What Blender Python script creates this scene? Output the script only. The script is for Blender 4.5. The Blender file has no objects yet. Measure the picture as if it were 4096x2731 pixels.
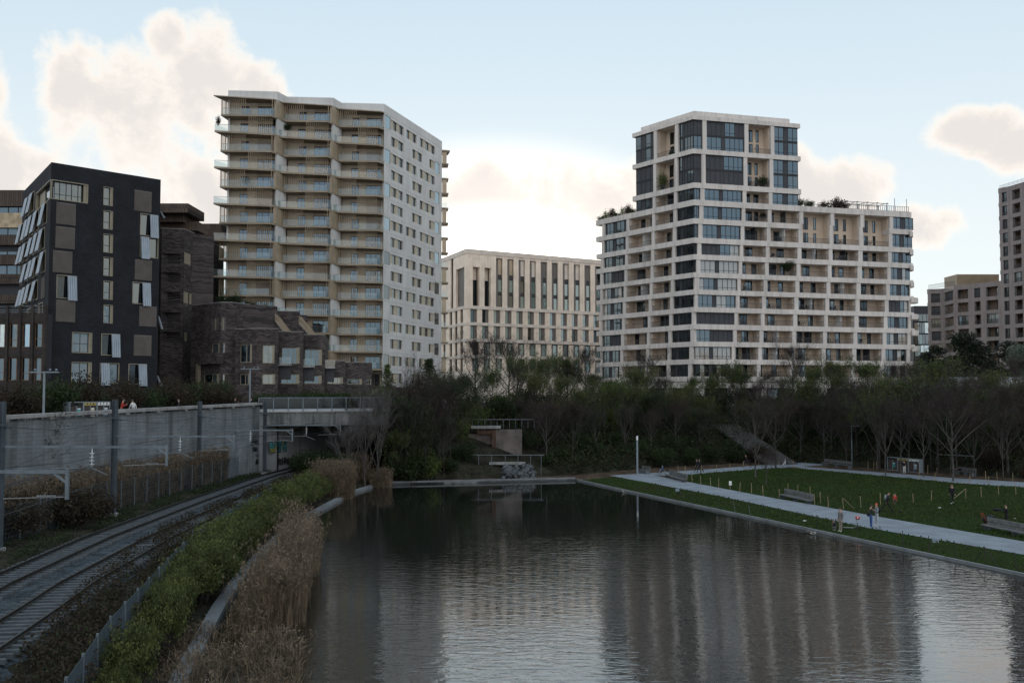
import bpy, bmesh, math, random
import numpy as np
from mathutils import Vector, Matrix
from bisect import bisect_right
PI = math.pi
R = math.radians
SC = bpy.context.scene
COL = SC.collection
# ------------------------------------------------------------------ camera, sky, sun, exposure
CAMZ = 10.6
PITCH = math.atan((1569 - 1365.5) / 4000.0)
cd = bpy.data.cameras.new('camera'); cd.sensor_width = 36; cd.lens = 36 * 4000 / 4096
cd.clip_start = 0.1; cd.clip_end = 9000
cam = bpy.data.objects.new('camera', cd); COL.objects.link(cam)
cam.location = (0, 0, CAMZ); cam.rotation_euler = (PI / 2 + PITCH, 0, 0)
SC.camera = cam
SUN_EL = 7.0; SUN_AZ = 0.6            # degrees; azimuth measured from +Y towards +X
sl = bpy.data.lights.new('sun', 'SUN'); sl.energy = 2.2; sl.angle = R(0.5); sl.color = (1, .86, .68)
sun = bpy.data.objects.new('sun', sl); COL.objects.link(sun)
sun.rotation_euler = (-(PI / 2 - R(SUN_EL)), 0, -R(SUN_AZ)); sun.location = (0, 300, 200)
SC.view_settings.view_transform = 'Standard'; SC.view_settings.look = 'None'
SC.view_settings.exposure = 0.42; SC.view_settings.gamma = 1.0
SC.view_settings.use_curve_mapping = False
try:
    SC.cycles.max_bounces = 6; SC.cycles.diffuse_bounces = 3; SC.cycles.glossy_bounces = 3
    SC.cycles.transparent_max_bounces = 12; SC.cycles.caustics_reflective = False
    SC.cycles.use_denoising = True
except Exception: pass

W = bpy.data.worlds.new('World'); SC.world = W; W.use_nodes = True
def world():
    nt = W.node_tree; nt.nodes.clear(); N = nt.nodes.new; L = nt.links.new
    def val(x):
        n = N('ShaderNodeValue'); n.outputs[0].default_value = x; return n.outputs[0]
    def M(op, a, b=None, c=None, clamp=False):
        n = N('ShaderNodeMath'); n.operation = op; n.use_clamp = clamp
        for i, q in enumerate((a, b, c)):
            if q is None: continue
            if isinstance(q, (int, float)): n.inputs[i].default_value = q
            else: L(q, n.inputs[i])
        return n.outputs[0]
    def smooth(x, a, b):
        n = N('ShaderNodeMapRange'); n.interpolation_type = 'SMOOTHSTEP'
        L(x, n.inputs[0]); n.inputs[1].default_value = a; n.inputs[2].default_value = b; return n.outputs[0]
    def mix(f, a, b):
        n = N('ShaderNodeMix'); n.data_type = 'RGBA'
        if isinstance(f, (int, float)): n.inputs[0].default_value = f
        else: L(f, n.inputs[0])
        for i, q in ((6, a), (7, b)):
            if isinstance(q, tuple): n.inputs[i].default_value = (*q, 1)
            else: L(q, n.inputs[i])
        return n.outputs[2]
    out = N('ShaderNodeOutputWorld'); bg = N('ShaderNodeBackground'); L(bg.outputs[0], out.inputs[0])
    sky = N('ShaderNodeTexSky'); sky.sky_type = 'NISHITA'; sky.sun_disc = False
    sky.sun_elevation = R(SUN_EL); sky.sun_rotation = R(SUN_AZ); sky.altitude = 50
    sky.air_density = 1.0; sky.dust_density = 0.12; sky.ozone_density = 2.5
    tc = N('ShaderNodeTexCoord'); d = tc.outputs['Generated']
    sp = N('ShaderNodeSeparateXYZ'); L(d, sp.inputs[0])
    az = M('MULTIPLY', M('ARCTAN2', sp.outputs[0], sp.outputs[1]), 180 / PI)
    el = M('MULTIPLY', M('ARCSINE', sp.outputs[2]), 180 / PI)
    n1 = N('ShaderNodeTexNoise'); n1.inputs['Scale'].default_value = 11; n1.inputs['Detail'].default_value = 9
    n1.inputs['Roughness'].default_value = .62; n1.inputs['Distortion'].default_value = .25; L(d, n1.inputs['Vector'])
    n2 = N('ShaderNodeTexNoise'); n2.inputs['Scale'].default_value = 2.6; n2.inputs['Detail'].default_value = 6; L(d, n2.inputs['Vector'])
    f = M('SUBTRACT', n1.outputs[0], .5)
    # cumulus in view: (azimuth, elevation, half width, half height) in degrees
    blobs = [(-20.2, 14.6, 5.0, 4.7), (-17.2, 16.9, 2.6, 3.2), (-24.2, 15.3, 2.0, 3.0), (-17.6, 11.4, 4.4, 3.2), (-14.6, 16.0, 2.0, 2.0), (-19.4, 18.6, 1.5, 1.6), (-13.8, 12.5, 2.6, 2.6), (-20.5, 10.0, 4.4, 2.0),
             (-28.8, 13.6, 2.6, 3.8), (-28.5, 11.0, 4.2, 2.1), (-15.6, 9.2, 2.6, 1.8),
             (3.6, 11.3, 4.3, 2.6), (-1.6, 10.8, 3.4, 2.5), (6.2, 11.6, 2.6, 2.1), (1.2, 9.3, 6.0, 1.8),
             (17.6, 11.0, 3.6, 2.0), (15.2, 12.0, 2.3, 1.8),
             (25.0, 13.4, 2.6, 1.3), (27.4, 12.3, 2.2, 1.4), (29.3, 12.2, 2.0, 2.6), (22.7, 8.9, 2.2, 1.3), (-10.4, 21.6, .5, .2)]
    dens = None
    for a, e, ra, re in blobs:
        x = M('DIVIDE', M('SUBTRACT', az, a), ra); y = M('DIVIDE', M('SUBTRACT', el, e), re)
        r2 = M('ADD', M('MULTIPLY', x, x), M('MULTIPLY', y, y))
        b = M('SUBTRACT', 1.0, r2)
        dens = b if dens is None else M('SMOOTH_MAX', dens, b, .2)
    dens = M('MAXIMUM', dens, -1.2)
    # broken cumulus goes on all round outside the frame
    side = smooth(M('ABSOLUTE', az), 31, 42)
    g = M('MULTIPLY', M('SUBTRACT', n2.outputs[0], .55), 7.0)
    g = M('SUBTRACT', M('MULTIPLY', M('ADD', g, 1.2), M('MULTIPLY', side, smooth(el, 60, 25))), 1.2)
    dens = M('MAXIMUM', dens, g)
    dd = M('ADD', dens, M('MULTIPLY', f, 4.6))
    cover = smooth(dd, -.2, .7)
    thick = smooth(dd, .1, 1.15)
    # warm light round the sun
    sd = (math.sin(R(SUN_AZ)) * math.cos(R(SUN_EL)), math.cos(R(SUN_AZ)) * math.cos(R(SUN_EL)), math.sin(R(SUN_EL)))
    vd = N('ShaderNodeVectorMath'); vd.operation = 'DOT_PRODUCT'; L(d, vd.inputs[0]); vd.inputs[1].default_value = sd
    gx = M('DIVIDE', M('SUBTRACT', az, -1.0), 15.0); gy_ = M('DIVIDE', M('SUBTRACT', el, 6.0), 9.3)
    gr = M('ADD', M('MULTIPLY', gx, gx), M('MULTIPLY', gy_, gy_))
    glow = smooth(gr, 1.0, 0.0)
    core = smooth(gr, .32, .03)
    away = smooth(vd.outputs['Value'], .3, -.6)
    ccol = mix(thick, (8.3, 7.7, 6.9), (6.3, 5.95, 5.75))
    ccol = mix(M('MULTIPLY', glow, .55), ccol, (9.0, 8.2, 7.4))
    ccol = mix(core, ccol, (20, 18.5, 16))
    ccol = mix(away, ccol, (14.0, 12.2, 10.4))  # clouds behind the camera made brighter and warmer to light the facades
    tint = N('ShaderNodeMix'); tint.data_type = 'RGBA'; tint.blend_type = 'MULTIPLY'; tint.inputs[0].default_value = 1
    L(sky.outputs[0], tint.inputs[6]); tint.inputs[7].default_value = (1, 1, 1, 1)
    # thin high veil that whitens the blue all round
    veil = mix(smooth(el, 4, 28), (7.6, 7.9, 7.9), (5.2, 6.5, 7.3))
    veil = mix(smooth(el, 30, 80), veil, (5.6, 7.2, 8.8))
    veil = mix(away, veil, (7.9, 9.0, 10.2))  # veil raised behind the camera too, as added light on the facades
    cap = N('ShaderNodeMix'); cap.data_type = 'RGBA'; cap.blend_type = 'DARKEN'; cap.inputs[0].default_value = 1
    L(tint.outputs[2], cap.inputs[6]); L(mix(.5, veil, (8, 8, 8)), cap.inputs[7])
    base = mix(VEIL, cap.outputs[2], veil)
    base = mix(M('MULTIPLY', glow, .8), base, (14.5, 13.2, 11.4))
    base = mix(core, base, (24, 22.5, 19.5))
    col = mix(cover, base, ccol)
    L(col, bg.inputs[0]); bg.inputs[1].default_value = SKY_K
SKY_K = 0.10; VEIL = .8
world()
# ------------------------------------------------------------------ helpers
rnd = random.Random(7)
CP, SP = math.cos(PITCH), math.sin(PITCH)
def ray(x, y):                       # direction through a point of the 4096 x 2731 photograph
    a, b = (x - 2048) / 4000.0, (1365.5 - y) / 4000.0
    return Vector((a, CP - b * SP, SP + b * CP))
def at_z(x, y, z):                   # that ray's point on the level z
    d = ray(x, y); k = (z - CAMZ) / d.z; return Vector((d.x * k, d.y * k, z))
def at_y(x, y, Y):                   # that ray's point at the distance Y
    d = ray(x, y); k = Y / d.y; return Vector((d.x * k, Y, CAMZ + d.z * k))
def D(u, v): return u * 4096 / 2352.0, v * 4096 / 2352.0
def gz(u, v, z): return at_z(*D(u, v), z)
def gy(u, v, Y): return at_y(*D(u, v), Y)
def proj(p):
    y = p[1] * CP + (p[2] - CAMZ) * SP; b = (-p[1] * SP + (p[2] - CAMZ) * CP) / y
    return 2048 + 4000 * p[0] / y, 1365.5 - 4000 * b
def lerp(a, b, t): return a + (b - a) * t
def interp(x, xs, ys): return float(np.interp(x, xs, ys))

class MB:                            # collects shapes, then links them as ONE mesh object
    def __init__(s): s.v = []; s.f = []; s.mi = []; s.cur = 0
    def add(s, vs, fs):
        o = len(s.v); s.v += [tuple(p) for p in vs]; s.f += [tuple(o + i for i in f) for f in fs]; s.mi += [s.cur] * len(fs)
    def box(s, a, b):
        (x0, y0, z0), (x1, y1, z1) = a, b
        s.hexa([(x0, y0, z0), (x1, y0, z0), (x1, y1, z0), (x0, y1, z0), (x0, y0, z1), (x1, y0, z1), (x1, y1, z1), (x0, y1, z1)])
    def hexa(s, p):
        s.add(p, [(0, 3, 2, 1), (4, 5, 6, 7), (0, 1, 5, 4), (1, 2, 6, 5), (2, 3, 7, 6), (3, 0, 4, 7)])
    def fbox(s, F, s0, s1, z0, z1, t0, t1):
        q = [F.pt(s0, t1), F.pt(s1, t1), F.pt(s1, t0), F.pt(s0, t0)]
        s.hexa([(p.x, p.y, z0) for p in q] + [(p.x, p.y, z1) for p in q])
    def prism(s, pts, z0, z1):
        n = len(pts); b = [(p[0], p[1], z0) for p in pts]; t = [(p[0], p[1], z1) for p in pts]
        s.add(b + t, [tuple(range(n - 1, -1, -1)), tuple(range(n, 2 * n))] + [(i, (i + 1) % n, n + (i + 1) % n, n + i) for i in range(n)])
    def tube(s, pts, rads, n=6, cap=True):
        rings = []
        for i, p in enumerate(pts):
            p = Vector(p); a = Vector(pts[max(i - 1, 0)]); b = Vector(pts[min(i + 1, len(pts) - 1)])
            t = (b - a).normalized() if (b - a).length > 1e-9 else Vector((0, 0, 1))
            u = t.cross(Vector((0, 0, 1)) if abs(t.z) < .95 else Vector((1, 0, 0))).normalized(); w = t.cross(u)
            r = rads if isinstance(rads, (int, float)) else rads[i]
            rings.append([p + (u * math.cos(2 * PI * k / n) + w * math.sin(2 * PI * k / n)) * r for k in range(n)])
        vs = [q for r_ in rings for q in r_]
        fs = [(i * n + k, i * n + (k + 1) % n, (i + 1) * n + (k + 1) % n, (i + 1) * n + k) for i in range(len(pts) - 1) for k in range(n)]
        if cap: fs += [tuple(range(n - 1, -1, -1)), tuple((len(pts) - 1) * n + k for k in range(n))]
        s.add(vs, fs)
    def bar(s, a, b, w, h=None):     # a straight square bar
        a, b = Vector(a), Vector(b); h = h or w; t = (b - a).normalized()
        u = t.cross(Vector((0, 0, 1)) if abs(t.z) < .95 else Vector((0, 1, 0))).normalized(); q = u.cross(t)
        c = [-u * w / 2 - q * h / 2, u * w / 2 - q * h / 2, u * w / 2 + q * h / 2, -u * w / 2 + q * h / 2]
        s.hexa([a + k for k in c] + [b + k for k in c])
    def ball(s, c, r, n=8, m=6, sq=(1, 1, 1)):
        c = Vector(c); vs = [c + Vector((0, 0, r * sq[2]))]
        for j in range(1, m):
            th = PI * j / m
            for k in range(n): vs.append(c + Vector((r * sq[0] * math.sin(th) * math.cos(2 * PI * k / n), r * sq[1] * math.sin(th) * math.sin(2 * PI * k / n), r * sq[2] * math.cos(th))))
        vs.append(c - Vector((0, 0, r * sq[2]))); l = len(vs) - 1
        fs = [(0, 1 + k, 1 + (k + 1) % n) for k in range(n)]
        for j in range(m - 2):
            for k in range(n):
                a = 1 + j * n; fs.append((a + k, a + n + k, a + n + (k + 1) % n, a + (k + 1) % n))
        a = 1 + (m - 2) * n; fs += [(l, a + (k + 1) % n, a + k) for k in range(n)]
        s.add(vs, fs)
    def mesh(s, name, mats, smooth=False):
        me = bpy.data.meshes.new(name); me.from_pydata(s.v, [], s.f)
        mats = mats if isinstance(mats, (list, tuple)) else [mats]
        for m in mats: me.materials.append(m)
        if len(mats) > 1: me.polygons.foreach_set('material_index', s.mi)
        if smooth: me.polygons.foreach_set('use_smooth', [True] * len(s.f))
        me.update(); return me

WM = {}                              # world matrix of every object made here
ROOT = {}
def link(o, M=None, parent=None):
    M = M if M is not None else Matrix.Identity(4)
    COL.objects.link(o)
    if parent is not None:
        o.parent = parent; o.matrix_parent_inverse = WM[parent.name].inverted(); ROOT[o.name] = ROOT.get(parent.name, parent)
    o.matrix_basis = M; WM[o.name] = M
    return o
def tag(o, label=None, cat=None, group=None, kind=None):
    if label: o['label'] = label
    if cat: o['category'] = cat
    if group: o['group'] = group
    if kind: o['kind'] = kind
    return o
def thing(name, label, cat, loc=(0, 0, 0), rz=0, group=None):
    o = bpy.data.objects.new(name, None); o.empty_display_size = .2
    link(o, Matrix.Translation(loc) @ Matrix.Rotation(rz, 4, 'Z')); return tag(o, label, cat, group)
def obj(name, mb, m, parent=None, M=None, smooth=False, kind=None):
    o = bpy.data.objects.new(name, mb if isinstance(mb, bpy.types.Mesh) else mb.mesh(name, m, smooth))
    link(o, M, parent)
    if kind: o['kind'] = kind
    return o
def local(name, mb, m, parent, smooth=False, kind=None):     # part built in its thing's own frame
    return obj(name, mb, m, parent, WM[parent.name].copy(), smooth, kind)
def struct(name, mb, m, smooth=False): return tag(obj(name, mb, m, None, None, smooth), kind='structure')
def dup(o, M, label=None, group=None, parent=None):           # a thing with its parts and sub-parts, moved from its place to M
    kids = [c for c in o.children]
    c = o.copy(); COL.objects.link(c); old = WM[o.name]
    T = M @ old.inverted()
    def place(n, src, par):
        if par is not None: n.parent = par; n.matrix_parent_inverse = WM[par.name].inverted(); ROOT[n.name] = ROOT.get(par.name, par)
        n.matrix_basis = T @ WM[src.name]; WM[n.name] = T @ WM[src.name]
    place(c, o, parent)
    def rec(src, dst):
        for k in list(src.children):
            if k.name not in WM or k == dst: continue
            n = k.copy(); COL.objects.link(n); place(n, k, dst); rec(k, n)
    rec(o, c)
    if label: c['label'] = label
    if group: c['group'] = group
    return c

class Face:                          # an upright plane: origin, direction (left to right seen from the front), outward normal
    def __init__(s, a, b):
        s.o = Vector((a[0], a[1], 0)); e = Vector((b[0], b[1], 0)); s.len = (e - s.o).length
        s.d = (e - s.o).normalized(); s.n = Vector((s.d.y, -s.d.x, 0)); s.ang = math.atan2(s.d.y, s.d.x)
    def pt(s, a, t=0, z=0): return s.o + s.d * a + s.n * t + Vector((0, 0, z))
    def hit(s, x, y, t=0):
        d = ray(x, y); c = Vector((0, 0, CAMZ)); k = ((s.o + s.n * t) - c).dot(s.n) / d.dot(s.n); p = c + d * k
        return (p - s.o).dot(s.d), p.z
    def rect(s, x0, y0, x1, y1, t=0):  # photo rectangle -> (s0, s1, z0, z1); level edges
        a, zt = s.hit((x0 + x1) / 2, y0, t); b, zb = s.hit((x0 + x1) / 2, y1, t)
        s0 = s.hit(x0, (y0 + y1) / 2, t)[0]; s1 = s.hit(x1, (y0 + y1) / 2, t)[0]
        return s0, s1, zb, zt
    def offset(s, t): return Face(s.pt(0, t), s.pt(s.len, t))

CUBES = {}
def cube(m):
    if m.name not in CUBES:
        b = MB(); b.box((0, 0, 0), (1, 1, 1)); CUBES[m.name] = b.mesh('block', m)
    return CUBES[m.name]
CNT = {}; STUFF = {}
def fmat(F, s0, s1, z0, z1, t0, t1): # unit cube -> box in a face's frame
    p = F.pt(s0, t1, z0)
    return Matrix.Translation(p) @ Matrix.Rotation(F.ang, 4, 'Z') @ Matrix.Diagonal((s1 - s0, t1 - t0, z1 - z0, 1))
def piece(name, m, parent, F, s0, s1, z0, z1, t0, t1, limit=290):
    if s1 - s0 < .005 or z1 - z0 < .005: return None
    root = ROOT.get(parent.name, parent); k = (root.name, name); CNT[k] = CNT.get(k, 0) + 1
    if CNT[k] > limit:
        STUFF.setdefault((root.name, name, m.name), MB()).fbox(F, s0, s1, z0, z1, t0, t1); return None
    return obj(name, cube(m), None, parent, fmat(F, s0, s1, z0, z1, t0, t1))
def flush_stuff():
    for (r, name, mn), mb in STUFF.items(): obj(name, mb, bpy.data.materials[mn], bpy.data.objects[r], kind='stuff')
    STUFF.clear()
def holed(F, s0, s1, z0, z1, holes, depth, mb=None, t=0):
    """front of a wall with rectangular openings and their reveals; holes: (a, b, za, zb)"""
    mb = mb or MB(); e = 1e-4
    S = sorted({s0, s1, *[max(s0, min(s1, h[i])) for h in holes for i in (0, 1)]})
    Z = sorted({z0, z1, *[max(z0, min(z1, h[i])) for h in holes for i in (2, 3)]})
    P = lambda a, z, q=0: F.pt(a, t + q, z)
    for j in range(len(Z) - 1):
        zc = (Z[j] + Z[j + 1]) / 2; run = None
        if Z[j + 1] - Z[j] < e: continue
        for i in range(len(S) - 1):
            sc = (S[i] + S[i + 1]) / 2
            inside = any(h[0] < sc < h[1] and h[2] < zc < h[3] for h in holes)
            if not inside:
                if run is None: run = S[i]
                end = S[i + 1]
            if run is not None and (inside or i == len(S) - 2):
                mb.add([P(run, Z[j]), P(end, Z[j]), P(end, Z[j + 1]), P(run, Z[j + 1])], [(0, 1, 2, 3)]); run = None
    for a, b, za, zb in holes:
        q = -depth
        c = [P(a, za), P(b, za), P(b, zb), P(a, zb), P(a, za, q), P(b, za, q), P(b, zb, q), P(a, zb, q)]
        mb.add(c, [(0, 4, 5, 1), (1, 5, 6, 2), (2, 6, 7, 3), (3, 7, 4, 0)])
    return mb

# ------------------------------------------------------------------ materials
def nodes(name):
    m = bpy.data.materials.new(name); m.use_nodes = True; nt = m.node_tree
    return m, nt, nt.nodes['Principled BSDF'], nt.nodes.new, nt.links.new
def mat(name, col, rough=.8, var=.18, scale=.6, bump=0, bscale=None, metal=0, spec=.4, ior=None, col2=None, streak=0, fine=0):
    m, nt, bs, N, L = nodes(name)
    bs.inputs['Roughness'].default_value = rough; bs.inputs['Metallic'].default_value = metal
    bs.inputs['Specular IOR Level'].default_value = spec
    if ior: bs.inputs['IOR'].default_value = ior
    geo = N('ShaderNodeNewGeometry'); pos = geo.outputs['Position']
    nz = N('ShaderNodeTexNoise'); nz.inputs['Scale'].default_value = scale; nz.inputs['Detail'].default_value = 5; L(pos, nz.inputs['Vector'])
    c2 = col2 or tuple(c * (1 - var) for c in col); c1 = col if col2 else tuple(min(1, c * (1 + var)) for c in col)
    rp = N('ShaderNodeValToRGB'); rp.color_ramp.elements[0].position = .35; rp.color_ramp.elements[1].position = .65
    rp.color_ramp.elements[0].color = (*c2, 1); rp.color_ramp.elements[1].color = (*c1, 1); L(nz.outputs[0], rp.inputs[0])
    out = rp.outputs[0]
    if fine:
        n3 = N('ShaderNodeTexNoise'); n3.inputs['Scale'].default_value = fine; n3.inputs['Detail'].default_value = 3; L(pos, n3.inputs['Vector'])
        mr = N('ShaderNodeMapRange'); L(n3.outputs[0], mr.inputs[0]); mr.inputs[1].default_value = .3; mr.inputs[2].default_value = .7
        mr.inputs[3].default_value = .6; mr.inputs[4].default_value = 1.35
        mx = N('ShaderNodeMix'); mx.data_type = 'RGBA'; mx.blend_type = 'MULTIPLY'; mx.inputs[0].default_value = 1
        L(out, mx.inputs[6]); L(mr.outputs[0], mx.inputs[7]); out = mx.outputs[2]
    if streak:                       # rain streaks: noise stretched upright
        mp = N('ShaderNodeMapping'); mp.inputs['Scale'].default_value = (1.6, 1.6, .12); L(pos, mp.inputs[0])
        n2 = N('ShaderNodeTexNoise'); n2.inputs['Scale'].default_value = 1; n2.inputs['Detail'].default_value = 4; L(mp.outputs[0], n2.inputs['Vector'])
        mr = N('ShaderNodeMapRange'); L(n2.outputs[0], mr.inputs[0]); mr.inputs[1].default_value = .45; mr.inputs[2].default_value = .7
        mr.inputs[3].default_value = 1; mr.inputs[4].default_value = 1 - streak
        mx = N('ShaderNodeMix'); mx.data_type = 'RGBA'; mx.blend_type = 'MULTIPLY'; mx.inputs[0].default_value = 1
        L(out, mx.inputs[6]); L(mr.outputs[0], mx.inputs[7]); out = mx.outputs[2]
    L(out, bs.inputs['Base Color'])
    if bump:
        nb = N('ShaderNodeTexNoise'); nb.inputs['Scale'].default_value = bscale or scale * 6; nb.inputs['Detail'].default_value = 4; L(pos, nb.inputs['Vector'])
        bp = N('ShaderNodeBump'); bp.inputs['Strength'].default_value = bump; bp.inputs['Distance'].default_value = .1
        L(nb.outputs[0], bp.inputs['Height']); L(bp.outputs[0], bs.inputs['Normal'])
    return m
def brickmat(name, d, c1, c2, mortar, bw, bh, rough=.85, bump=.4, wave=0, streak=0, msize=.02):
    """courses laid along the wall direction d"""
    m, nt, bs, N, L = nodes(name); bs.inputs['Roughness'].default_value = rough; bs.inputs['Specular IOR Level'].default_value = .3
    pos = N('ShaderNodeNewGeometry').outputs['Position']
    dp = N('ShaderNodeVectorMath'); dp.operation = 'DOT_PRODUCT'; L(pos, dp.inputs[0]); dp.inputs[1].default_value = tuple(d)
    sx = N('ShaderNodeSeparateXYZ'); L(pos, sx.inputs[0]); cb = N('ShaderNodeCombineXYZ'); L(dp.outputs['Value'], cb.inputs[0])
    if wave:
        nw = N('ShaderNodeTexNoise'); nw.inputs['Scale'].default_value = .55; L(pos, nw.inputs['Vector'])
        ma = N('ShaderNodeMath'); ma.operation = 'MULTIPLY_ADD'; L(nw.outputs[0], ma.inputs[0]); ma.inputs[1].default_value = wave; L(sx.outputs[2], ma.inputs[2]); L(ma.outputs[0], cb.inputs[1])
    else: L(sx.outputs[2], cb.inputs[1])
    b = N('ShaderNodeTexBrick'); L(cb.outputs[0], b.inputs['Vector'])
    b.inputs['Color1'].default_value = (*c1, 1); b.inputs['Color2'].default_value = (*c2, 1); b.inputs['Mortar'].default_value = (*mortar, 1)
    b.inputs['Scale'].default_value = 1; b.inputs['Brick Width'].default_value = bw; b.inputs['Row Height'].default_value = bh; b.inputs['Mortar Size'].default_value = msize
    nz = N('ShaderNodeTexNoise'); nz.inputs['Scale'].default_value = .5; nz.inputs['Detail'].default_value = 6; L(pos, nz.inputs['Vector'])
    mr = N('ShaderNodeMapRange'); L(nz.outputs[0], mr.inputs[0]); mr.inputs[1].default_value = .3; mr.inputs[2].default_value = .7; mr.inputs[3].default_value = .75; mr.inputs[4].default_value = 1.2
    mx = N('ShaderNodeMix'); mx.data_type = 'RGBA'; mx.blend_type = 'MULTIPLY'; mx.inputs[0].default_value = 1
    L(b.outputs[0], mx.inputs[6]); L(mr.outputs[0], mx.inputs[7]); out = mx.outputs[2]
    if streak:
        mp = N('ShaderNodeMapping'); mp.inputs['Scale'].default_value = (.9, .9, .06); L(pos, mp.inputs[0])
        n2 = N('ShaderNodeTexNoise'); n2.inputs['Scale'].default_value = 1; n2.inputs['Detail'].default_value = 5; L(mp.outputs[0], n2.inputs['Vector'])
        mr2 = N('ShaderNodeMapRange'); L(n2.outputs[0], mr2.inputs[0]); mr2.inputs[1].default_value = .48; mr2.inputs[2].default_value = .72; mr2.inputs[3].default_value = 1; mr2.inputs[4].default_value = 1 - streak
        m3 = N('ShaderNodeMix'); m3.data_type = 'RGBA'; m3.blend_type = 'MULTIPLY'; m3.inputs[0].default_value = 1
        L(out, m3.inputs[6]); L(mr2.outputs[0], m3.inputs[7]); out = m3.outputs[2]
    L(out, bs.inputs['Base Color'])
    bp = N('ShaderNodeBump'); bp.inputs['Strength'].default_value = bump; bp.inputs['Distance'].default_value = .05
    L(b.outputs['Fac'], bp.inputs['Height']); bp.invert = True; L(bp.outputs[0], bs.inputs['Normal'])
    return m
def glassmat(name, col, ior=2.0, rough=.04, wob=.02, tint=(.72, .9, 1)):
    m, nt, bs, N, L = nodes(name)
    bs.inputs['Base Color'].default_value = (*col, 1); bs.inputs['Roughness'].default_value = rough; bs.inputs['IOR'].default_value = ior; bs.inputs['Specular Tint'].default_value = (*tint, 1)
    nb = N('ShaderNodeTexNoise'); nb.inputs['Scale'].default_value = .8; L(N('ShaderNodeNewGeometry').outputs['Position'], nb.inputs['Vector'])
    bp = N('ShaderNodeBump'); bp.inputs['Strength'].default_value = wob * 5; bp.inputs['Distance'].default_value = .1
    L(nb.outputs[0], bp.inputs['Height']); L(bp.outputs[0], bs.inputs['Normal']); return m
def clearmat(name, tint, refl=.25):  # a thin balustrade pane: mostly see-through, some mirror
    m, nt, bs, N, L = nodes(name); out = nt.nodes['Material Output']
    tr = N('ShaderNodeBsdfTransparent'); tr.inputs[0].default_value = (*tint, 1)
    gl = N('ShaderNodeBsdfGlossy'); gl.inputs['Roughness'].default_value = .08
    df = N('ShaderNodeBsdfDiffuse'); df.inputs[0].default_value = (.55, .6, .62, 1)
    mx = N('ShaderNodeMixShader'); mx.inputs[0].default_value = refl; L(tr.outputs[0], mx.inputs[1]); L(gl.outputs[0], mx.inputs[2])
    m2 = N('ShaderNodeMixShader'); m2.inputs[0].default_value = .025; L(mx.outputs[0], m2.inputs[1]); L(df.outputs[0], m2.inputs[2])
    L(m2.outputs[0], out.inputs[0]); return m

MT = {}
MT['frame_white'] = mat('pale_concrete', (.66, .60, .55), .85, .07, .25, .15, 3, streak=.22)
MT['loggia_wall'] = mat('cream_render', (.62, .50, .39), .9, .08, .4)
MT['dark_metal'] = mat('anthracite_metal', (.012, .013, .016), .45, .2, 1)
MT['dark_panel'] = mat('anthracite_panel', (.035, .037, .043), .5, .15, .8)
MT['blind'] = mat('grey_blind', (.055, .058, .066), .7, .1, 2)
MT['soffit'] = mat('soffit_paint', (.36, .30, .25), .9, .08, .5)
MT['glass_a'] = glassmat('window_glass', (.006, .009, .012), 2.25)
MT['glass_b'] = glassmat('window_glass_curtained', (.06, .07, .075), 2.1)
MT['glass_cream'] = glassmat('window_glass_cream_reflection', (.36, .305, .25), 2.1)  # cream reflection of low bright clouds put into the glass colour
MT['glass_c'] = glassmat('window_glass_dark', (.006, .007, .009), 1.6)
MT['glass_mirror'] = glassmat('window_glass_mirror', (.05, .05, .05), 4.5)
MT['clear'] = clearmat('balustrade_glass', (.88, .93, .94), .06)
MT['rail'] = mat('railing_metal', (.035, .036, .04), .5, .1, 2)
MT['tower_white'] = mat('speckled_white_panel', (.62, .60, .575), .8, .07, .3, .1, 4, streak=.12)
MT['tower_wall'] = mat('pale_tower_render', (.66, .565, .45), .85, .06, .4)
MT['tan'] = mat('tan_metal_panel', (.42, .34, .245), .45, .12, .5, metal=.25)
MT['bronze'] = mat('bronze_slab', (.28, .22, .155), .5, .15, .5)
MT['slat'] = mat('bronze_slat', (.36, .28, .19), .45, .1, 1, metal=.2)
MT['wood'] = mat('oak_frame', (.20, .11, .05), .6, .15, 2)
MT['gold'] = mat('gold_reveal', (.27, .235, .17), .5, .1, 1)
MT['office_stone'] = mat('office_stone', (.66, .585, .52), .6, .12, .6, .05, 5)
MT['office_pier'] = mat('office_pier_panel', (.80, .68, .565), .45, .10, .5, .05, 5)
MT['office_dark'] = mat('office_grey_panel', (.15, .135, .125), .6, .1, .6)
MT['office_glass'] = glassmat('office_glass', (.13, .20, .20), 2.3)
MT['office_glass_b'] = glassmat('office_glass_blinds', (.24, .32, .31), 2.0)
MT['concrete'] = mat('concrete', (.30, .29, .28), .9, .15, .5, .3, 4, streak=.35)
MT['concrete_dk'] = mat('stained_concrete', (.19, .195, .19), .9, .3, .7, .3, 4, streak=.75)
MT['galv'] = mat('galvanised_steel', (.15, .175, .195), .5, .2, 1.5, metal=.3)
MT['galv_dk'] = mat('weathered_steel', (.06, .075, .09), .6, .2, 1.5, metal=.2)
MT['white'] = mat('white_paint', (.78, .78, .77), .6, .05, 1)
MT['black'] = mat('black_paint', (.012, .012, .013), .6, .1, 1)
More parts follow.
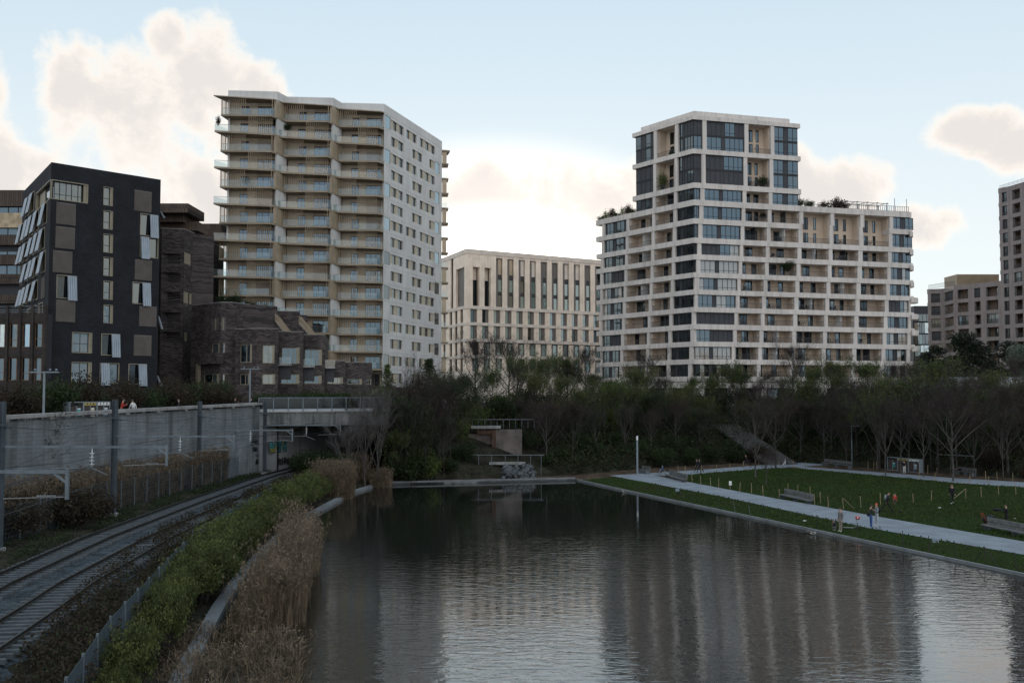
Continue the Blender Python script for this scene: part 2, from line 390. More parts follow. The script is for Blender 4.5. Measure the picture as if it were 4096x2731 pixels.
# ------------------------------------------------------------------ pale grid apartment block on the right
def z_of(F, x, y): return F.hit(x, y)[1]
UNITRAIL = None
def railing(parent, F, s0, s1, z, h=.95, t=0.05, m=None):
    global UNITRAIL
    if UNITRAIL is None:
        b = MB(); b.box((0, 0, .93), (1, .05, 1)); b.box((0, 0, .05), (1, .05, .1))
        for i in range(33): x = .004 + i * .0305; b.box((x, .015, .1), (x + .008, .035, .93))
        UNITRAIL = b.mesh('railing', MT['rail'])
    return obj('railing', UNITRAIL, None, parent, fmat(F, s0, s1, z, z + h, t - .05, t))
def window(parent, F, s0, s1, z0, z1, layout, t=-.12, blind=(), low=.24, frame=None, glass=None, fw=.07):
    """framed glazing: layout = relative widths, negative = solid panel; bottom lights under a transom"""
    fm = frame or MT['dark_metal']; gl = glass or MT['glass_a']
    mb = MB(); mb.fbox(F, s0, s1, z0, z0 + fw, t - .1, t); mb.fbox(F, s0, s1, z1 - fw * 1.6, z1, t - .1, t)
    mb.fbox(F, s0, s0 + fw, z0 + fw, z1 - fw * 1.6, t - .1, t); mb.fbox(F, s1 - fw, s1, z0 + fw, z1 - fw * 1.6, t - .1, t)
    tot = sum(abs(w) for w in layout); a = s0 + fw; k = (s1 - s0 - 2 * fw) / tot; zt = z0 + (z1 - z0) * low
    cells = []
    for i, w in enumerate(layout):
        b = a + abs(w) * k
        if i: mb.fbox(F, a - fw / 2, a + fw / 2, z0 + fw, z1 - fw * 1.6, t - .1, t + .005)
        cells.append((a, b, w)); a = b
    o = obj('window', mb, fm, parent)
    for i, (a, b, w) in enumerate(cells):
        if w < 0: piece('solid_panel', MT['dark_panel'], o, F, a, b, z0 + fw, z1 - fw * 1.6, t - .09, t - .03); continue
        if i in blind: piece('blind', MT['blind'], o, F, a, b, z0 + fw, z1 - fw * 1.6, t - .09, t - .035); continue
        g = gl if not isinstance(gl, list) else rnd.choice(gl)
        if low > 0:
            piece('pane', g, o, F, a, b, zt + .03, z1 - fw * 1.6, t - .09, t - .045)
            piece('transom_bar', fm, o, F, a, b, zt - .03, zt + .03, t - .09, t - .005)
            piece('lower_pane', g, o, F, a, b, z0 + fw, zt - .03, t - .09, t - .045)
        else: piece('pane', g, o, F, a, b, z0 + fw, z1 - fw * 1.6, t - .09, t - .045)
    return o

def grid_block():
    C = (31.34, 171.0); Rr = (73.06, 183.0); Lf = (16.72, 191.6)
    MF = Face(C, Rr); LF = Face(Lf, C)
    root = thing('apartment_block', 'tall pale concrete grid apartment block with recessed balconies, behind the lawn', 'apartment building', (C[0], C[1], 8.6))
    bands = [(463, 480), (597, 616), (732, 753), (800, 823), (874.5, 896), (951.5, 973), (1018, 1039), (1090, 1110), (1158, 1178),
             (1228, 1248), (1296, 1317), (1365.6, 1385.7), (1436, 1456), (1505, 1526)]
    BZ = [(z_of(MF, 2781, b), z_of(MF, 2781, a)) for a, b in bands]
    sTR = MF.hit(3193, 600)[0]; sTL = LF.hit(2541, 600)[0]; LE = LF.len
    fw, nv = MT['frame_white'], 14
    def ring(sl, sr, o=.28, i=-2.4):
        # outer line left -> corner -> right, then back along the inner line
        def corner(t):
            a, b = LF.pt(0, t), MF.pt(0, t); den = LF.d.x * MF.d.y - LF.d.y * MF.d.x
            k = ((b.x - a.x) * MF.d.y - (b.y - a.y) * MF.d.x) / den; return a + LF.d * k
        return [LF.pt(sl, o), corner(o), MF.pt(sr, o), MF.pt(sr, i), corner(i), LF.pt(sl, i)]
    def slab(sl, sr, z0, z1, name='floor_band', deck=False, o=.28):
        b = MB(); r = ring(sl, sr, o)
        if deck:
            back = Vector((9, 13, 0)); r = [r[0], r[1], r[2], r[2] + Vector((-5, 15, 0)), r[0] + Vector((12, 10, 0))]
        b.prism(r, z0, z1); return obj(name, b, fw, root)
    for k, (z0, z1) in enumerate(BZ):
        tower = k < 3
        sl, sr = (sTL - .5, sTR + .3) if tower else (-.45, MF.len + .45 + .02 * k)
        if k == 4:                       # cut for the tall loggias of the right wing
            b = MB(); b.prism(ring(sl, MF.hit(3200, 860)[0]), z0, z1); obj('floor_band', b, fw, root)
            b = MB(); b.fbox(MF, MF.hit(3552, 880)[0], sr, z0, z1, -2.4, .28); obj('floor_band', b, fw, root)
            for x in (3192, 3316.5, 3434.5):
                a = MF.hit(x, 870)[0]; piece('pillar', fw, root, MF, a, a + .66, z0 - .01, z1 + .01, -.4, .19)
            continue
        slab(sl, sr, z0, z1, deck=(k in (0, 3)))
    slab(sTL + .6, sTR - 1.1, BZ[0][1] + .01, z_of(MF, 2778, 438), 'roof_parapet', True, -.9)
    zb = BZ[13][0]
    slab(-.45, MF.len + .75, zb - 1.05, zb - .12, 'base_band', o=.2)
    b = MB(); b.prism(ring(0, MF.len, -.4, -2.4), zb - .13, zb - .01); obj('shadow_joint', b, MT['dark_panel'], root)
    # ground floor: columns, dark shopfront
    for s in np.linspace(.6, MF.len - .8, 8): piece('column', fw, root, MF, s, s + 1.0, 8.3, zb - 1.06, -1.2, .1)
    for s in np.linspace(.3, LE - 1.6, 5): piece('column', fw, root, LF, s, s + .9, 8.3, zb - 1.06, -1.2, .1)
    for F, n in ((MF, 12), (LF, 7)):
        for i in range(n):
            a = F.len * i / n
            window(root, F, a + .02, a + F.len / n - .02, 8.4, zb - 1.08, [1, 1], t=-2.3, low=.7, glass=[MT['glass_a'], MT['glass_c']])
    # pillar lines in photo x at rows 0 (top), 6 and 13
    xs = lambda r, p: interp(r, [0, 6, 13], p)
    PM = [((2809, 2784, 2751), (2825, 2799.6, 2766)), ((2977, 2954, 2914), (2992, 2967, 2929)), ((3081, 3058, 3020), (3095, 3073, 3035)),
          ((3207, 3184, 3155), (3222, 3200, 3170)), ((3331, 3309, 3276), (3346, 3324, 3291)), ((3449, 3428, 3399), (3465, 3445, 3414)),
          ((3566, 3547, 3515), (3580, 3561, 3530)), ((3668, 3641, 3618), (3682, 3653, 3632))]
    PL = [((2420, 2404, 2404), (2430, 2414, 2408)), ((2516, 2501, 2477), (2527, 2512, 2488)), ((2618, 2605, 2580), (2629.5, 2616.6, 2591)), ((2703, 2690, 2666), (2716, 2702, 2678))]
    yrow = lambda k: (bands[k][1] + bands[min(k + 1, 13)][0]) / 2
    def fpos(F, x, z):               # photo x on a face at the height z
        s0 = F.hit(x, 1569 - (z - CAMZ) * 4000 / 178)[0]
        for _ in range(3): s0 = F.hit(x, proj(F.pt(s0, 0, z))[1])[0]
        return s0
    warm = MT['loggia_wall']
    W8 = [1, 1, 1, -.75, 1, 1, .9, .9]; W6 = [1, 1, -1, 1, 1]
    def loggia(F, s0, s1, z0, z1, dbl=False, left=False):
        piece('back_wall', warm, root, F, s0 - .3, s1 + .3, z0, z1, -2.35, -2.1)
        zf = z0 + (z1 - z0) / 2 if dbl else z1
        def door(a, w, za, zb_, n=2):
            window(root, F, a, a + w, za + .02, zb_, [1] * n, t=-2.05, low=.0, glass=[MT['glass_a'], MT['glass_c'], MT['glass_c'], MT['glass_b']])
        wd = s1 - s0; h = 2.15
        if dbl:
            for zz in (z0, z0 + (z1 - z0) * .5):
                door(s0 + wd * .25, .95, zz, zz + 2.2, 2); door(s0 + wd * .62, .55, zz, zz + 2.2, 1)
        else:
            r = rnd.random()
            if r < .35: door(s0 + wd * rnd.uniform(.3, .5), 1.4, z0, z0 + h, 2)
            elif r < .7: door(s0 + wd * rnd.uniform(.05, .2), 1.1, z0, z0 + h, 2); door(s0 + wd * rnd.uniform(.55, .7), 1.0, z0, z0 + h, 1)
            else: door(s0 + wd * rnd.uniform(.02, .1), 2.2, z0, z0 + h, 3); door(s0 + wd * .68, .8, z0, z0 + h, 1)
            if rnd.random() < .4:
                piece('balcony_screen', MT['white' if rnd.random() < .4 else 'dark_panel'], root, F, s0 + wd * .55, s0 + wd * .55 + .07, z0, z1 - .02, -2.0, -.3)
            if rnd.random() < .45:      # something stored on the balcony floor
                pass
        for a in (s0, s1):              # party walls
            piece('side_wall', warm, root, F, a - .12, a + .12, z0, z1, -2.1, -.42)
        railing(root, F, s0, s1, z0, t=-.02)
    for k in range(13):
        z0, z1 = BZ[k + 1][1], BZ[k][0]; tower = k < 3; dbl = k < 2
        zm = (z0 + z1) / 2
        P = [(fpos(MF, xs(k, a), zm), fpos(MF, xs(k, b), zm)) for a, b in PM]
        Q = [(fpos(LF, xs(k, a), zm), fpos(LF, xs(k, b), zm)) for a, b in PL]
        wrap = P[0][0] > .15             # the corner pillar stands clear of the corner on the main face
        if not wrap and P[0][1] < .4:    # it has moved round onto the left face
            Q.append((fpos(LF, xs(k, PM[0][0]), zm), min(LE - .02, fpos(LF, xs(k, PM[0][1]), zm)))); P[0] = (-1, .0)
        elif not wrap: P[0] = (.0, P[0][1])
        if tower:
            P = [p for p in P if p[1] < sTR - 1] ; Q = [q for q in Q if q[0] > sTL + .5]
        def pillars(F, lst, lo, hi):
            for a, b in lst:
                a, b = max(a, lo), min(b, hi)
                if b - a > .05: piece('pillar', fw, root, F, a, b, z0, z1, -.4, .2)
        if not tower: P[7] = (P[7][0], min(P[7][1], MF.len))
        pillars(MF, P, 0, MF.len); pillars(LF, Q, 0, LE)
        # main face bays
        def win(F, a, b, lay, **kw):
            if dbl:
                zmid = z0 + (z1 - z0) * .5
                blo = kw.pop('blind_lo', ()); bhi = kw.pop('blind_hi', ())
                window(root, F, a, b, z0, zmid - .12, lay, blind=blo, glass=gl); window(root, F, a, b, zmid + .12, z1, lay, blind=bhi, glass=gl)
                piece('spandrel', MT['dark_metal'], root, F, a, b, zmid - .12, zmid + .12, -.25, -.08)
            else: window(root, F, a, b, z0, z1, lay, blind=kw.get('blind', ()), glass=gl)
        gl = MT['glass_a']
        r0 = P[0][1] if P[0][1] > 0 else 0.0
        if wrap: win(MF, .02, P[0][0], [1, 1] if dbl else [1, .8], blind_hi=(0, 1), blind_lo=() if k == 0 else (0, 1))
        bl = {6: (), 3: (), 5: (0, 1), 9: (0, 1, 2), 10: (4, 5, 6, 7)}.get(k, ())
        if k == 9: bl = (0, 1, 2, 4, 5, 6, 7)
        if k == 5: bl = (0, 1, 2)
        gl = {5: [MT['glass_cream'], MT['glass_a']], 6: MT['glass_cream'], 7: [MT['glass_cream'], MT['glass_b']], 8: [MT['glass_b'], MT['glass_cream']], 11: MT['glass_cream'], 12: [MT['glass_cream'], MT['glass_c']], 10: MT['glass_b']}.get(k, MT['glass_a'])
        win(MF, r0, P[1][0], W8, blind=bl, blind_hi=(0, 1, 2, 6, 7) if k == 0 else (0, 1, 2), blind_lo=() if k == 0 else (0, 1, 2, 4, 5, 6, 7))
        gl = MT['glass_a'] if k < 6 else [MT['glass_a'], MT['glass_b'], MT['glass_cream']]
        loggia(MF, P[1][1], P[2][0], z0, z1, dbl)
        if tower:
            a = P[2][1]; b = sTR - .05; m = [1, 1, -.9, 1, .9]
            win(MF, a, b, m)
        else:
            for i in range(2, 6):
                if k in (3, 4) and i >= 3:
                    continue
                loggia(MF, P[i][1], P[i + 1][0], z0, z1)
            if k == 3:                   # tall loggias two storeys high
                zl = BZ[5][1]
                for i in (3, 4, 5):
                    loggia(MF, P[i][1], P[i + 1][0], zl, z1, True)
            win(MF, P[6][1], P[7][0], W6 if k % 3 else [1, 1, -1.2, 1, 1], blind=(0, 1, 2) if k == 8 else ())
            if P[7][1] < MF.len - .3: win(MF, P[7][1], MF.len - .02, [1])
        # left face bays
        lo = sTL + .05 if tower else 0.0
        if not tower:
            win(LF, Q[0][1], Q[1][0], [1, 1, -.9, 1, 1, -.8], blind=(3, 4) if k % 4 == 2 else ())
            loggia(LF, Q[1][1], Q[2][0], z0, z1, left=True)
        else: win(LF, lo, Q[0][0], [1, -1, 1, -.8], blind_hi=() if k == 0 else (0, 2), blind_lo=(0,) if k == 0 else (0, 2))
        q = Q if tower else Q[1:]
        i2 = 0 if tower else 1
        loggia(LF, q[i2][1], q[i2 + 1][0], z0, z1, dbl, left=True)
        end = q[i2 + 2][0] if len(q) > i2 + 2 else LE - .02
        gl = MT['glass_c'] if k > 2 else MT['glass_a']
        win(LF, q[i2 + 1][1], end, [1, -.7, 1, 1, 1], blind_hi=(2, 3, 4), blind_lo=(0, 2) if k == 1 else ())
        if len(q) > i2 + 2 and end < LE - 1.2:
            win(LF, q[i2 + 2][1], LE - .02, [1])
    # band that runs on across the middle bays is cut for the tall loggias: their floor slab is a short lintel instead
    # side walls closing the wings
    b = MB()
    bw = MT['frame_white']
    SR = Face(Rr, (Rr[0] - 5, Rr[1] + 15)); b.fbox(SR, 0.3, 15.8, 8.3, BZ[3][0], -.3, 0.0)
    TS = Face(MF.pt(sTR, 0), MF.pt(sTR, -15)); b.fbox(TS, 2.3, 15, BZ[3][1], BZ[0][0], -.3, 0.0)
    SL_ = Face(LF.pt(0, -14), LF.pt(0, 0)); b.fbox(SL_, 0, 11.6, 8.3, BZ[3][0], -.3, 0.0)
    TL_ = Face(LF.pt(sTL, -14), LF.pt(sTL, 0)); b.fbox(TL_, 0, 11.6, BZ[3][1], BZ[0][0], -.3, 0)
    obj('end_wall', b, bw, root)
    b = MB(); r = [LF.pt(1, -2.5), MF.pt(2.2, -2.6), MF.pt(MF.len - .5, -2.5), MF.pt(MF.len - 6, -14), LF.pt(3, -14)]
    b.prism(r, 8.3, BZ[3][0] + .05); r = [LF.pt(sTL + 1, -2.5), MF.pt(2.2, -2.6), MF.pt(sTR - .4, -2.5), MF.pt(sTR - 4, -13), LF.pt(sTL + 2, -12)]
    b.prism(r, BZ[3][1] + .05, BZ[0][0] + .05); obj('inner_core', b, MT['loggia_wall'], root)
    # balconies at the far right end, half octagon trays
    for k in range(4, 13):
        z = BZ[k][0] - .2; mb = MB(); c = MF.pt(MF.len + .4, -1.2)
        w = 1.0 if k < 8 else 1.7
        pts = [(0, -1.8), (w * .55, -1.4), (w, -.6), (w, .6), (w * .55, 1.0), (0, 1.2)]
        mb.prism([(c.x + p[0], c.y + p[1]) for p in pts], z - .2, z); 
        for p, q2 in zip(pts[:-1], pts[1:]): mb.bar((c.x + p[0], c.y + p[1], z + .35), (c.x + q2[0], c.y + q2[1], z + .35), .1, .9)
        obj('end_balcony', mb, fw, root)
    # roof garden rail and pergola on the right wing
    zt = BZ[3][1]
    railing(root, MF, MF.hit(3390, 850)[0], MF.len + .2, zt, 1.0, .1)
    mb = MB(); a, b2 = MF.hit(3400, 840)[0], MF.hit(3560, 840)[0]
    for s in np.linspace(a, b2, 5):
        for t in (-1.0, -3.6): mb.fbox(MF, s, s + .09, zt, zt + 1.5, t, t + .09)
        mb.fbox(MF, s, s + .08, zt + 1.6, zt + 1.68, -4, -.6)
    for t in (-1.0, -3.6): mb.fbox(MF, a - .3, b2 + .4, zt + 1.5, zt + 1.6, t, t + .12)
    obj('pergola', mb, MT['galv'], root)
    mb = MB()
    for x in (3205, 3586, 3634): s = MF.hit(x, 830)[0]; mb.fbox(MF, s, s + .07, zt, zt + 2.6, -.6, -.53)
    obj('roof_mast', mb, MT['galv'], root)
    return MF, LF, BZ, root
MFACE, LFACE, GRID_BZ, GRID = grid_block()
# ------------------------------------------------------------------ beige tower with zigzag balconies
def beige_tower():
    A0, A1, B0, B1, C0, C1, E = (-45.85, 159.3), (-38.0, 160.0), (-37.1, 162.8), (-29.6, 163.4), (-28.7, 166.3), (-21.6, 166.9), (-13.6, 192.3)
    root = thing('residential_tower', 'tall beige tower with stacked zigzag glass balconies, left of centre', 'apartment building', (A0[0], A0[1], 8.6))
    RF = Face(C1, E); ztop = 59.3; zea = 57.9; FH = 2.9; NF = 16
    bays = [Face(A0, A1), Face(B0, B1), Face(C0, C1)]
    rets = [Face(A1, B0), Face(B1, C0)]
    # parapet and roof
    b = MB(); pts = [A0, A1, B0, B1, C0, C1, E, (-40, 190), (-50, 178)]
    b.prism(pts, zea + .02, ztop); obj('roof_parapet', b, MT['tower_white'], root)
    b = MB(); b.prism([(A0[0] + 1.2, A0[1] + 3.2), (A1[0] - .8, A1[1] + 3.2), (B0[0] - .3, B0[1] + 3.2), (B1[0] - .8, B1[1] + 3.2), (C0[0] - .3, C0[1] + 3.2), (C1[0] - 1.2, C1[1] + 3.4), (E[0] - 1.8, E[1] - 1.5), (-39.5, 187), (-48, 177)], 8.4, zea + .01)
    obj('inner_core', b, MT['tower_wall'], root)
    # side walls out of sight
    b = MB(); b.prism([(A0[0], A0[1] + .2), (A0[0] + .3, A0[1] + .2), (-49.7, 178), (-50, 178)], 8.4, zea); b.prism([(E[0] - .5, E[1] - .6), (E[0], E[1]), (-40, 190), (-40.3, 189.6)], 8.4, zea)
    obj('rear_wall', b, MT['tower_white'], root)
    rec = 1.5                                    # the flats' walls stand behind the parapet line
    SCR = []
    for bi, F in enumerate(bays):
        Lb = F.len; wf = F.offset(-rec)
        for k in range(NF):
            z0 = zea - FH * (k + 1) + .0; z1 = z0 + FH
            if bi < 2 and k > 13 - bi: pass
            odd = (k + (0 if bi < 3 else 1)) % 2   # 0: screen on the left, short slab; 1: screen on the right, slab thrust out to the left
            # window bays in the wall
            a, w1, c, w2 = (.255 if odd == 0 else .25), .155, .60, .36
            if odd == 0: n0, n1, m0, m1 = .235, .40, .57, .93
            else: n0, n1, m0, m1 = .22, .385, .57, .93
            sN, eN, sM, eM = n0 * Lb, n1 * Lb, m0 * Lb, m1 * Lb
            zw = z0 + 2.25
            shut = rnd.random() < .18
            holes = [(sN, eN, z0 + .02, zw), (sM, eM, z0 + .02, zw)]
            wall = holed(wf, -.2 if bi == 0 else .0, Lb + .02, z0 + .12, z1, holes, .18)
            obj('wall', wall, MT['tower_wall'], root)
            piece('wall_panel', MT['tan'], root, wf, eN + .03, sM - .03, z0 + .13, zw + .1, -.02, .02)
            piece('lintel_panel', MT['tan'], root, wf, sM - .03, eM + .03, zw + .02, z1 - .2, -.02, .022)
            if shut: piece('roller_shutter', MT['soffit'], root, wf, sM, eM, z0 + .1, zw, -.16, -.05)
            else: window(root, wf, sM, eM, z0 + .12, zw, [1, 1, 1], t=-.08, low=0, frame=MT['wood'], glass=[MT['glass_a'], MT['glass_a'], MT['glass_a'], MT['glass_b']])
            window(root, wf, sN, eN, z0 + .12, zw, [1, 1], t=-.08, low=0, frame=MT['wood'], glass=[MT['glass_a'], MT['glass_a'], MT['glass_b']])
            # floor slab
            nx = rets[bi] if bi < 2 else None
            if odd == 0: poly = [F.pt(-.9, 1.05), F.pt(Lb - .75, 1.25), F.pt(Lb + .95, -1.5), F.pt(Lb + .5, -rec - .2), F.pt(-.3, -rec - .2)]
            else: poly = [F.pt(-1.65, 2.05), F.pt(Lb - .5, .72), F.pt(Lb + .9, -1.2), F.pt(Lb + .5, -rec - .2), F.pt(-.3, -rec - .2)]
            if bi == 2: poly = [F.pt(-.9 if odd == 0 else -1.6, 1.2 if odd == 0 else 1.9), F.pt(Lb - .9, 1.25 if odd == 0 else .85), F.pt(Lb - .02, .0), F.pt(Lb - .02, -rec - .2), F.pt(-.3, -rec - .2)]
            if k < NF - 1:
                mb = MB(); mb.prism(poly, z0 - .18, z0 + .1); obj('balcony_slab', mb, MT['bronze'], root)
            if k == 0:
                mb = MB(); q = [F.pt(-1.9, 1.9), F.pt(Lb - .4, .6), F.pt(Lb + .8, -1.2), F.pt(Lb + .5, -rec - .2), F.pt(-.3, -rec - .2)]
                if bi == 2: q = [F.pt(-1.5, 1.7), F.pt(Lb - .6, .6), F.pt(Lb - .02, .0), F.pt(Lb - .02, -rec), F.pt(-.3, -rec)]
                mb.prism(q, zea - .16, zea); obj('eave_slab', mb, MT['bronze'], root)
            if k == NF - 1: continue
            # balustrade along the slab edge: glass panes between posts, slat screens full height in front of one half
            e0, e1, e2 = poly[0], poly[1], poly[2]
            i0 = e0 + (e1 - e0).normalized() * .1
            fr = Face(e0, e1); L1 = fr.len
            sA, sB = (0.02, .48) if odd == 0 else (.58, .97)
            ga, gb = .01, .99
            npn = 5
            for i in range(npn):
                x0 = lerp(ga, gb, i / npn) * L1 + .02; x1 = lerp(ga, gb, (i + 1) / npn) * L1 - .02
                g = MT['clear']
                piece('glass_panel', g, root, fr, x0, x1, z0 + .1, z0 + 1.12, -.17, -.14)
            mb = MB(); mb.fbox(fr, ga * L1, gb * L1, z0 + 1.12, z0 + 1.16, -.19, -.12); obj('handrail', mb, MT['galv'], root)
            mb = MB(); n = int((sB - sA) * L1 / .30)
            zt_ = z1 - .12
            for i in range(n + 1):
                x = lerp(sA, sB, i / n) * L1; mb.fbox(fr, x - .03, x + .03, z0 + .1, zt_, -.12, -.05)
            obj('slat_screen', mb, MT['slat'], root)
            # the returning end of the slab, towards the next bay
            fe = Face(e1, e2)
            if bi < 2:
                if odd == 0:
                    mb = MB()
                    for i in range(6): x = fe.len * (i + .5) / 6; mb.fbox(fe, x - .03, x + .03, z0 + .1, zt_, -.14, -.06)
                    obj('slat_screen', mb, MT['slat'], root)
                else: piece('glass_panel', MT['clear'], root, fe, .03, fe.len * .8, z0 + .1, z0 + 1.12, -.12, -.08)
            else: piece('glass_panel', MT['clear'], root, fe, .03, fe.len - .05, z0 + .1, z0 + 1.12, -.12, -.08)
            fl = Face(F.pt(-.05, -rec), e0)
            if bi == 0:
                if odd == 0:
                    mb = MB()
                    for i in range(7): x = fl.len * (i + .5) / 7; mb.fbox(fl, x - .03, x + .03, z0 + .1, zt_, -.05, .03)
                    obj('slat_screen', mb, MT['slat'], root)
                else: piece('glass_panel', MT['clear'], root, fl, .05, fl.len - .02, z0 + .1, z0 + 1.12, -.02, .02)
            # brown return wall beside screens, white beside open balconies
            if nx: piece('return_wall', MT['tan'] if odd == 0 else MT['tower_white'], root, nx, -.35 if odd == 0 else .0, nx.len, z0 + .1, z1 - .12, -.3, .06 if odd == 0 else .03)
    # low part without balconies on the right-hand bay
    # right-hand face: one panelled course per storey, windows in alternating patterns
    def fx(px): return RF.hit(830 + px / 2.352, 320 + (270 + (px - 1647) * .62) / 2.352)[0]
    pat_a = [(1725, 1845, [(1755, 1785), (1812, 1845)]), (1872, 1968, [(1872, 1905), (1938, 1968)]), (2000, 2140, [(2000, 2030), (2058, 2086), (2112, 2140)])]
    pat_b = [(1732, 1845, [(1732, 1770), (1805, 1845)]), (1930, 2020, [(1930, 1960), (1988, 2020)]), (2090, 2140, [(2090, 2112)])]
    sq_a, sq_b = (1670, 1722), (2141, 2182)
    for k in range(NF):
        z1 = zea - FH * k; z0 = z1 - FH
        pat = pat_a if k % 2 == 0 else pat_b
        zc0, zc1 = z0 + .75, z0 + 2.35
        holes = [(fx(a), fx(b), zc0, zc1) for a, b, _ in pat]
        sq = sq_a if k % 2 == 0 else sq_b
        s0, s1 = fx(sq[0]), fx(sq[1]); holes.append((s0, s1, z0 + .35, z0 + 2.62))
        mb = holed(RF, 0, RF.len, z0 + .012, z1 - .012, holes, .35)
        joints = sorted([RF.len * q for q in (.22, .47, .7)])
        obj('facade_course', mb, MT['tower_white'], root)
        piece('joint', MT['dark_panel'], root, RF, 0.05, RF.len - .05, z0 - .012, z0 + .012, -.1, -.02)
        for a, b, ws in pat:
            for i, (c, d) in enumerate(ws):
                win_ = rnd.random()
                window(root, RF, fx(c), fx(d), zc0, zc1, [1], t=-.24, low=0, frame=MT['gold'], fw=.05, glass=[MT['glass_c'], MT['glass_c'], MT['glass_a'], MT['glass_b']])
            edges = [a] + [q for w_ in ws for q in w_] + [b]
            for i in range(0, len(edges), 2):
                if edges[i + 1] - edges[i] > 4: piece('tan_panel', MT['tan_light'], root, RF, fx(edges[i]) + .01, fx(edges[i + 1]) - .01, zc0, zc1, -.3, -.12)
        gm = MT['glass_mirror'] if (k < 8 and True) else MT['glass_a']
        window(root, RF, s0, s1, z0 + .35, z0 + 2.62, [1], t=-.0, low=0, frame=MT['gold'], fw=.06, glass=gm)
    # corner balconies glimpsed past the far edge
    EF = Face(E, (E[0] + 1.7, E[1] + .3)); 
    for k in range(NF - 1):
        z0 = zea - FH * (k + 1)
        mb = MB(); mb.prism([(E[0] - .1, E[1] + .05), (E[0] + 1.25, E[1] + .5), (E[0] + .9, E[1] + 3.5), (E[0] - 1.5, E[1] + 3.5)], z0 - .12, z0 + .1); obj('balcony_slab', mb, MT['bronze'], root)
        if k % 2 == 0: piece('side_panel', MT['tan'], root, EF, .1, .95, z0 + .1, z0 + FH - .12, -.5, -.42)
        else: piece('glass_panel', MT['clear'], root, EF, .1, 1.1, z0 + .1, z0 + 1.1, -.5, -.46)
    if True:
        mb = MB(); mb.prism([(E[0] - .1, E[1] + .05), (E[0] + 1.5, E[1] + .6), (E[0] + .9, E[1] + 3.5), (E[0] - 1.5, E[1] + 3.5)], zea - .5, zea - .2); obj('eave_slab', mb, MT['bronze'], root)
    return root, bays, RF, zea, FH
MT['tan_light'] = mat('pale_tan_panel', (.47, .41, .31), .6, .08, .6)
TOWER, TBAYS, TRF, T_ZEA, T_FH = beige_tower()

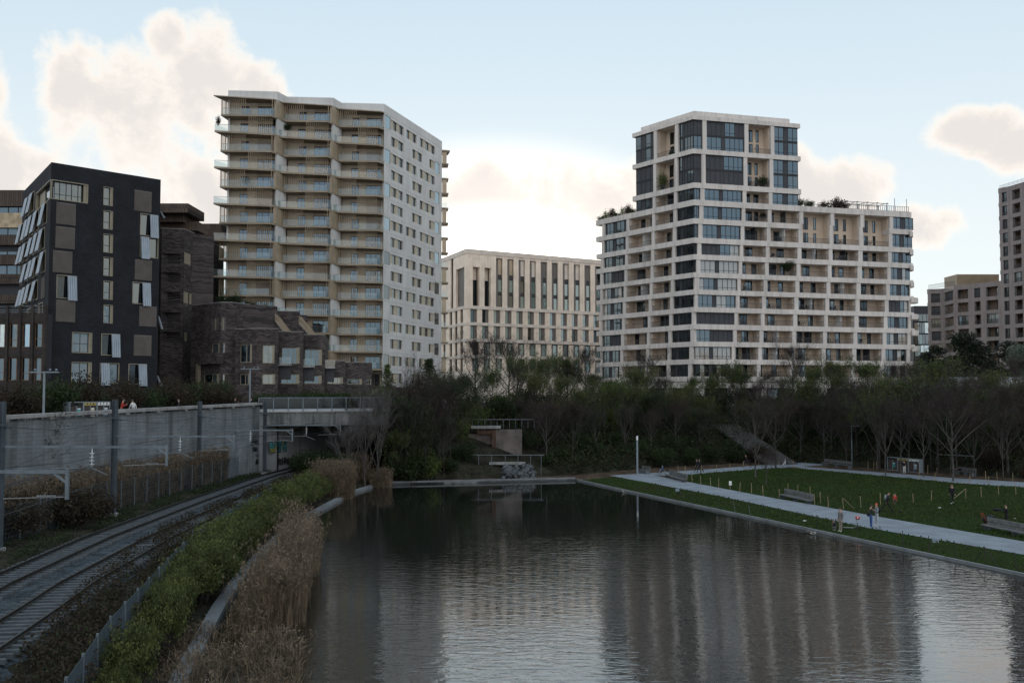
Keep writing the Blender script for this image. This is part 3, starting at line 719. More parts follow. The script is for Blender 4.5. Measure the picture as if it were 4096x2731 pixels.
# ------------------------------------------------------------------ office block between the towers
def office():
    C = (-9.85, 215.0); Rr = (20.5, 233.6); d = ((Rr[0] - C[0]) / 35.6, (Rr[1] - C[1]) / 35.6)
    Rx = (C[0] + d[0] * 52, C[1] + d[1] * 52); Lf = (-14.75, 227.0)
    F = Face(C, Rx); G = Face((-18.5, 236.2), C)
    root = thing('office_block', 'lower pale stone office block with tall dark window slots, in the gap between the towers', 'office building', (C[0], C[1], 8.6))
    o = (1750, 950); k_ = 2.613
    X = lambda px, py=500: F.hit(o[0] + px / k_, o[1] + py / k_)[0]
    Zc = lambda py: F.hit(o[0] + 300 / k_, o[1] + py / k_)[1]
    G0 = G.len
    # level heights read at the corner
    zt, zp, z_b1t, z_b1b, z_b2t, z_b2b, z_b3t, z_b3b, z_b4t, z_b4b, zbase = [Zc(v) for v in (117, 165, 708, 742, 882, 914, 1052, 1086, 1225, 1258, 1395)]
    st, pr = MT['office_stone'], MT['office_pier']
    for nm, a, b in (('roof_band', zp, zt), ('floor_band', z_b1b, z_b1t), ('floor_band', z_b2b, z_b2t), ('floor_band', z_b3b, z_b3t), ('floor_band', z_b4b, z_b4t)):
        n = 14; ex = .14 if nm == 'floor_band' else .1
        for i in range(n): piece('stone_band', st, root, F, F.len * i / n + (.0 if i else -.1), F.len * (i + 1) / n - .025, a, b, -.9, ex)
        for i in range(4): piece('stone_band', st, root, G, G0 * i / 4 + .0, G0 * (i + 1) / 4 - (.025 if i < 3 else .16), a, b, -.9, ex - .004)
    piece('shadow_joint', MT['dark_panel'], root, F, -.02, F.len, z_b3b - .15, z_b3b, -.6, .03)
    b = MB(); b.prism([F.pt(.5, -1.5), F.pt(F.len - .5, -1.5), F.pt(F.len - .5, -16), G.pt(0.5, -14), G.pt(.3, -1.5)], 8.4, zp); obj('inner_core', b, MT['office_dark'], root)
    # ground storey
    piece('plinth', st, root, F, 0, F.len, 8.4, zbase, -.9, 0); piece('plinth', st, root, G, 0, G0, 8.4, zbase, -.9, -.004)
    def bay_windows(F_, slots, z0, z1, dark_left, dk=.42, glass=(MT['office_glass'], MT['office_glass'], MT['office_glass_b'])):
        prev = 0
        for a, b in slots:
            if a - prev > .1:                    # pier of upright panels between the slots
                n = max(1, round((a - prev) / .75)); w = (a - prev) / n
                for i in range(n): piece('pier_panel', pr, root, F_, prev + i * w + .012, prev + (i + 1) * w - .012, z0, z1, -.5, 0)
            m = a + (b - a) * (dk if dark_left else 1 - dk)
            g0, g1, q0, q1 = (m, b, a, m) if dark_left else (a, m, m, b)
            piece('grey_panel', MT['office_dark'], root, F_, q0, q1, z0, z1, -.7, -.28)
            o2 = window(root, F_, g0, g1, z0 + .02, z1 - .02, [1], t=-.34, low=0, fw=.06, glass=MT['glass_c'] if rnd.random() < .14 else list(glass))
            prev = b
        return prev
    # regular lower storeys
    low = [(345, 415), (467, 535), (587, 657), (707, 775), (825, 893), (943, 1010), (1060, 1125), (1175, 1240), (1290, 1355), (1405, 1467), (1518, 1582), (1630, 1692), (1742, 1804), (1852, 1912)]
    S1 = [(X(a, 800), X(b, 800)) for a, b in low]
    e = bay_windows(F, S1, z_b2t, z_b1b, False); piece('pier_panel', pr, root, F, e, F.len, z_b2t, z_b1b, -.5, 0)
    e = bay_windows(F, S1, z_b3t, z_b2b, False); piece('pier_panel', pr, root, F, e, F.len, z_b3t, z_b2b, -.5, 0)
    S2 = [(a + .45, b + .45) for a, b in S1]
    e = bay_windows(F, S2, z_b4t, z_b3b - .15, True, .3); piece('pier_panel', pr, root, F, e, F.len, z_b4t, z_b3b - .15, -.5, 0)
    e = bay_windows(F, S2, zbase, z_b4b, True, .3); piece('pier_panel', pr, root, F, e, F.len, zbase, z_b4b, -.5, 0)
    # tall top storey: two open corner bays, then full-height slots
    zl = Zc(300); z_mid1, z_mid2, z_m3 = Zc(545), Zc(400), Zc(575)
    L2 = [(370, 438), (492, 558)]; top = [(612, 680), (730, 797), (848, 915), (965, 1030), (1080, 1147), (1195, 1260), (1310, 1375), (1425, 1490), (1537, 1600), (1648, 1712), (1758, 1822), (1866, 1930)]
    So = [(X(a, 450), X(b, 450)) for a, b in L2]; St = [(X(a, 450), X(b, 450)) for a, b in top]
    prev = 0
    for i, (a, b) in enumerate(So + St):
        n = max(1, round((a - prev) / .75)); w = (a - prev) / n
        for j in range(n): piece('pier_panel', pr, root, F, prev + j * w + .012, prev + (j + 1) * w - .012, z_b1t, zp, -.9, 0)
        if i < 2:
            for j in range(2): piece('pier_panel', pr, root, F, a + j * (b - a) / 2 + .012, a + (j + 1) * (b - a) / 2 - .012, zl, zp, -.9, 0)
            window(root, F, a, b, z_b1t, Zc(430), [1, 1], t=-1.4, low=.5, glass=[MT['office_glass'], MT['glass_c']])
            piece('back_wall', pr, root, F, a, b, Zc(430), zl, -1.42, -1.36)
        else:
            m = a + (b - a) * .38; za, zb_ = Zc(225), Zc(365)
            piece('grey_panel', MT['office_dark'], root, F, a, m, z_b1t, Zc(190), -.7, -.28)
            piece('lintel_panel', st, root, F, a, b, Zc(190), zp, -.6, -.04)
            g = [MT['office_glass'], MT['office_glass'], MT['office_glass_b'], MT['glass_a']]
            window(root, F, m, b, Zc(365), Zc(190), [1], t=-.34, low=0, glass=MT['tan'] if i in (2, 3) else ([MT['office_dark'], MT['office_stone']] if i < 11 else MT['glass_c']))
            piece('dark_spandrel', MT['dark_panel'], root, F, m, b, Zc(410), Zc(365), -.5, -.3)
            window(root, F, m, b, Zc(548), Zc(410), [1], t=-.34, low=0, glass=g)
            piece('dark_spandrel', MT['dark_panel'], root, F, m, b, Zc(578), Zc(548), -.5, -.3)
            window(root, F, m, b, z_b1t, Zc(578), [1], t=-.34, low=0, glass=g)
        prev = b
    piece('pier_panel', pr, root, F, prev, F.len, z_b1t, zp, -.9, 0)
    # left-hand face
    def GX(px): return G.hit(o[0] + px / k_, o[1] + 500 / k_)[0]
    lo = [(GX(a), GX(b)) for a, b in ((60, 85), (127, 154), (182, 208), (238, 266))]
    lo = [(max(.1, a), b) for a, b in lo if b > .3]
    for za, zb_ in ((z_b2t, z_b1b), (z_b3t, z_b2b), (z_b4t, z_b3b), (zbase, z_b4b)):
        prev = 0
        for a, b in lo:
            piece('pier_panel', pr, root, G, prev, a - .0, za, zb_, -.5, 0); window(root, G, a, b, za, zb_, [1, 1], t=-.3, low=0, glass=MT['glass_c']); prev = b
        piece('pier_panel', pr, root, G, prev, G0 - .02, za, zb_, -.5, -.004)
    a0, a1, b0, b1 = GX(138), GX(164), GX(193), GX(279)
    for x0, x1 in ((0, a0), (a1, b0), (b1, G0 - .02)):
        if x1 > x0: piece('pier_panel', pr, root, G, x0, x1, z_b1t, zp, -.5, -.004)
    window(root, G, a0, a1, z_b1t, zp, [1, 1], t=-.3, low=.5, glass=MT['glass_c'])
    piece('pier_panel', pr, root, G, b0, b1, zl, zp, -.5, 0); window(root, G, b0, b1, z_b1t, Zc(430), [1, 1], t=-1.2, low=.5, glass=MT['office_glass']); piece('back_wall', pr, root, G, b0, b1, Zc(430), zl, -1.3, -1.2)
    mb = MB()                                    # ladder rails on the roof
    for x in (1218, 1250): s = X(x, 180); mb.fbox(F, s, s + .06, zt, zt + 1.1, -1, -.94)
    mb.fbox(F, X(1218, 180), X(1250, 180), zt + 1.05, zt + 1.1, -1, -.95); obj('roof_ladder', mb, MT['galv'], root)
office()

# ------------------------------------------------------------------ charcoal brick block on the left
def dark_block():
    C = (-57.0, 122.0); Rr = (-46.6, 132.0); Lf = (-70.5, 142.0)
    c3 = at_y(200, 900, 122.0); C = (c3.x, 122.0); r3 = at_y(640, 900, 132.2); Rr = (r3.x, 132.2); l3 = at_y(88, 900, 140.5); Lf = (l3.x, 140.5)
    F = Face(C, Rr); G = Face(Lf, C)
    root = thing('brick_block', 'charcoal brick block with slatted shutters and pale folding shutters, behind the retaining wall', 'apartment building', (C[0], C[1], 8.6))
    cv = lambda x, y: (x / 1.425, 600 + y / 1.425)
    FR = lambda x0, y0, x1, y1: F.rect(*cv(x0, y0), *cv(x1, y1))
    zt = F.hit(*cv(290, 70))[1]
    bm = brickmat('charcoal_brick', F.d, (.026, .028, .034), (.016, .017, .021), (.010, .010, .012), .44, .105, bump=.7, msize=.012)
    bm2 = brickmat('charcoal_brick_side', G.d, (.026, .028, .034), (.016, .017, .021), (.010, .010, .012), .44, .105, bump=.7, msize=.012)
    slim = [FR(590, a, 642, b) for a, b in ((213, 317), (347, 452), (480, 585), (612, 718), (747, 852), (883, 987))]
    louv = [FR(*q) for q in ((322, 305, 430, 425), (318, 441, 425, 561), (303, 578, 410, 698), (320, 858, 427, 978), (767, 235, 862, 350), (770, 628, 864, 741), (795, 893, 890, 1004), (764, 1057, 861, 1171))]
    fold = [((322, 715, 437, 846), 'R'), ((799, 367, 901, 490), 'R'), ((798, 498, 901, 614), 'L'), ((755, 755, 858, 878), 'R'), ((577, 1048, 684, 1170), 'R'), ((568, 1215, 678, 1330), 'L'), ((732, 1219, 836, 1334), 'R')]
    fold = [(FR(*q), sd) for q, sd in fold]
    plain = [FR(410, 1040, 524, 1156), FR(407, 1209, 521, 1326)]
    cw = FR(289, 183, 501, 292); cw = (0.0, cw[1], cw[2], cw[3])
    mb = holed(F, 0, F.len, 8.4, zt, slim + [f for f, _ in fold] + plain + [cw], .3)
    obj('wall', mb, bm, root)
    # left face openings
    cg = lambda x, y: (x / 1.742, 740 + y / 1.742)
    GR = lambda x0, y0, x1, y1: G.rect(*cg(x0, y0), *cg(x1, y1))
    cells = [(180, 88, 205, 215), (213, 55, 238, 185), (299, 128, 328, 272), (140, 275, 163, 400), (178, 240, 203, 375), (206, 213, 233, 350), (243, 180, 270, 322),
             (140, 427, 162, 545), (166, 405, 191, 530), (209, 366, 237, 490), (246, 333, 273, 470), (282, 305, 312, 450), (172, 548, 197, 670), (208, 524, 235, 650), (238, 502, 265, 632), (289, 463, 317, 608),
             (140, 728, 162, 840), (164, 710, 189, 830), (195, 688, 220, 815), (235, 666, 263, 800)]
    gh = [GR(*q) for q in cells]
    g2 = [GR(268, 822, 298, 905), GR(192, 858, 222, 905), GR(228, 840, 252, 905)]
    cwg = GR(252, 45, 340, 130); cwg = (cwg[0], G.len, cw[2], cw[3])
    obj('wall', holed(G, 0, G.len, 8.4, zt, gh + g2 + [cwg], .3), bm2, root)
    b = MB(); b.prism([C, Rr, (Rr[0] - 10, Rr[1] + 14), (Lf[0] + 4, Lf[1] + 4), Lf], zt - .001, zt + .02); obj('roof', b, MT['dark_panel'], root)
    b = MB(); b.prism([F.pt(.8, -1.6), F.pt(F.len - .4, -.8), F.pt(F.len - .4, -14), G.pt(.5, -9), G.pt(.5, -.8)], 8.4, zt - .05); obj('inner_core', b, MT['black'], root)
    def frame(F_, r, m=MT['gold'], w=.07, t0=-.3, t1=.04):
        s0, s1, z0, z1 = r; mb = MB()
        mb.fbox(F_, s0, s1, z0 - .02, z0 + w, t0, t1); mb.fbox(F_, s0, s1, z1 - w, z1 + .02, t0, t1)
        mb.fbox(F_, s0 - .02, s0 + w, z0 + w, z1 - w, t0, t1); mb.fbox(F_, s1 - w, s1 + .02, z0 + w, z1 - w, t0, t1)
        return obj('window_frame', mb, m, root)
    for r in slim:
        s0, s1, z0, z1 = r; q = s0 + (s1 - s0) * .74
        frame(F, r, w=.04); piece('reveal_panel', MT['gold'], root, F, q, s1 - .04, z0 + .04, z1 - .04, -.26, -.05)
        window(root, F, s0 + .04, q, z0 + .04, z1 - .04, [1], t=-.2, low=.38, glass=MT['glass_a'], fw=.05)
    for s0, s1, z0, z1 in louv:
        mb = MB(); n = 24; h = (z1 - z0) / n
        for i in range(n):
            z = z0 + i * h
            mb.hexa([(*F.pt(s0, .10).xy, z), (*F.pt(s1, .10).xy, z), (*F.pt(s1, .02).xy, z + h * .3), (*F.pt(s0, .02).xy, z + h * .3), (*F.pt(s0, .10).xy, z + h * .5), (*F.pt(s1, .10).xy, z + h * .5), (*F.pt(s1, .02).xy, z + h * .9), (*F.pt(s0, .02).xy, z + h * .9)])
        mb.fbox(F, s0 - .04, s1 + .04, z0 - .04, z1 + .04, .0, .015)
        obj('slatted_shutter', mb, MT['louvre'], root)
    def folding(F_, s0, s1, z0, z1, out=.35):
        """corrugated shutter leaves pushed out at the foot"""
        mb = MB(); n = 9; w = (s1 - s0) / n
        for i in range(n):
            a, b2 = s0 + i * w, s0 + (i + 1) * w; ta, tb = (.0, .12) if i % 2 else (.12, .0)
            P = lambda s, t, z: (*F_.pt(s, t).xy, z)
            mb.hexa([P(a, .08 + ta + out, z0), P(b2, .08 + tb + out, z0), P(b2, .05 + tb + out, z0), P(a, .05 + ta + out, z0), P(a, .08 + ta, z1), P(b2, .08 + tb, z1), P(b2, .05 + tb, z1), P(a, .05 + ta, z1)])
        return obj('folding_shutter', mb, MT['shutter'], root)
    for (s0, s1, z0, z1), sd in fold:
        frame(F, (s0, s1, z0, z1)); m = (s0 + s1) / 2
        window(root, F, s0 + .07, s1 - .07, z0 + .07, z1 - .07, [1, 1], t=-.2, low=0, glass=[MT['glass_c'], MT['glass_a']], fw=.05)
        a, b2 = (m, s1 - .02) if sd == 'R' else (s0 + .02, m); folding(F, a, b2, z0 - .25, z1 - .03, .3)
    for r in plain:
        frame(F, r); s0, s1, z0, z1 = r; q = s0 + (s1 - s0) * .84
        piece('reveal_panel', MT['gold'], root, F, q, s1 - .07, z0 + .07, z1 - .07, -.26, -.05)
        window(root, F, s0 + .07, q, z0 + .07, z1 - .07, [1, 1], t=-.2, low=.45, glass=[MT['glass_b'], MT['glass_a']], fw=.05)
    # corner window
    s1 = cw[1]; frame(F, (0.05, s1, cw[2], cw[3]), w=.09, t1=.06); piece('reveal_panel', MT['gold'], root, F, s1 - .5, s1 - .09, cw[2] + .09, cw[3] - .09, -.3, -.06)
    window(root, F, .55, s1 - .5, cw[2] + .09, cw[3] - .09, [1, 1.3, 1.1, 1.3, .8], t=-.42, low=.3, glass=MT['glass_a'])
    frame(G, (cwg[0], G.len - .05, cw[2], cw[3]), w=.09, t1=.06); window(root, G, lerp(cwg[0], G.len, .45), G.len - .5, cw[2] + .09, cw[3] - .09, [1, 1], t=-.42, low=0, glass=MT['glass_b'])
    piece('reveal_panel', MT['gold'], root, G, cwg[0] + .1, lerp(cwg[0], G.len, .4), cw[2] + .09, cw[3] - .09, -.5, -.4)
    for (s0, s1, z0, z1) in gh:
        frame(G, (s0, s1, z0, z1), w=.1); window(root, G, s0 + .1, s1 - .1, z0 + .1, z1 - .1, [1, 1], t=-.2, low=0, glass=MT['glass_c'])
        folding(G, s0 + .1, lerp(s0, s1, .55), z0 - .12, z1 - .05, .5)
    for r in g2:
        frame(G, r, w=.1); window(root, G, r[0] + .1, r[1] - .1, r[2] + .1, r[3] - .1, [1, 1], t=-.2, low=0, glass=MT['glass_c'])
    for (x0, y0, x1, y1) in ((289, 640, 314, 785), (140, 560, 160, 700)):
        s0, s1, z0, z1 = GR(x0, y0, x1, y1); mb = MB()
        for i in range(22): z = z0 + i * (z1 - z0) / 22; mb.fbox(G, s0, s1, z, z + .06, .0, .06)
        obj('slatted_shutter', mb, MT['louvre'], root)
    # shutters seen edge-on at the right-hand corner
    S = Face(Rr, (Rr[0] - 10, Rr[1] + 14)); zs = [F.hit(*cv(915, y)) for y in ()]
    obj('wall', holed(S, 0, S.len, 8.4, zt, [], .1), bm2, root)
    for y0, y1 in ((345, 380), (945, 1018), (1285, 1345)):
        z1_, z0_ = F.hit(*cv(905, y0))[1], F.hit(*cv(905, y1))[1]; folding(S, .3, .9, z0_, z1_, .55)
MT['louvre'] = mat('taupe_louvre', (.15, .13, .115), .6, .1, 1)
MT['shutter'] = mat('pale_blue_shutter', (.33, .375, .42), .45, .08, 1, metal=.2)
dark_block()
# ------------------------------------------------------------------ brown brick terraces below the tower
MT['brick_dk'] = None
def brick_terraces():
    root = thing('brick_terrace_building', 'dark brown wavy brick building with stepped roof terraces, in front of the beige tower', 'apartment building', (-38, 140, 8.6))
    o, k_ = (600, 600), 1.568
    PX = lambda x, y: (o[0] + x / k_, o[1] + y / k_)
    bmats = {}
    def seg(x0, Y0, x1, Y1, top, wins=(), zb=8.4, ref=None, cap=True):
        p, q = at_y(*PX(x0, 1200), Y0), at_y(*PX(x1, 1200), Y1); F = Face(p, q)
        zt = top if isinstance(top, float) else F.hit(*PX((x0 + x1) / 2, top))[1]
        key = round(F.ang, 1)
        if key not in bmats:
            bmats[key] = brickmat('brown_wave_brick', F.d, (.135, .108, .10), (.038, .032, .033), (.02, .018, .018), .62, .16, bump=.9, wave=1.3)
        R_ = []
        for w in wins:
            s0, s1, z0, z1 = F.rect(*PX(w[0], w[1]), *PX(w[2], w[3])); R_.append((max(.05, s0), min(F.len - .05, s1), max(zb + .1, z0), min(z1, zt - .2), *w[4:]))
        mb = holed(F, 0, F.len, zb, zt, [r[:4] for r in R_], .35)
        b2 = Vector((F.n.x, F.n.y, 0)) * -9
        a, c = F.pt(0), F.pt(F.len)
        mb.add([(a.x, a.y, zt), (c.x, c.y, zt), (c.x + b2.x, c.y + b2.y, zt), (a.x + b2.x, a.y + b2.y, zt)], [(0, 1, 2, 3)])
        for s, sg in ((0, 1), (F.len, -1)):
            a = F.pt(s); mb.add([(a.x, a.y, zb), (a.x + b2.x, a.y + b2.y, zb), (a.x + b2.x, a.y + b2.y, zt), (a.x, a.y, zt)], [(0, 1, 2, 3)])
        obj('brick_wall', mb, bmats[key], root)
        if cap: piece('coping', MT['concrete'], root, F, 0, F.len, zt, zt + .08, -.45, .05)
        for r in R_:
            s0, s1, z0, z1 = r[:4]; kind = r[4] if len(r) > 4 else 'w'
            if kind == 'w':      # gold framed window with a gold shutter panel
                n = r[5] if len(r) > 5 else 2
                window(root, F, s0, s1, z0, z1, [1] * n, t=-.2, low=0, frame=MT['gold'], fw=.09, glass=[MT['glass_a'], MT['glass_a'], MT['glass_b']])
                q = s0 + (s1 - s0) * .8; piece('shutter_panel', MT['gold'], root, F, q, s1 - .02, z0 + .02, z1 - .02, -.18, -.08)
            elif kind == 's':    # closed slatted shutter
                mb = MB(); m = 22
                for i in range(m): z = z0 + (z1 - z0) * i / m; mb.fbox(F, s0, s1, z, z + (z1 - z0) / m * .65, -.14, -.06)
                mb.fbox(F, s0, s1, z0, z1, -.2, -.15); obj('slatted_shutter', mb, MT['louvre'], root)
                piece('frame_mullion', MT['gold'], root, F, (s0 + s1) / 2 - .05, (s0 + s1) / 2 + .05, z0, z1, -.15, -.02)
            elif kind == 'l':    # recessed balcony
                piece('back_wall', MT['dark_panel'], root, F, s0, s1, z0, z1, -1.9, -1.8)
                window(root, F, s0 + .2, s1 - .2, z0, z1 - .2, [1, 1, 1], t=-1.5, low=0, frame=MT['gold'], glass=[MT['glass_a'], MT['glass_c']])
                railing(root, F, s0, s1, z0 - .02, .5, -.05)
            elif kind == 'p':    # pair of folding panels
                for i in range(2):
                    a = lerp(s0, s1, i / 2 + .03); b = lerp(s0, s1, i / 2 + .42); piece('shutter_panel', MT['gold'], root, F, a, b, z0, z1, -.16, -.06)
                window(root, F, s0, s1, z0, z1, [1, 1], t=-.22, low=0, frame=MT['gold'], glass=MT['glass_c'])
        return F, zt
    rows = [(650, 712), (768, 830), (890, 960), (1018, 1076), (1140, 1205), (1262, 1325)]
    Z = 34.4
    seg(-40, 147, 62, 144.5, Z, cap=True)
    seg(62, 144.5, 205, 145.3, Z, [(72, a, 190, b, 'l') for a, b in rows[:5]] )
    seg(205, 145.3, 318, 152.5, Z - .0, [(212, rows[0][0] + 5, 312, rows[0][1] + 15, 'p'), (248, 783, 300, 842, 'w'), (208, 895, 285, 965, 'p'), (215, 1140, 236, 1200, 'p')])
    seg(318, 152.5, 455, 166, Z)
    # front wing
    Fz, z1 = seg(285, 142.5, 440, 137.6, 966, [(385, 1052, 432, 1130, 's'), (383, 1210, 436, 1272, 'w', 1), (332, 1402, 436, 1466, 'w', 2)])
    seg(440, 137.6, 540, 138.2, z1, [(442, 1052, 475, 1130, 's'), (444, 1210, 472, 1272, 'w', 1), (446, 1402, 470, 1466, 'w', 1)])
    seg(540, 139.0, 625, 141.2, z1)
    F2, z2 = seg(535, 137.2, 670, 135.9, 1122, [(562, 1215, 640, 1332, 'w', 2), (560, 1402, 626, 1472, 'w', 2)])
    seg(670, 135.9, 806, 136.6, z2, [(706, 1221, 782, 1337, 'w', 2), (704, 1402, 786, 1468, 'w', 2)])
    F3, z3 = seg(806, 138.8, 962, 139.4, 1140, [(826, 1236, 940, 1340, 'w', 3), (820, 1404, 938, 1466, 'w', 3)])
    F4, z4 = seg(962, 140.6, 1098, 141, 1160, [(970, 1248, 1080, 1350, 'w', 3), (966, 1412, 1078, 1466, 'w', 2)])
    F5, z5 = seg(1098, 142.0, 1226, 142.6, 1322, [(1110, 1422, 1212, 1466, 'w', 3)])
    F6, z6 = seg(1226, 143.2, 1394, 144.6, 1333, [(1236, 1432, 1332, 1470, 'w', 3), (1350, 1434, 1390, 1470, 'w', 2)])
    seg(625, 147.0, 785, 148.2, 988); seg(785, 150.2, 938, 151.2, 1012); seg(938, 153.0, 985, 153.6, 1036)
    # protruding brick balcony and small balconies
    piece('brick_balcony', bmats[round(Fz.ang, 1)], root, Fz, Fz.hit(*PX(333, 1300))[0], Fz.len + .6, Fz.hit(*PX(400, 1342))[1], Fz.hit(*PX(400, 1272))[1], -.2, .8)
    piece('entrance_post', MT['gold'], root, Fz, Fz.hit(*PX(303, 1400))[0], Fz.hit(*PX(318, 1400))[0], 8.4, Fz.hit(*PX(310, 1340))[1], -.2, .4)
    for F, a, b, y in ((F3, 806, 888, 1344), (F4, 958, 1035, 1355), (F5, 1098, 1160, 1362)):
        s0, s1 = F.hit(*PX(a, y))[0], F.hit(*PX(b, y))[0]; z = F.hit(*PX(a, y))[1]
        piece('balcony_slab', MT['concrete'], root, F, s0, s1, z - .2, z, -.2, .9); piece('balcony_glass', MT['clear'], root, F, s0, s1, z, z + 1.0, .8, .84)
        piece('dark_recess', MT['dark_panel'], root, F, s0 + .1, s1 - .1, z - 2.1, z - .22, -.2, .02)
    # outside stairs between the terraces
    for (xa, ya, xb, yb, Yd) in ((625, 1008, 700, 1116, 142.5), (785, 1025, 868, 1132, 143.5), (935, 1040, 1030, 1152, 145.0)):
        p, q = at_y(*PX(xa, ya), Yd), at_y(*PX(xb, yb), Yd); mb = MB()
        n = 12
        for i in range(n):
            a = p.lerp(q, i / n); b = p.lerp(q, (i + 1) / n)
            mb.box((a.x, Yd, b.z - 1.05), (b.x, Yd + 1.2, b.z - .9))
        obj('stair_flight', mb, MT['concrete'], root); mb = MB()
        for dy in (-.02, 1.22):
            mb.bar((p.x, Yd + dy, p.z), (q.x, Yd + dy, q.z), .07); mb.bar((p.x, Yd + dy, p.z - .95), (q.x, Yd + dy, q.z - .95), .07)
            for i in range(26): a = p.lerp(q, i / 25); mb.bar((a.x, Yd + dy, a.z - .95), (a.x, Yd + dy, a.z), .035)
        obj('stair_railing', mb, MT['slat'], root)
    # brown metal attic boxes
    met = brickmat('brown_pleated_metal', (1, 0, 0), (.11, .08, .06), (.075, .055, .045), (.03, .022, .02), .5, 3.2, bump=.5, msize=.03)
    def attic(x0, y0, x1, y1, Yd, dp=8):
        a, b = at_y(*PX(x0, y0), Yd), at_y(*PX(x1, y1), Yd); mb = MB(); mb.box((a.x, Yd, b.z), (b.x, Yd + dp, a.z)); obj('metal_attic', mb, met, root)
    attic(-20, 335, 238, 392, 150); attic(-20, 392, 206, 450, 152); attic(40, 448, 300, 505, 153.5, 4); attic(206, 462, 446, 560, 170)
brick_terraces()

# ------------------------------------------------------------------ far-left metal-clad block and the low glazed wing before it
def left_blocks():
    root = thing('metal_clad_block', 'brown pleated metal block with ribbon windows, cut by the left edge', 'apartment building', (-80, 150, 8.6))
    o, k_ = (0, 740), 1.742; Yd = 152.0
    p, q = at_y(-420, 1200, Yd), at_y(140, 1200, Yd); F = Face(p, q)
    Zv = lambda y: F.hit(o[0] + 60 / k_, o[1] + y / k_)[1]
    met = brickmat('bronze_pleated_metal', F.d, (.10, .075, .058), (.07, .052, .042), (.028, .02, .018), .35, 3.5, bump=.6, msize=.03)
    met2 = mat('bronze_bright_metal', (.30, .23, .15), .3, .25, 1.2, metal=.7)
    zt = Zv(38); b = MB(); b.prism([F.pt(0, -2.1), F.pt(F.len, -2.1), F.pt(F.len, -14), F.pt(0, -14)], 8.4, zt - .2); obj('inner_core', b, MT['dark_panel'], root)
    lev = [(38, 150, 'm'), (150, 196, 'w'), (196, 298, 'b'), (298, 348, 'w'), (348, 420, 'm'), (420, 458, 'd'), (458, 486, 'w'), (486, 556, 'm'), (556, 622, 'w'), (622, 690, 'm'), (690, 766, 'd'), (766, 826, 'm'), (826, 910, 'd'), (910, 990, 'm'), (990, 1080, 'w')]
    for a, b_, k in lev:
        z1, z0 = Zv(a), Zv(b_)
        if k in 'mb': piece('metal_band', met if k == 'm' else met2, root, F, 0, F.len, z0, z1, -2, .25 if k == 'm' else .1)
        elif k == 'w':
            n = 14
            for i in range(n): window(root, F, F.len * i / n, F.len * (i + 1) / n, z0, z1, [1], t=-.3, low=0, glass=[MT['glass_a'], MT['glass_a'], MT['glass_mirror'], MT['glass_b']])
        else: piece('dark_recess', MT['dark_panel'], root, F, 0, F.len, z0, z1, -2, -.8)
    piece('base_wall', met, root, F, 0, F.len, 8.4, Zv(1080), -2, 0)
    # low wing with brick columns
    root = thing('glazed_low_wing', 'low brown wing with slim columns and tall windows, in front of the charcoal block', 'building', (-66, 120, 8.6))
    Yd = 120.6; p, q = at_y(-330, 1200, Yd + 2), at_y(184, 1200, Yd); F = Face(p, q)
    S = lambda x: F.hit(o[0] + x / k_, 1300)[0]
    Zv = lambda y: F.hit(o[0] + 160 / k_, o[1] + y / k_)[1]
    bm = brickmat('brown_long_brick', F.d, (.075, .06, .052), (.045, .037, .034), (.02, .018, .017), .6, .12, bump=.7)
    cols = [-380, -293, -206, -119, -32, 55, 144, 231, 315]
    for x in cols: piece('column', bm, root, F, S(x - 8), S(x + 8), 8.4, Zv(842), -.3, .25)
    for a, b_ in ((895, 962), (1130, 1200), (1362, 1600)): piece('brick_band', bm, root, F, S(-380), S(315), max(8.4, Zv(b_)), Zv(a), -.4, .05)
    for i in range(len(cols) - 1):
        a, b_ = S(cols[i] + 8), S(cols[i + 1] - 8)
        for y0, y1 in ((962, 1130), (1200, 1362)):
            window(root, F, a, b_ - (b_ - a) * .25, Zv(y1), Zv(y0), [1], t=-.2, low=rnd.choice([.3, .0, .35]), frame=MT['wood'], glass=[MT['glass_a'], MT['glass_b'], MT['glass_mirror']], fw=.08)
            window(root, F, b_ - (b_ - a) * .25, b_, Zv(y1), Zv(y0), [1], t=-.25, low=0, frame=MT['wood'], glass=MT['glass_c'], fw=.06)
    b = MB(); b.prism([F.pt(S(-380), -.45), F.pt(S(315), -.45), F.pt(S(315), -1.5), F.pt(S(-380), -18)], 8.4, Zv(900)); obj('inner_core', b, MT['dark_panel'], root)
    mb = MB()
    for y in (845, 870, 885): z = Zv(y); mb.fbox(F, S(-380), S(308), z - .03, z + .03, .08, .14)
    obj('roof_railing', mb, MT['galv'], root)
left_blocks()

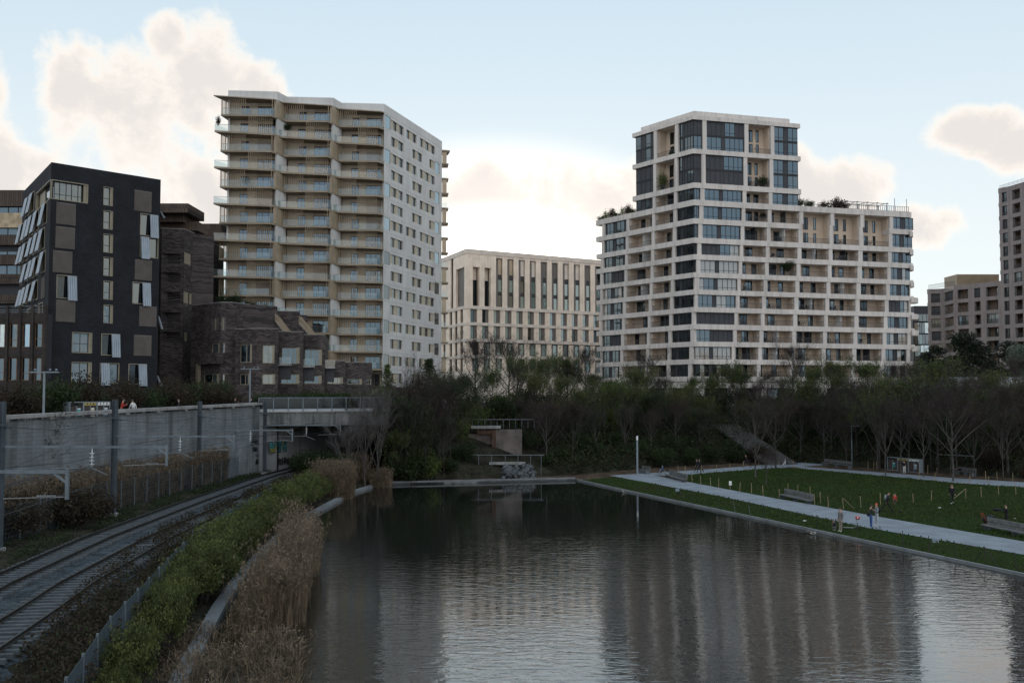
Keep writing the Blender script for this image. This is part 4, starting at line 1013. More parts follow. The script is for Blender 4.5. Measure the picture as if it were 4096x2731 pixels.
# ------------------------------------------------------------------ curved complex on the far right, glass block and sign pavilion
def right_blocks():
    o, k_ = (3600, 650), 1.651
    PX = lambda x, y: (o[0] + x / k_, o[1] + y / k_)
    root = thing('curved_apartment_block', 'curved brownish grid block with a taller round tower, cut by the right edge', 'apartment building', (105, 228, 8.6))
    w = mat('pinkish_concrete', (.26, .225, .218), .85, .08, .3, .15, 3, streak=.25); warm = mat('ochre_render', (.27, .20, .15), .9, .1, .4)
    nodes_ = [(185, 238), (290, 236), (362, 229), (475, 226), (552, 223), (672, 219.5), (745, 217), (830, 213), (960, 206), (1100, 197)]
    pts = [at_y(*PX(x, 1000), Y) for x, Y in nodes_]
    z_w, z_t = 34.9, 55.4; FH = 3.0
    kinds = 'wlllblblbl'
    for i in range(len(pts) - 1):
        F = Face(pts[i], pts[i + 1]); zt = z_t if i >= 5 else z_w
        if i == 5: zt = z_t
        n = int((zt - 8.4) / FH)
        for k in range(n):
            z1 = zt - k * FH - (.9 if k == 0 else .0); za = zt - k * FH
            piece('floor_band', w, root, F, -.1, F.len + .1, za - .85, za + (.25 if k == 0 else 0), -2.2, .05 + .002 * (i % 2))
            z0, z1 = za - FH, za - .85
            piece('pillar', w, root, F, 0, .75, z0, z1, -.6, .03); piece('pillar', w, root, F, F.len - .75, F.len, z0, z1, -.6, .028)
            a, b = .75, F.len - .75
            if i in (0, 5) or rnd.random() < .1:
                window(root, F, a, b, z0, z1, [1, 1.3, 1], t=-.25, low=.2, blind=(0, 1, 2) if rnd.random() < .3 else (), glass=[MT['glass_a'], MT['glass_b'], MT['glass_c']])
            else:
                piece('back_wall', warm, root, F, a - .4, b + .4, z0, z1, -2.2, -2.0); wd = b - a
                x = a + wd * rnd.uniform(.15, .5); window(root, F, x, x + 1.5, z0, z0 + 2.05, [1, 1], t=-1.95, low=0, glass=[MT['glass_c'], MT['glass_a']])
            railing(root, F, a, b, z0, .95, -.03)
        p = F.pt(0), F.pt(F.len)
        mb = MB(); mb.prism([F.pt(0, -2.2), F.pt(F.len, -2.2), F.pt(F.len + 1, -15), F.pt(-1, -15)], 8.4, zt - .02); obj('inner_core', mb, warm, root)
    a, b = at_y(*PX(376, 738), 236), at_y(*PX(655, 798), 236); mb = MB(); mb.box((a.x, 236, b.z - 1), (b.x, 243, a.z)); obj('roof_plant_room', mb, MT['bronze'], root)
    F = Face(pts[0], pts[2]); railing(root, F, 0, F.len, z_w + .25, 1.0, -.2)
    F = Face(pts[5], pts[8]); railing(root, F, 0, F.len, z_t + .25, .6, -.2)
    # glass block glimpsed between
    root = thing('glass_block', 'angular glass block with a dark top, between the grid block and the curved block', 'building', (100, 262, 8.6))
    Yd = 262.0; a, b = at_y(*PX(92, 950), Yd), at_y(*PX(230, 950), Yd); F = Face(a, b); Zv = lambda y: F.hit(*PX(150, y))[1]
    piece('dark_attic', MT['dark_panel'], root, F, 0, F.len, Zv(998), Zv(947), -12, 0)
    piece('inner_core', MT['dark_panel'], root, F, .1, F.len - .1, 8.4, Zv(998), -12, -1)
    for (y0, y1, lay) in ((998, 1050, [1, 1, 1, 1, 1]), (1055, 1128, [1, .5, .6, 1.2, 1]), (1132, 1200, [.6, 1, .5, 1, 1]), (1204, 1280, [1, .6, 1, 1]), (1284, 1420, [1, 1, 1])):
        window(root, F, 0, F.len, Zv(y1), Zv(y0), lay, t=0, low=0, glass=[MT['glass_b'], MT['glass_mirror'], MT['glass_a'], MT['office_glass_b']])
    # low pavilion with a sign on its fascia
    root = thing('sign_pavilion', 'long low pavilion with white lettering on its pale fascia, behind the park trees', 'pavilion', (75, 158, 8.3))
    Yd = 158.0; a, b = at_y(3688, 1530, Yd + 1), at_y(4420, 1530, Yd - 1); F = Face(a, b); z1 = F.hit(3900, 1508)[1]; z0 = F.hit(3900, 1551.5)[1]
    piece('roof_fascia', mat('fascia_concrete', (.33, .345, .36), .7, .06, .3), root, F, 0, F.len, z0, z1, -10, 0)
    for i in range(14): piece('column', MT['concrete'], root, F, F.len * i / 14 + .2, F.len * i / 14 + .6, 8.2, z0, -2.4, -2.0)
    piece('glass_front', MT['glass_c'], root, F, 0, F.len, 8.2, z0, -9.8, -2.9)
    cu = bpy.data.curves.new('lettering', 'FONT'); cu.body = 'J.KAI EWOBL'; cu.size = 1.05; cu.extrude = .03; cu.space_character = 1.15
    t = bpy.data.objects.new('lettering', cu); COL.objects.link(t); bpy.context.view_layer.update()
    me = bpy.data.meshes.new_from_object(t.evaluated_get(bpy.context.evaluated_depsgraph_get())); bpy.data.objects.remove(t)
    me.materials.clear(); me.materials.append(MT['white'])
    s = F.hit(3986, 1530)[0]; p = F.pt(s, .03, z0 + .42)
    obj('lettering', me, None, root, Matrix.Translation(p) @ Matrix.Rotation(F.ang, 4, 'Z') @ Matrix.Rotation(PI / 2, 4, 'X'))
right_blocks()
# ------------------------------------------------------------------ ground, water, paths, railway cutting
MT['lawn'] = mat('lawn_grass', (.020, .037, .009), 1, .3, .10, .6, 9, spec=.03, col2=(.025, .028, .010), fine=5)
MT['path'] = mat('grey_gravel_path', (.22, .24, .265), .95, .12, .6, .25, 14, spec=.05, fine=14)
MT['mulch'] = mat('leaf_mulch', (.075, .052, .036), 1, .45, .8, .8, 7, spec=.05, fine=6)
MT['soil'] = mat('dark_soil', (.030, .028, .020), 1, .5, .5, .8, 5, spec=.05, fine=4)
MT['plaza'] = mat('paving', (.07, .07, .07), .9, .2, .3)
MT['ballast'] = mat('track_ballast', (.058, .069, .077), .95, .35, 1.4, 1.6, 7, spec=.05, fine=6)
MT['timber'] = mat('weathered_timber', (.072, .081, .088), .85, .25, 3, .3, 12)
MT['curb'] = mat('kerb_concrete', (.17, .18, .185), .85, .15, .8, .2, 6)
MT['rail_steel'] = mat('rail_steel', (.04, .036, .032), .45, .25, 2, metal=.6)
def sheet(pts, z, m, name):
    mb = MB(); v = [(p[0], p[1], z) for p in pts]; mb.add(v, [tuple(range(len(v)))]); return struct(name, mb, m)
def GP(lst, z): return [tuple(gz(u, v, z).xy) for u, v in lst]
def smoothline(pts, n=8):
    """Catmull-Rom through the points"""
    out = []; P = [Vector(p) for p in pts]
    for i in range(len(P) - 1):
        p0, p1, p2, p3 = P[max(i - 1, 0)], P[i], P[i + 1], P[min(i + 2, len(P) - 1)]
        for k in range(n):
            t = k / n; out.append(.5 * ((2 * p1) + (p2 - p0) * t + (2 * p0 - 5 * p1 + 4 * p2 - p3) * t * t + (3 * p1 - p0 - 3 * p2 + p3) * t ** 3))
    out.append(P[-1]); return out
# lateral layout of the cutting as functions of the distance Y
YC = [8, 20, 30, 36, 43.4, 47.9, 57.1, 66.7, 74.1, 84.7, 102.2, 112.6]; XC = [-5.5, -8, -10.5, -12, -13.3, -14.1, -15.4, -16.3, -16.85, -17.1, -16.65, -15.0]
YF = [8, 15, 27.2, 35.1, 52.6, 66, 79, 100, 112]; XF = [-7.6, -9.2, -12.1, -14, -17.2, -18.9, -19.8, -20.2, -19.5]
YA = [8, 15, 30, 40, 45, 59.5, 79, 103, 120, 140, 160]; XA = [-15.6, -17.5, -20.9, -22.3, -23.1, -24.4, -24.95, -25.0, -23.8, -21, -17.4]
YL = [8, 30, 50, 70, 84, 106]; XL = [-26, -28.0, -28.8, -28.8, -28.6, -27.4]
YW = [8, 35, 65.5, 108]; XW = [-40, -37.5, -33.5, -27.2]
xc = lambda y: interp(y, YC, XC); xf = lambda y: interp(y, YF, XF); xa = lambda y: interp(y, YA, XA); xl = lambda y: interp(y, YL, XL); xw = lambda y: interp(y, YW, XW)
def cutting():
    mb = MB(); ys = list(np.linspace(8, 150, 143)); rows = []
    for y in ys:
        a = xa(y); st = [xw(min(y, 108)) - .3 if y < 108 else a - 3.0, min(xl(y), a - 3.2), a - 2.3, a - 1.6, a + 1.8, a + 5.2, max(xf(y), a + 6.0), 0, 0, 0]
        st[7] = lerp(st[6], xc(y) - .3, .5); st[8] = xc(y) - .3; st[9] = xc(y) + .1
        zs = [2.2, 2.05, 1.85, 1.72, 1.72, 1.70, 1.15, .8, .42, -.8]
        for i in range(10):
            if 0 < i < 8: zs[i] += rnd.uniform(-.05, .05)
        rows.append([(x, y, z) for x, z in zip(st, zs)])
    vs = [p for r in rows for p in r]; n = 10
    mb.add(vs, [(i * n + j, i * n + j + 1, (i + 1) * n + j + 1, (i + 1) * n + j) for i in range(len(ys) - 1) for j in range(n - 1)])
    struct('railway_bank', mb, MT['soil'], True)
    mb = MB(); vs = []
    for y in ys:
        a = xa(y); jit = lambda: rnd.uniform(-.18, .18)
        e = 5.3 if y < 62 else lerp(5.3, 2.2, min(1, (y - 62) / 25))
        vs += [(a - 2.0 + jit(), y, 1.70), (a - 1.5, y, 1.86), (a, y, 1.87), (a + e - .7, y, 1.87), (a + e + jit(), y, 1.66)]
    mb.add(vs, [(i * 5 + j, i * 5 + j + 1, (i + 1) * 5 + j + 1, (i + 1) * 5 + j) for i in range(len(ys) - 1) for j in range(4)])
    struct('ballast_bed', mb, MT['ballast'], True)
cutting()
def track(off, y0, y1, label):
    root = thing('railway_track', label, 'railway track', (xa(y0) + off, y0, 1.88), 0, 'railway tracks in the cutting')
    ys = np.arange(y0, y1, 1.0); c = [Vector((xa(y) + off, y, 0)) for y in ys]
    for sg in (-1, 1):
        mb = MB(); vs = []
        for i, p in enumerate(c):
            t = (c[min(i + 1, len(c) - 1)] - c[max(i - 1, 0)]).normalized(); nrm = Vector((t.y, -t.x, 0)); q = p + nrm * sg * .7525
            for dx, dz in ((-.07, 2.02), (-.07, 2.035), (-.018, 2.05), (-.036, 2.14), (-.036, 2.18), (.036, 2.18), (.036, 2.14), (.018, 2.05), (.07, 2.035), (.07, 2.02)):
                vs.append(q + nrm * dx + Vector((0, 0, dz)))
        m = 10; mb.add(vs, [(i * m + j, i * m + (j + 1) % m, (i + 1) * m + (j + 1) % m, (i + 1) * m + j) for i in range(len(c) - 1) for j in range(m)])
        obj('rail', mb, MT['rail_steel'], root)
    b = MB(); b.hexa([(-1.3, -.13, 0), (1.3, -.13, 0), (1.3, .13, 0), (-1.3, .13, 0), (-1.29, -.11, .16), (1.29, -.11, .16), (1.29, .11, .16), (-1.29, .11, .16)])
    me = b.mesh('sleeper', MT['timber']); y = y0
    while y < y1 - .5:
        a = Vector((xa(y + .5) - xa(y - .5), 1.0)); ang = math.atan2(a.y, a.x) - PI / 2
        obj('sleeper', me, None, root, Matrix.Translation((xa(y) + off + rnd.uniform(-.03, .03), y, 1.855 + rnd.uniform(-.01, .015))) @ Matrix.Rotation(ang + rnd.uniform(-.01, .01), 4, 'Z'))
        y += .62
track(0, 20, 140, 'railway track nearer the retaining wall, running into the tunnel')
track(3.65, 14, 100, 'railway track nearer the pond, half overgrown by brambles')

# water
wm, nt, bs, N, L = nodes('pond_water')
bs.inputs['Base Color'].default_value = (.010, .012, .010, 1); bs.inputs['Roughness'].default_value = .03; bs.inputs['IOR'].default_value = 2.9
pos = N('ShaderNodeNewGeometry').outputs['Position']
mp = N('ShaderNodeMapping'); mp.inputs['Scale'].default_value = (.7, 1.9, 1); mp.inputs['Rotation'].default_value = (0, 0, R(12)); L(pos, mp.inputs[0])
n1 = N('ShaderNodeTexNoise'); n1.inputs['Scale'].default_value = 1.5; n1.inputs['Detail'].default_value = 3; n1.inputs['Roughness'].default_value = .55; n1.inputs['Distortion'].default_value = .6; L(mp.outputs[0], n1.inputs['Vector'])
n2 = N('ShaderNodeTexNoise'); n2.inputs['Scale'].default_value = .045; n2.inputs['Detail'].default_value = 2; L(pos, n2.inputs['Vector'])
sy = N('ShaderNodeSeparateXYZ'); L(pos, sy.inputs[0])
# the breeze ruffles the near half; the far side lies sheltered and calm
mr = N('ShaderNodeMapRange'); mr.interpolation_type = 'SMOOTHSTEP'; L(sy.outputs[1], mr.inputs[0]); mr.inputs[1].default_value = 96; mr.inputs[2].default_value = 60; mr.inputs[3].default_value = .10; mr.inputs[4].default_value = 1
m2 = N('ShaderNodeMapRange'); L(n2.outputs[0], m2.inputs[0]); m2.inputs[1].default_value = .36; m2.inputs[2].default_value = .62; m2.inputs[3].default_value = .3; m2.inputs[4].default_value = 1.25
mm = N('ShaderNodeMath'); mm.operation = 'MULTIPLY'; L(mr.outputs[0], mm.inputs[0]); L(m2.outputs[0], mm.inputs[1])
m3 = N('ShaderNodeMath'); m3.operation = 'MULTIPLY'; L(mm.outputs[0], m3.inputs[0]); L(n1.outputs[0], m3.inputs[1])
bp = N('ShaderNodeBump'); bp.inputs['Strength'].default_value = 1; bp.inputs['Distance'].default_value = .021; L(m3.outputs[0], bp.inputs['Height']); L(bp.outputs[0], bs.inputs['Normal'])
mb = MB(); mb.add([(-20, 4, .27), (60, 4, .27), (60, 120, .27), (-20, 120, .27)], [(0, 1, 2, 3)]); struct('pond_water', mb, wm)

# park ground east of and behind the pond
PE = [(7.6, 118.0), (12.4, 103.5), (20.7, 80.0), (28.9, 56.4), (39.8, 25.0), (44, 13)]      # pond's right-hand edge
FE = [(-15.2, 112.4), (-4, 115.2), (7.5, 118.2)]                                             # far edge
bank_base = [(-14.6, 112.9), (-8, 118), (0, 121), (8, 125), (14, 131), (24, 140), (38, 149), (44, 143), (52, 131.5), (60, 119.5), (75, 101), (110, 72), (220, 40)]
bank_top = [(-14.1, 114.9), (-11, 128), (-2, 141), (7, 149), (15, 153), (27, 160), (42, 165), (54, 157), (64, 147), (76, 141), (100, 126), (140, 104), (300, 90)]
sheet(list(PE) + [(220, 0), (220, 40)] + bank_base[::-1][1:] + FE, .40, MT['mulch'], 'park_ground')
mb = MB(); mb.add([(x, y, .45) for x, y in FE] + [(x, y, -1) for x, y in FE], [(0, 1, 4, 3), (1, 2, 5, 4)]); mb.add([(x, y, .42) for x, y in PE] + [(x, y, -1) for x, y in PE], [(i, i + 1, i + 7, i + 6) for i in range(5)])
struct('pond_wall', mb, MT['concrete_dk'])
path_far = [(1500, 1091), (1580, 1106), (1780, 1144), (1837, 1153), (2023, 1187), (2242, 1224), (2500, 1268), (2800, 1320)]
path_near = [(1400, 1091.5), (1418, 1095), (1644, 1137), (1837, 1178), (1990, 1211), (2352, 1273), (2800, 1349)]
back_lo = [(1850, 1077), (2035, 1093), (2190, 1108), (2352, 1119), (2700, 1146)]
back_up = [(1813, 1069), (2033, 1085), (2190, 1097), (2352, 1107), (2700, 1128)]
cross_lo = [(1500, 1091), (1560, 1092), (1640, 1084.5), (1780, 1074.5), (1850, 1070.5)]
cross_up = [(1400, 1091.5), (1480, 1086.5), (1513, 1085), (1640, 1076), (1780, 1065.5), (1960, 1055.5), (2010, 1050)]
sheet(GP(path_far + path_near[::-1], .43), .430, MT['path'], 'park_path')
sheet(GP(cross_up + [(2030, 1052), (1980, 1061), (1850, 1070.5)] + cross_lo[::-1][1:], .426), .426, MT['path'], 'cross_path')
sheet(GP(back_up + back_lo[::-1], .422), .422, MT['path'], 'back_path')
sheet(GP([(1560, 1092), (1640, 1084.5), (1780, 1074.5), (1850, 1077)] + back_lo[1:] + [(2900, 1220)] + path_far[::-1][:-1], .41), .410, MT['lawn'], 'lawn')
sheet([(8.1, 117.0), (12.6, 103.5), (20.9, 80.0), (29.1, 56.4), (40, 25)] + GP(path_near[::-1][:-1], .41), .414, MT['lawn'], 'lawn_strip')
# kerbs
def kerb(pts, w, z0, z1, label, inward=0, seg=3.0):
    root = thing('pond_kerb', label, 'kerb', (pts[0][0], pts[0][1], z0)); L_ = 0
    for a, b in zip(pts[:-1], pts[1:]):
        F = Face(a, b); n = max(1, int(F.len / seg))
        for i in range(n): piece('kerb_stone', MT['curb'], root, F, F.len * i / n, F.len * (i + 1) / n - .012, z0, z1, -w + inward, inward)
    return root
kerb(PE[:-1], .2, -.2, .45, 'slim concrete kerb along the grassy right side of the pond', .05)
kerb([FE[0], FE[1], FE[2]], .4, .2, .62, 'double concrete ledge along the far side of the pond', .0)
mb = MB(); F = Face(FE[0], FE[2]); mb.fbox(F, .2, F.len - .2, .0, .22, -.1, .25); obj('lower_ledge', mb, MT['curb'], bpy.data.objects['pond_kerb.001'])
cl = [(xc(y), y) for y in np.arange(14, 112, 2.0)]
root = thing('pond_kerb', 'broad curved concrete kerb between the reeds and the green shrubs', 'kerb', (xc(40), 40, .3))
for a, b in zip(cl[:-1], cl[1:]):
    F = Face(b, a); piece('kerb_stone', MT['curb'], root, F, 0, F.len - .01, -.3, .52, -.5, .12)
# embankment between the park and the street level
def loft(a, b, za, zb, nu, nv, m, name, rough=.35, bulge=.0):
    A, B = smoothline([(*p, 0) for p in a], nu), smoothline([(*p, 0) for p in b], nu); mb = MB(); vs = []
    for i in range(len(A)):
        for j in range(nv + 1):
            t = j / nv; p = A[i].lerp(B[i], t); e = 0 if j in (0, nv) else rough
            vs.append((p.x + rnd.uniform(-e, e), p.y + rnd.uniform(-e, e), lerp(za, zb, t) + bulge * math.sin(PI * t) + rnd.uniform(-e, e) * .6))
    mb.add(vs, [(i * (nv + 1) + j, (i + 1) * (nv + 1) + j, (i + 1) * (nv + 1) + j + 1, i * (nv + 1) + j + 1) for i in range(len(A) - 1) for j in range(nv)])
    return struct(name, mb, m, True)
loft(bank_base, bank_top, .38, 8.32, 6, 6, MT['soil'], 'embankment', .3)
GZ = 8.3
plate = [(-3000, -200), (-44, -200), (-40, 8), (-37.5, 35), (-33.5, 65.5), (-27.4, 108.3), (-27.2, 109.0), (-14.2, 114.8)] + bank_top[1:] + [(3000, 60), (3000, 5000), (-3000, 5000)]
sheet(plate, GZ, MT['plaza'], 'street_level_ground')
sheet([(-4000, -300), (4000, -300), (4000, 6000), (-4000, 6000)], -1.6, MT['soil'], 'low_ground')
sheet([(-40, 4), (400, 4), (400, -300), (-40, -300)], .2, MT['soil'], 'near_ground')
# ------------------------------------------------------------------ retaining wall, bridge, tunnel
def retaining():
    root = thing('retaining_wall', 'long grey block retaining wall with stained coping above the railway', 'wall', (-33.5, 65.5, 2))
    pts = [(-40, 8), (-37.5, 35), (-33.5, 65.5), (-27.2, 108)]; zt = [8.0, 8.5, 8.95, 9.38]
    for i in range(3):
        F = Face(pts[i], pts[i + 1]); bm = brickmat('grey_block_wall', F.d, (.20, .215, .225), (.17, .184, .193), (.13, .14, .147), .9, .28, bump=.4, streak=.55, msize=.018)
        mb = MB(); q = [F.pt(0), F.pt(F.len)]
        a, b = zt[i], zt[i + 1]; t = F.n * -.6
        mb.hexa([(q[0].x, q[0].y, 1.6), (q[1].x, q[1].y, 1.6), (q[1].x + t.x, q[1].y + t.y, 1.6), (q[0].x + t.x, q[0].y + t.y, 1.6),
                 (q[0].x, q[0].y, a - .3), (q[1].x, q[1].y, b - .3), (q[1].x + t.x, q[1].y + t.y, b - .3), (q[0].x + t.x, q[0].y + t.y, a - .3)])
        obj('wall_face', mb, bm, root)
        n = int(F.len / 2.4)
        for k in range(n):
            s0, s1 = F.len * k / n, F.len * (k + 1) / n; z0, z1 = lerp(a, b, k / n), lerp(a, b, (k + 1) / n); mb = MB(); P = lambda s, t_, z: (*F.pt(s, t_).xy, z)
            mb.hexa([P(s0, .28, z0 - .12), P(s1 - .015, .28, z1 - .12), P(s1 - .015, -.5, z1 - .12), P(s0, -.5, z0 - .12), P(s0, .28, z0 + .13), P(s1 - .015, .28, z1 + .13), P(s1 - .015, -.5, z1 + .13), P(s0, -.5, z0 + .13)])
            obj('coping_stone', mb, MT['concrete'], root)
            if k % 2 == 0: piece('coping_bracket', MT['concrete'], root, F, s0 + .2, s0 + .75, z0 - .29, z0 - .13, -.4, .2)
            if k % 4 == 1: piece('wall_joint', MT['concrete_dk'], root, F, s0, s0 + .05, 1.8, z0 - .3, -.1, .006)
    return Face(pts[2], pts[3])
WF = retaining()
def flat_text(body, size, m, parent, F, s, z, t=.012, rot=0, name='graffiti', bold=.0, sx=1):
    cu = bpy.data.curves.new('lettering', 'FONT'); cu.body = body; cu.size = size; cu.extrude = .002; cu.offset = bold
    o = bpy.data.objects.new('lettering', cu); COL.objects.link(o); bpy.context.view_layer.update()
    me = bpy.data.meshes.new_from_object(o.evaluated_get(bpy.context.evaluated_depsgraph_get())); bpy.data.objects.remove(o)
    me.materials.clear(); me.materials.append(m)
    return obj(name, me, None, parent, Matrix.Translation(F.pt(s, t, z)) @ Matrix.Rotation(F.ang, 4, 'Z') @ Matrix.Rotation(PI / 2, 4, 'X') @ Matrix.Rotation(rot, 4, 'Z') @ Matrix.Diagonal((sx, 1, 1, 1)))
def strokes(parent, F, lines, w, m, t=.012, name='graffiti', wide=1.0):
    """hand-sprayed line strokes on a wall: lists of (s, z)"""
    mb = MB()
    for ln in lines:
        for (a, b), (c, d) in zip(ln[:-1], ln[1:]):
            p, q = Vector((a, b)), Vector((c, d)); e = (q - p); e = e.normalized() if e.length else Vector((1, 0)); n = Vector((-e.y, e.x)) * w / 2
            if wide != 1.0: e2 = Vector((e.x / wide, e.y)).normalized(); n = Vector((-e2.y * wide, e2.x)) * w / 2
            p -= e * w * .3; q += e * w * .3
            mb.add([F.pt(k.x, t, k.y) for k in (p - n, q - n, q + n, p + n)], [(0, 1, 2, 3)])
    return obj(name, mb, m, parent)
def bridge():
    root = thing('road_bridge', 'low concrete bridge with a tall glass balustrade over the tracks', 'bridge', (-27, 108, 2))
    F = Face((-27.4, 108.2), (-14.2, 114.3)); zg0, zg1 = 6.95, 8.42
    piece('girder', MT['concrete_dk'], root, F, .1, F.len, zg0, zg1, -.5, 0); piece('deck', MT['concrete'], root, F, 0, F.len, zg1, zg1 + .12, -4, .12)
    mb = MB(); mb.prism([F.pt(0, -.5), F.pt(F.len - .1, -.5), (-8, 150), (-21, 150)], 7.2, 8.25); obj('deck_slab', mb, MT['concrete_dk'], root)
    n = 9
    for i in range(n + 1): s = F.len * i / n; piece('balustrade_post', MT['galv'], root, F, max(0, s - .05), min(F.len, s + .05), zg1 + .12, 10.06, -.02, .08)
    gm = clearmat('bridge_glass', (.26, .33, .37), .05); st = MT['galv']
    for i in range(n):
        a, b = F.len * i / n + .06, F.len * (i + 1) / n - .06
        piece('glass_panel', gm, root, F, a, b, zg1 + .5, 9.98, .0, .03); piece('kick_rail', st, root, F, a, b, zg1 + .38, zg1 + .44, 0, .06); piece('top_rail', st, root, F, a, b, 9.98, 10.06, 0, .06)
        piece('upstand', MT['kerb_pale'], root, F, a, b, zg1 + .125, zg1 + .36, -.06, .04)
    # abutment with graffiti, running back into the dark
    A = Face((-27.2, 108.0), (-26.0, 111.0)); B = Face((-26.0, 111.0), (-18.5, 146))
    pale = mat('pale_abutment', (.26, .265, .27), .9, .12, .6, .2, 4, streak=.3)
    mb = MB(); mb.fbox(A, 0, A.len, 1.6, 8.3, -.6, 0); mb.fbox(B, 0, B.len, 1.6, 7.3, -.6, -.05); obj('abutment', mb, pale, root)
    mb = MB(); mb.fbox(Face((-9.0, 146), (-14.4, 114.9)), 0, 31.4, .3, 7.2, -.6, 0); mb.fbox(Face((-22, 146), (-6, 146)), 0, 16, .3, 7.3, -.5, 0); obj('tunnel_wall', mb, MT['concrete_dk'], root)
    piece('drain_pipe', MT['dark_metal'], root, B, .1, .22, 2, 7, -.05, .1)
    tl, yl, bk, wh = mat('teal_spray', (.05, .20, .21), .6, .2, 3), mat('yellow_spray', (.24, .22, .05), .6, .2, 3), MT['black'], mat('white_spray', (.45, .46, .46), .6, .1, 2)
    def hb(x, y): return B.hit(1000 + x / 2.688, 1650 + y / 2.688, .0)
    def letter(poly, fill, t):
        for m, gr, tt in ((wh, .34, .012), (bk, .24, .018)):
            c = Vector((sum(p[0] for p in poly) / len(poly), sum(p[1] for p in poly) / len(poly)))
            strokes(root, B, [list(poly) + [poly[0]]], gr, m, tt)
        mb = MB(); mb.add([B.pt(s, .024, z) for s, z in poly], [tuple(range(len(poly)))]); obj('graffiti', mb, fill, root)
    V = [hb(*p) for p in ((205, 318), (240, 318), (248, 372), (272, 316), (292, 316), (268, 425), (225, 425))]
    letter(V, tl, 0); mb = MB(); v2 = [hb(*p) for p in ((205, 385), (250, 392), (282, 345), (276, 400), (262, 424), (228, 424))]; mb.add([B.pt(s, .03, z) for s, z in v2], [tuple(range(6))]); obj('graffiti', mb, yl, root)
    letter([hb(*p) for p in ((306, 305), (340, 302), (326, 420), (308, 422))], tl, 0)
    strokes(root, B, [[hb(318, 335), hb(324, 345), hb(318, 360)], [hb(314, 380), hb(322, 392)]], .2, bk, .03)
    letter([hb(*p) for p in ((352, 296), (366, 296), (368, 350), (376, 350), (378, 294), (392, 294), (390, 412), (372, 416), (370, 375), (362, 375), (352, 414))], tl, 0)
    mb = MB(); v2 = [hb(*p) for p in ((354, 300), (364, 300), (366, 345), (354, 345))]; mb.add([B.pt(s, .03, z) for s, z in v2], [(0, 1, 2, 3)]); obj('graffiti', mb, yl, root)
    for i in range(16):                            # a frieze of tags low down
        x = 300 + i * 12 + rnd.uniform(-3, 3); y = 480 + rnd.uniform(-8, 20)
        strokes(root, B, [[hb(x, y), hb(x + 5, y + 30), hb(x + 1, y + 70)], [hb(x + 7, y + 8), hb(x + 2, y + 36), hb(x + 8, y + 60)]], .12, bk, .01)
    def hw(x, y): return WF.hit(996 + x / 2.688 * .68, 1650 + y / 2.688)
    S = lambda *p: [hw(*q) for q in p]
    wall = bpy.data.objects['retaining_wall']
    strokes(wall, WF, [S((24, 280), (46, 348), (66, 262)), S((76, 300), (62, 322), (72, 346), (88, 330), (80, 302), (70, 306)), S((98, 296), (100, 350)), S((92, 286), (102, 274)), S((112, 300), (116, 352), (140, 344), (142, 318), (126, 300), (110, 298)), S((72, 262), (88, 256), (104, 264)),
                       S((60, 372), (66, 418), (80, 404), (78, 380), (58, 368)), S((84, 372), (96, 418), (104, 370)), S((106, 418), (116, 374), (128, 414)), S((110, 398), (124, 398)),
                       S((98, 462), (110, 456), (122, 464), (134, 457), (150, 462)), S((112, 505), (108, 550)), S((106, 535), (124, 515), (118, 550)), S((132, 500), (128, 545), (144, 540)), S((148, 505), (138, 525), (152, 535), (136, 552))], .085, bk, wide=2.4)
MT['kerb_pale'] = mat('pale_upstand', (.42, .45, .47), .7, .1, .6)
bridge()
# ------------------------------------------------------------------ vegetation
ng = np.random.default_rng(11)
def np_mesh(name, V, Fc, mats, mi=None):
    """mesh from arrays: V (n,3), Fc (m,k)"""
    me = bpy.data.meshes.new(name); k = Fc.shape[1]
    me.vertices.add(len(V)); me.vertices.foreach_set('co', np.ascontiguousarray(V, np.float32).ravel())
    me.loops.add(Fc.size); me.loops.foreach_set('vertex_index', np.ascontiguousarray(Fc, np.int32).ravel())
    me.polygons.add(len(Fc)); me.polygons.foreach_set('loop_start', np.arange(0, Fc.size, k, dtype=np.int32))
    for m in (mats if isinstance(mats, (list, tuple)) else [mats]): me.materials.append(m)
    if mi is not None: me.polygons.foreach_set('material_index', np.ascontiguousarray(mi, np.int32))
    me.update(calc_edges=True); return me
def leafmat(name, c1, c2, rough=.7, transl=.25):
    m, nt, bs, N, L = nodes(name); out = nt.nodes['Material Output']
    bs.inputs['Roughness'].default_value = rough; bs.inputs['Specular IOR Level'].default_value = .2
    pos = N('ShaderNodeNewGeometry').outputs['Position']
    nz = N('ShaderNodeTexNoise'); nz.inputs['Scale'].default_value = 1.1; nz.inputs['Detail'].default_value = 3; L(pos, nz.inputs['Vector'])
    wn = N('ShaderNodeTexWhiteNoise'); mp = N('ShaderNodeVectorMath'); mp.operation = 'SNAP'; mp.inputs[1].default_value = (.25, .25, .25); L(pos, mp.inputs[0]); L(mp.outputs[0], wn.inputs['Vector'])
    ad = N('ShaderNodeMath'); ad.operation = 'MULTIPLY_ADD'; L(wn.outputs[0], ad.inputs[0]); ad.inputs[1].default_value = .45; L(nz.outputs[0], ad.inputs[2])
    rp = N('ShaderNodeValToRGB'); rp.color_ramp.elements[0].position = .4; rp.color_ramp.elements[1].position = 1.0
    rp.color_ramp.elements[0].color = (*c2, 1); rp.color_ramp.elements[1].color = (*c1, 1); L(ad.outputs[0], rp.inputs[0]); L(rp.outputs[0], bs.inputs['Base Color'])
    if transl:
        tr = N('ShaderNodeBsdfTranslucent'); L(rp.outputs[0], tr.inputs[0]); mx = N('ShaderNodeMixShader'); mx.inputs[0].default_value = transl
        L(bs.outputs[0], mx.inputs[1]); L(tr.outputs[0], mx.inputs[2]); L(mx.outputs[0], out.inputs[0])
    return m
MT['bark'] = mat('grey_bark', (.055, .048, .044), .95, .3, 2, .4, 12)
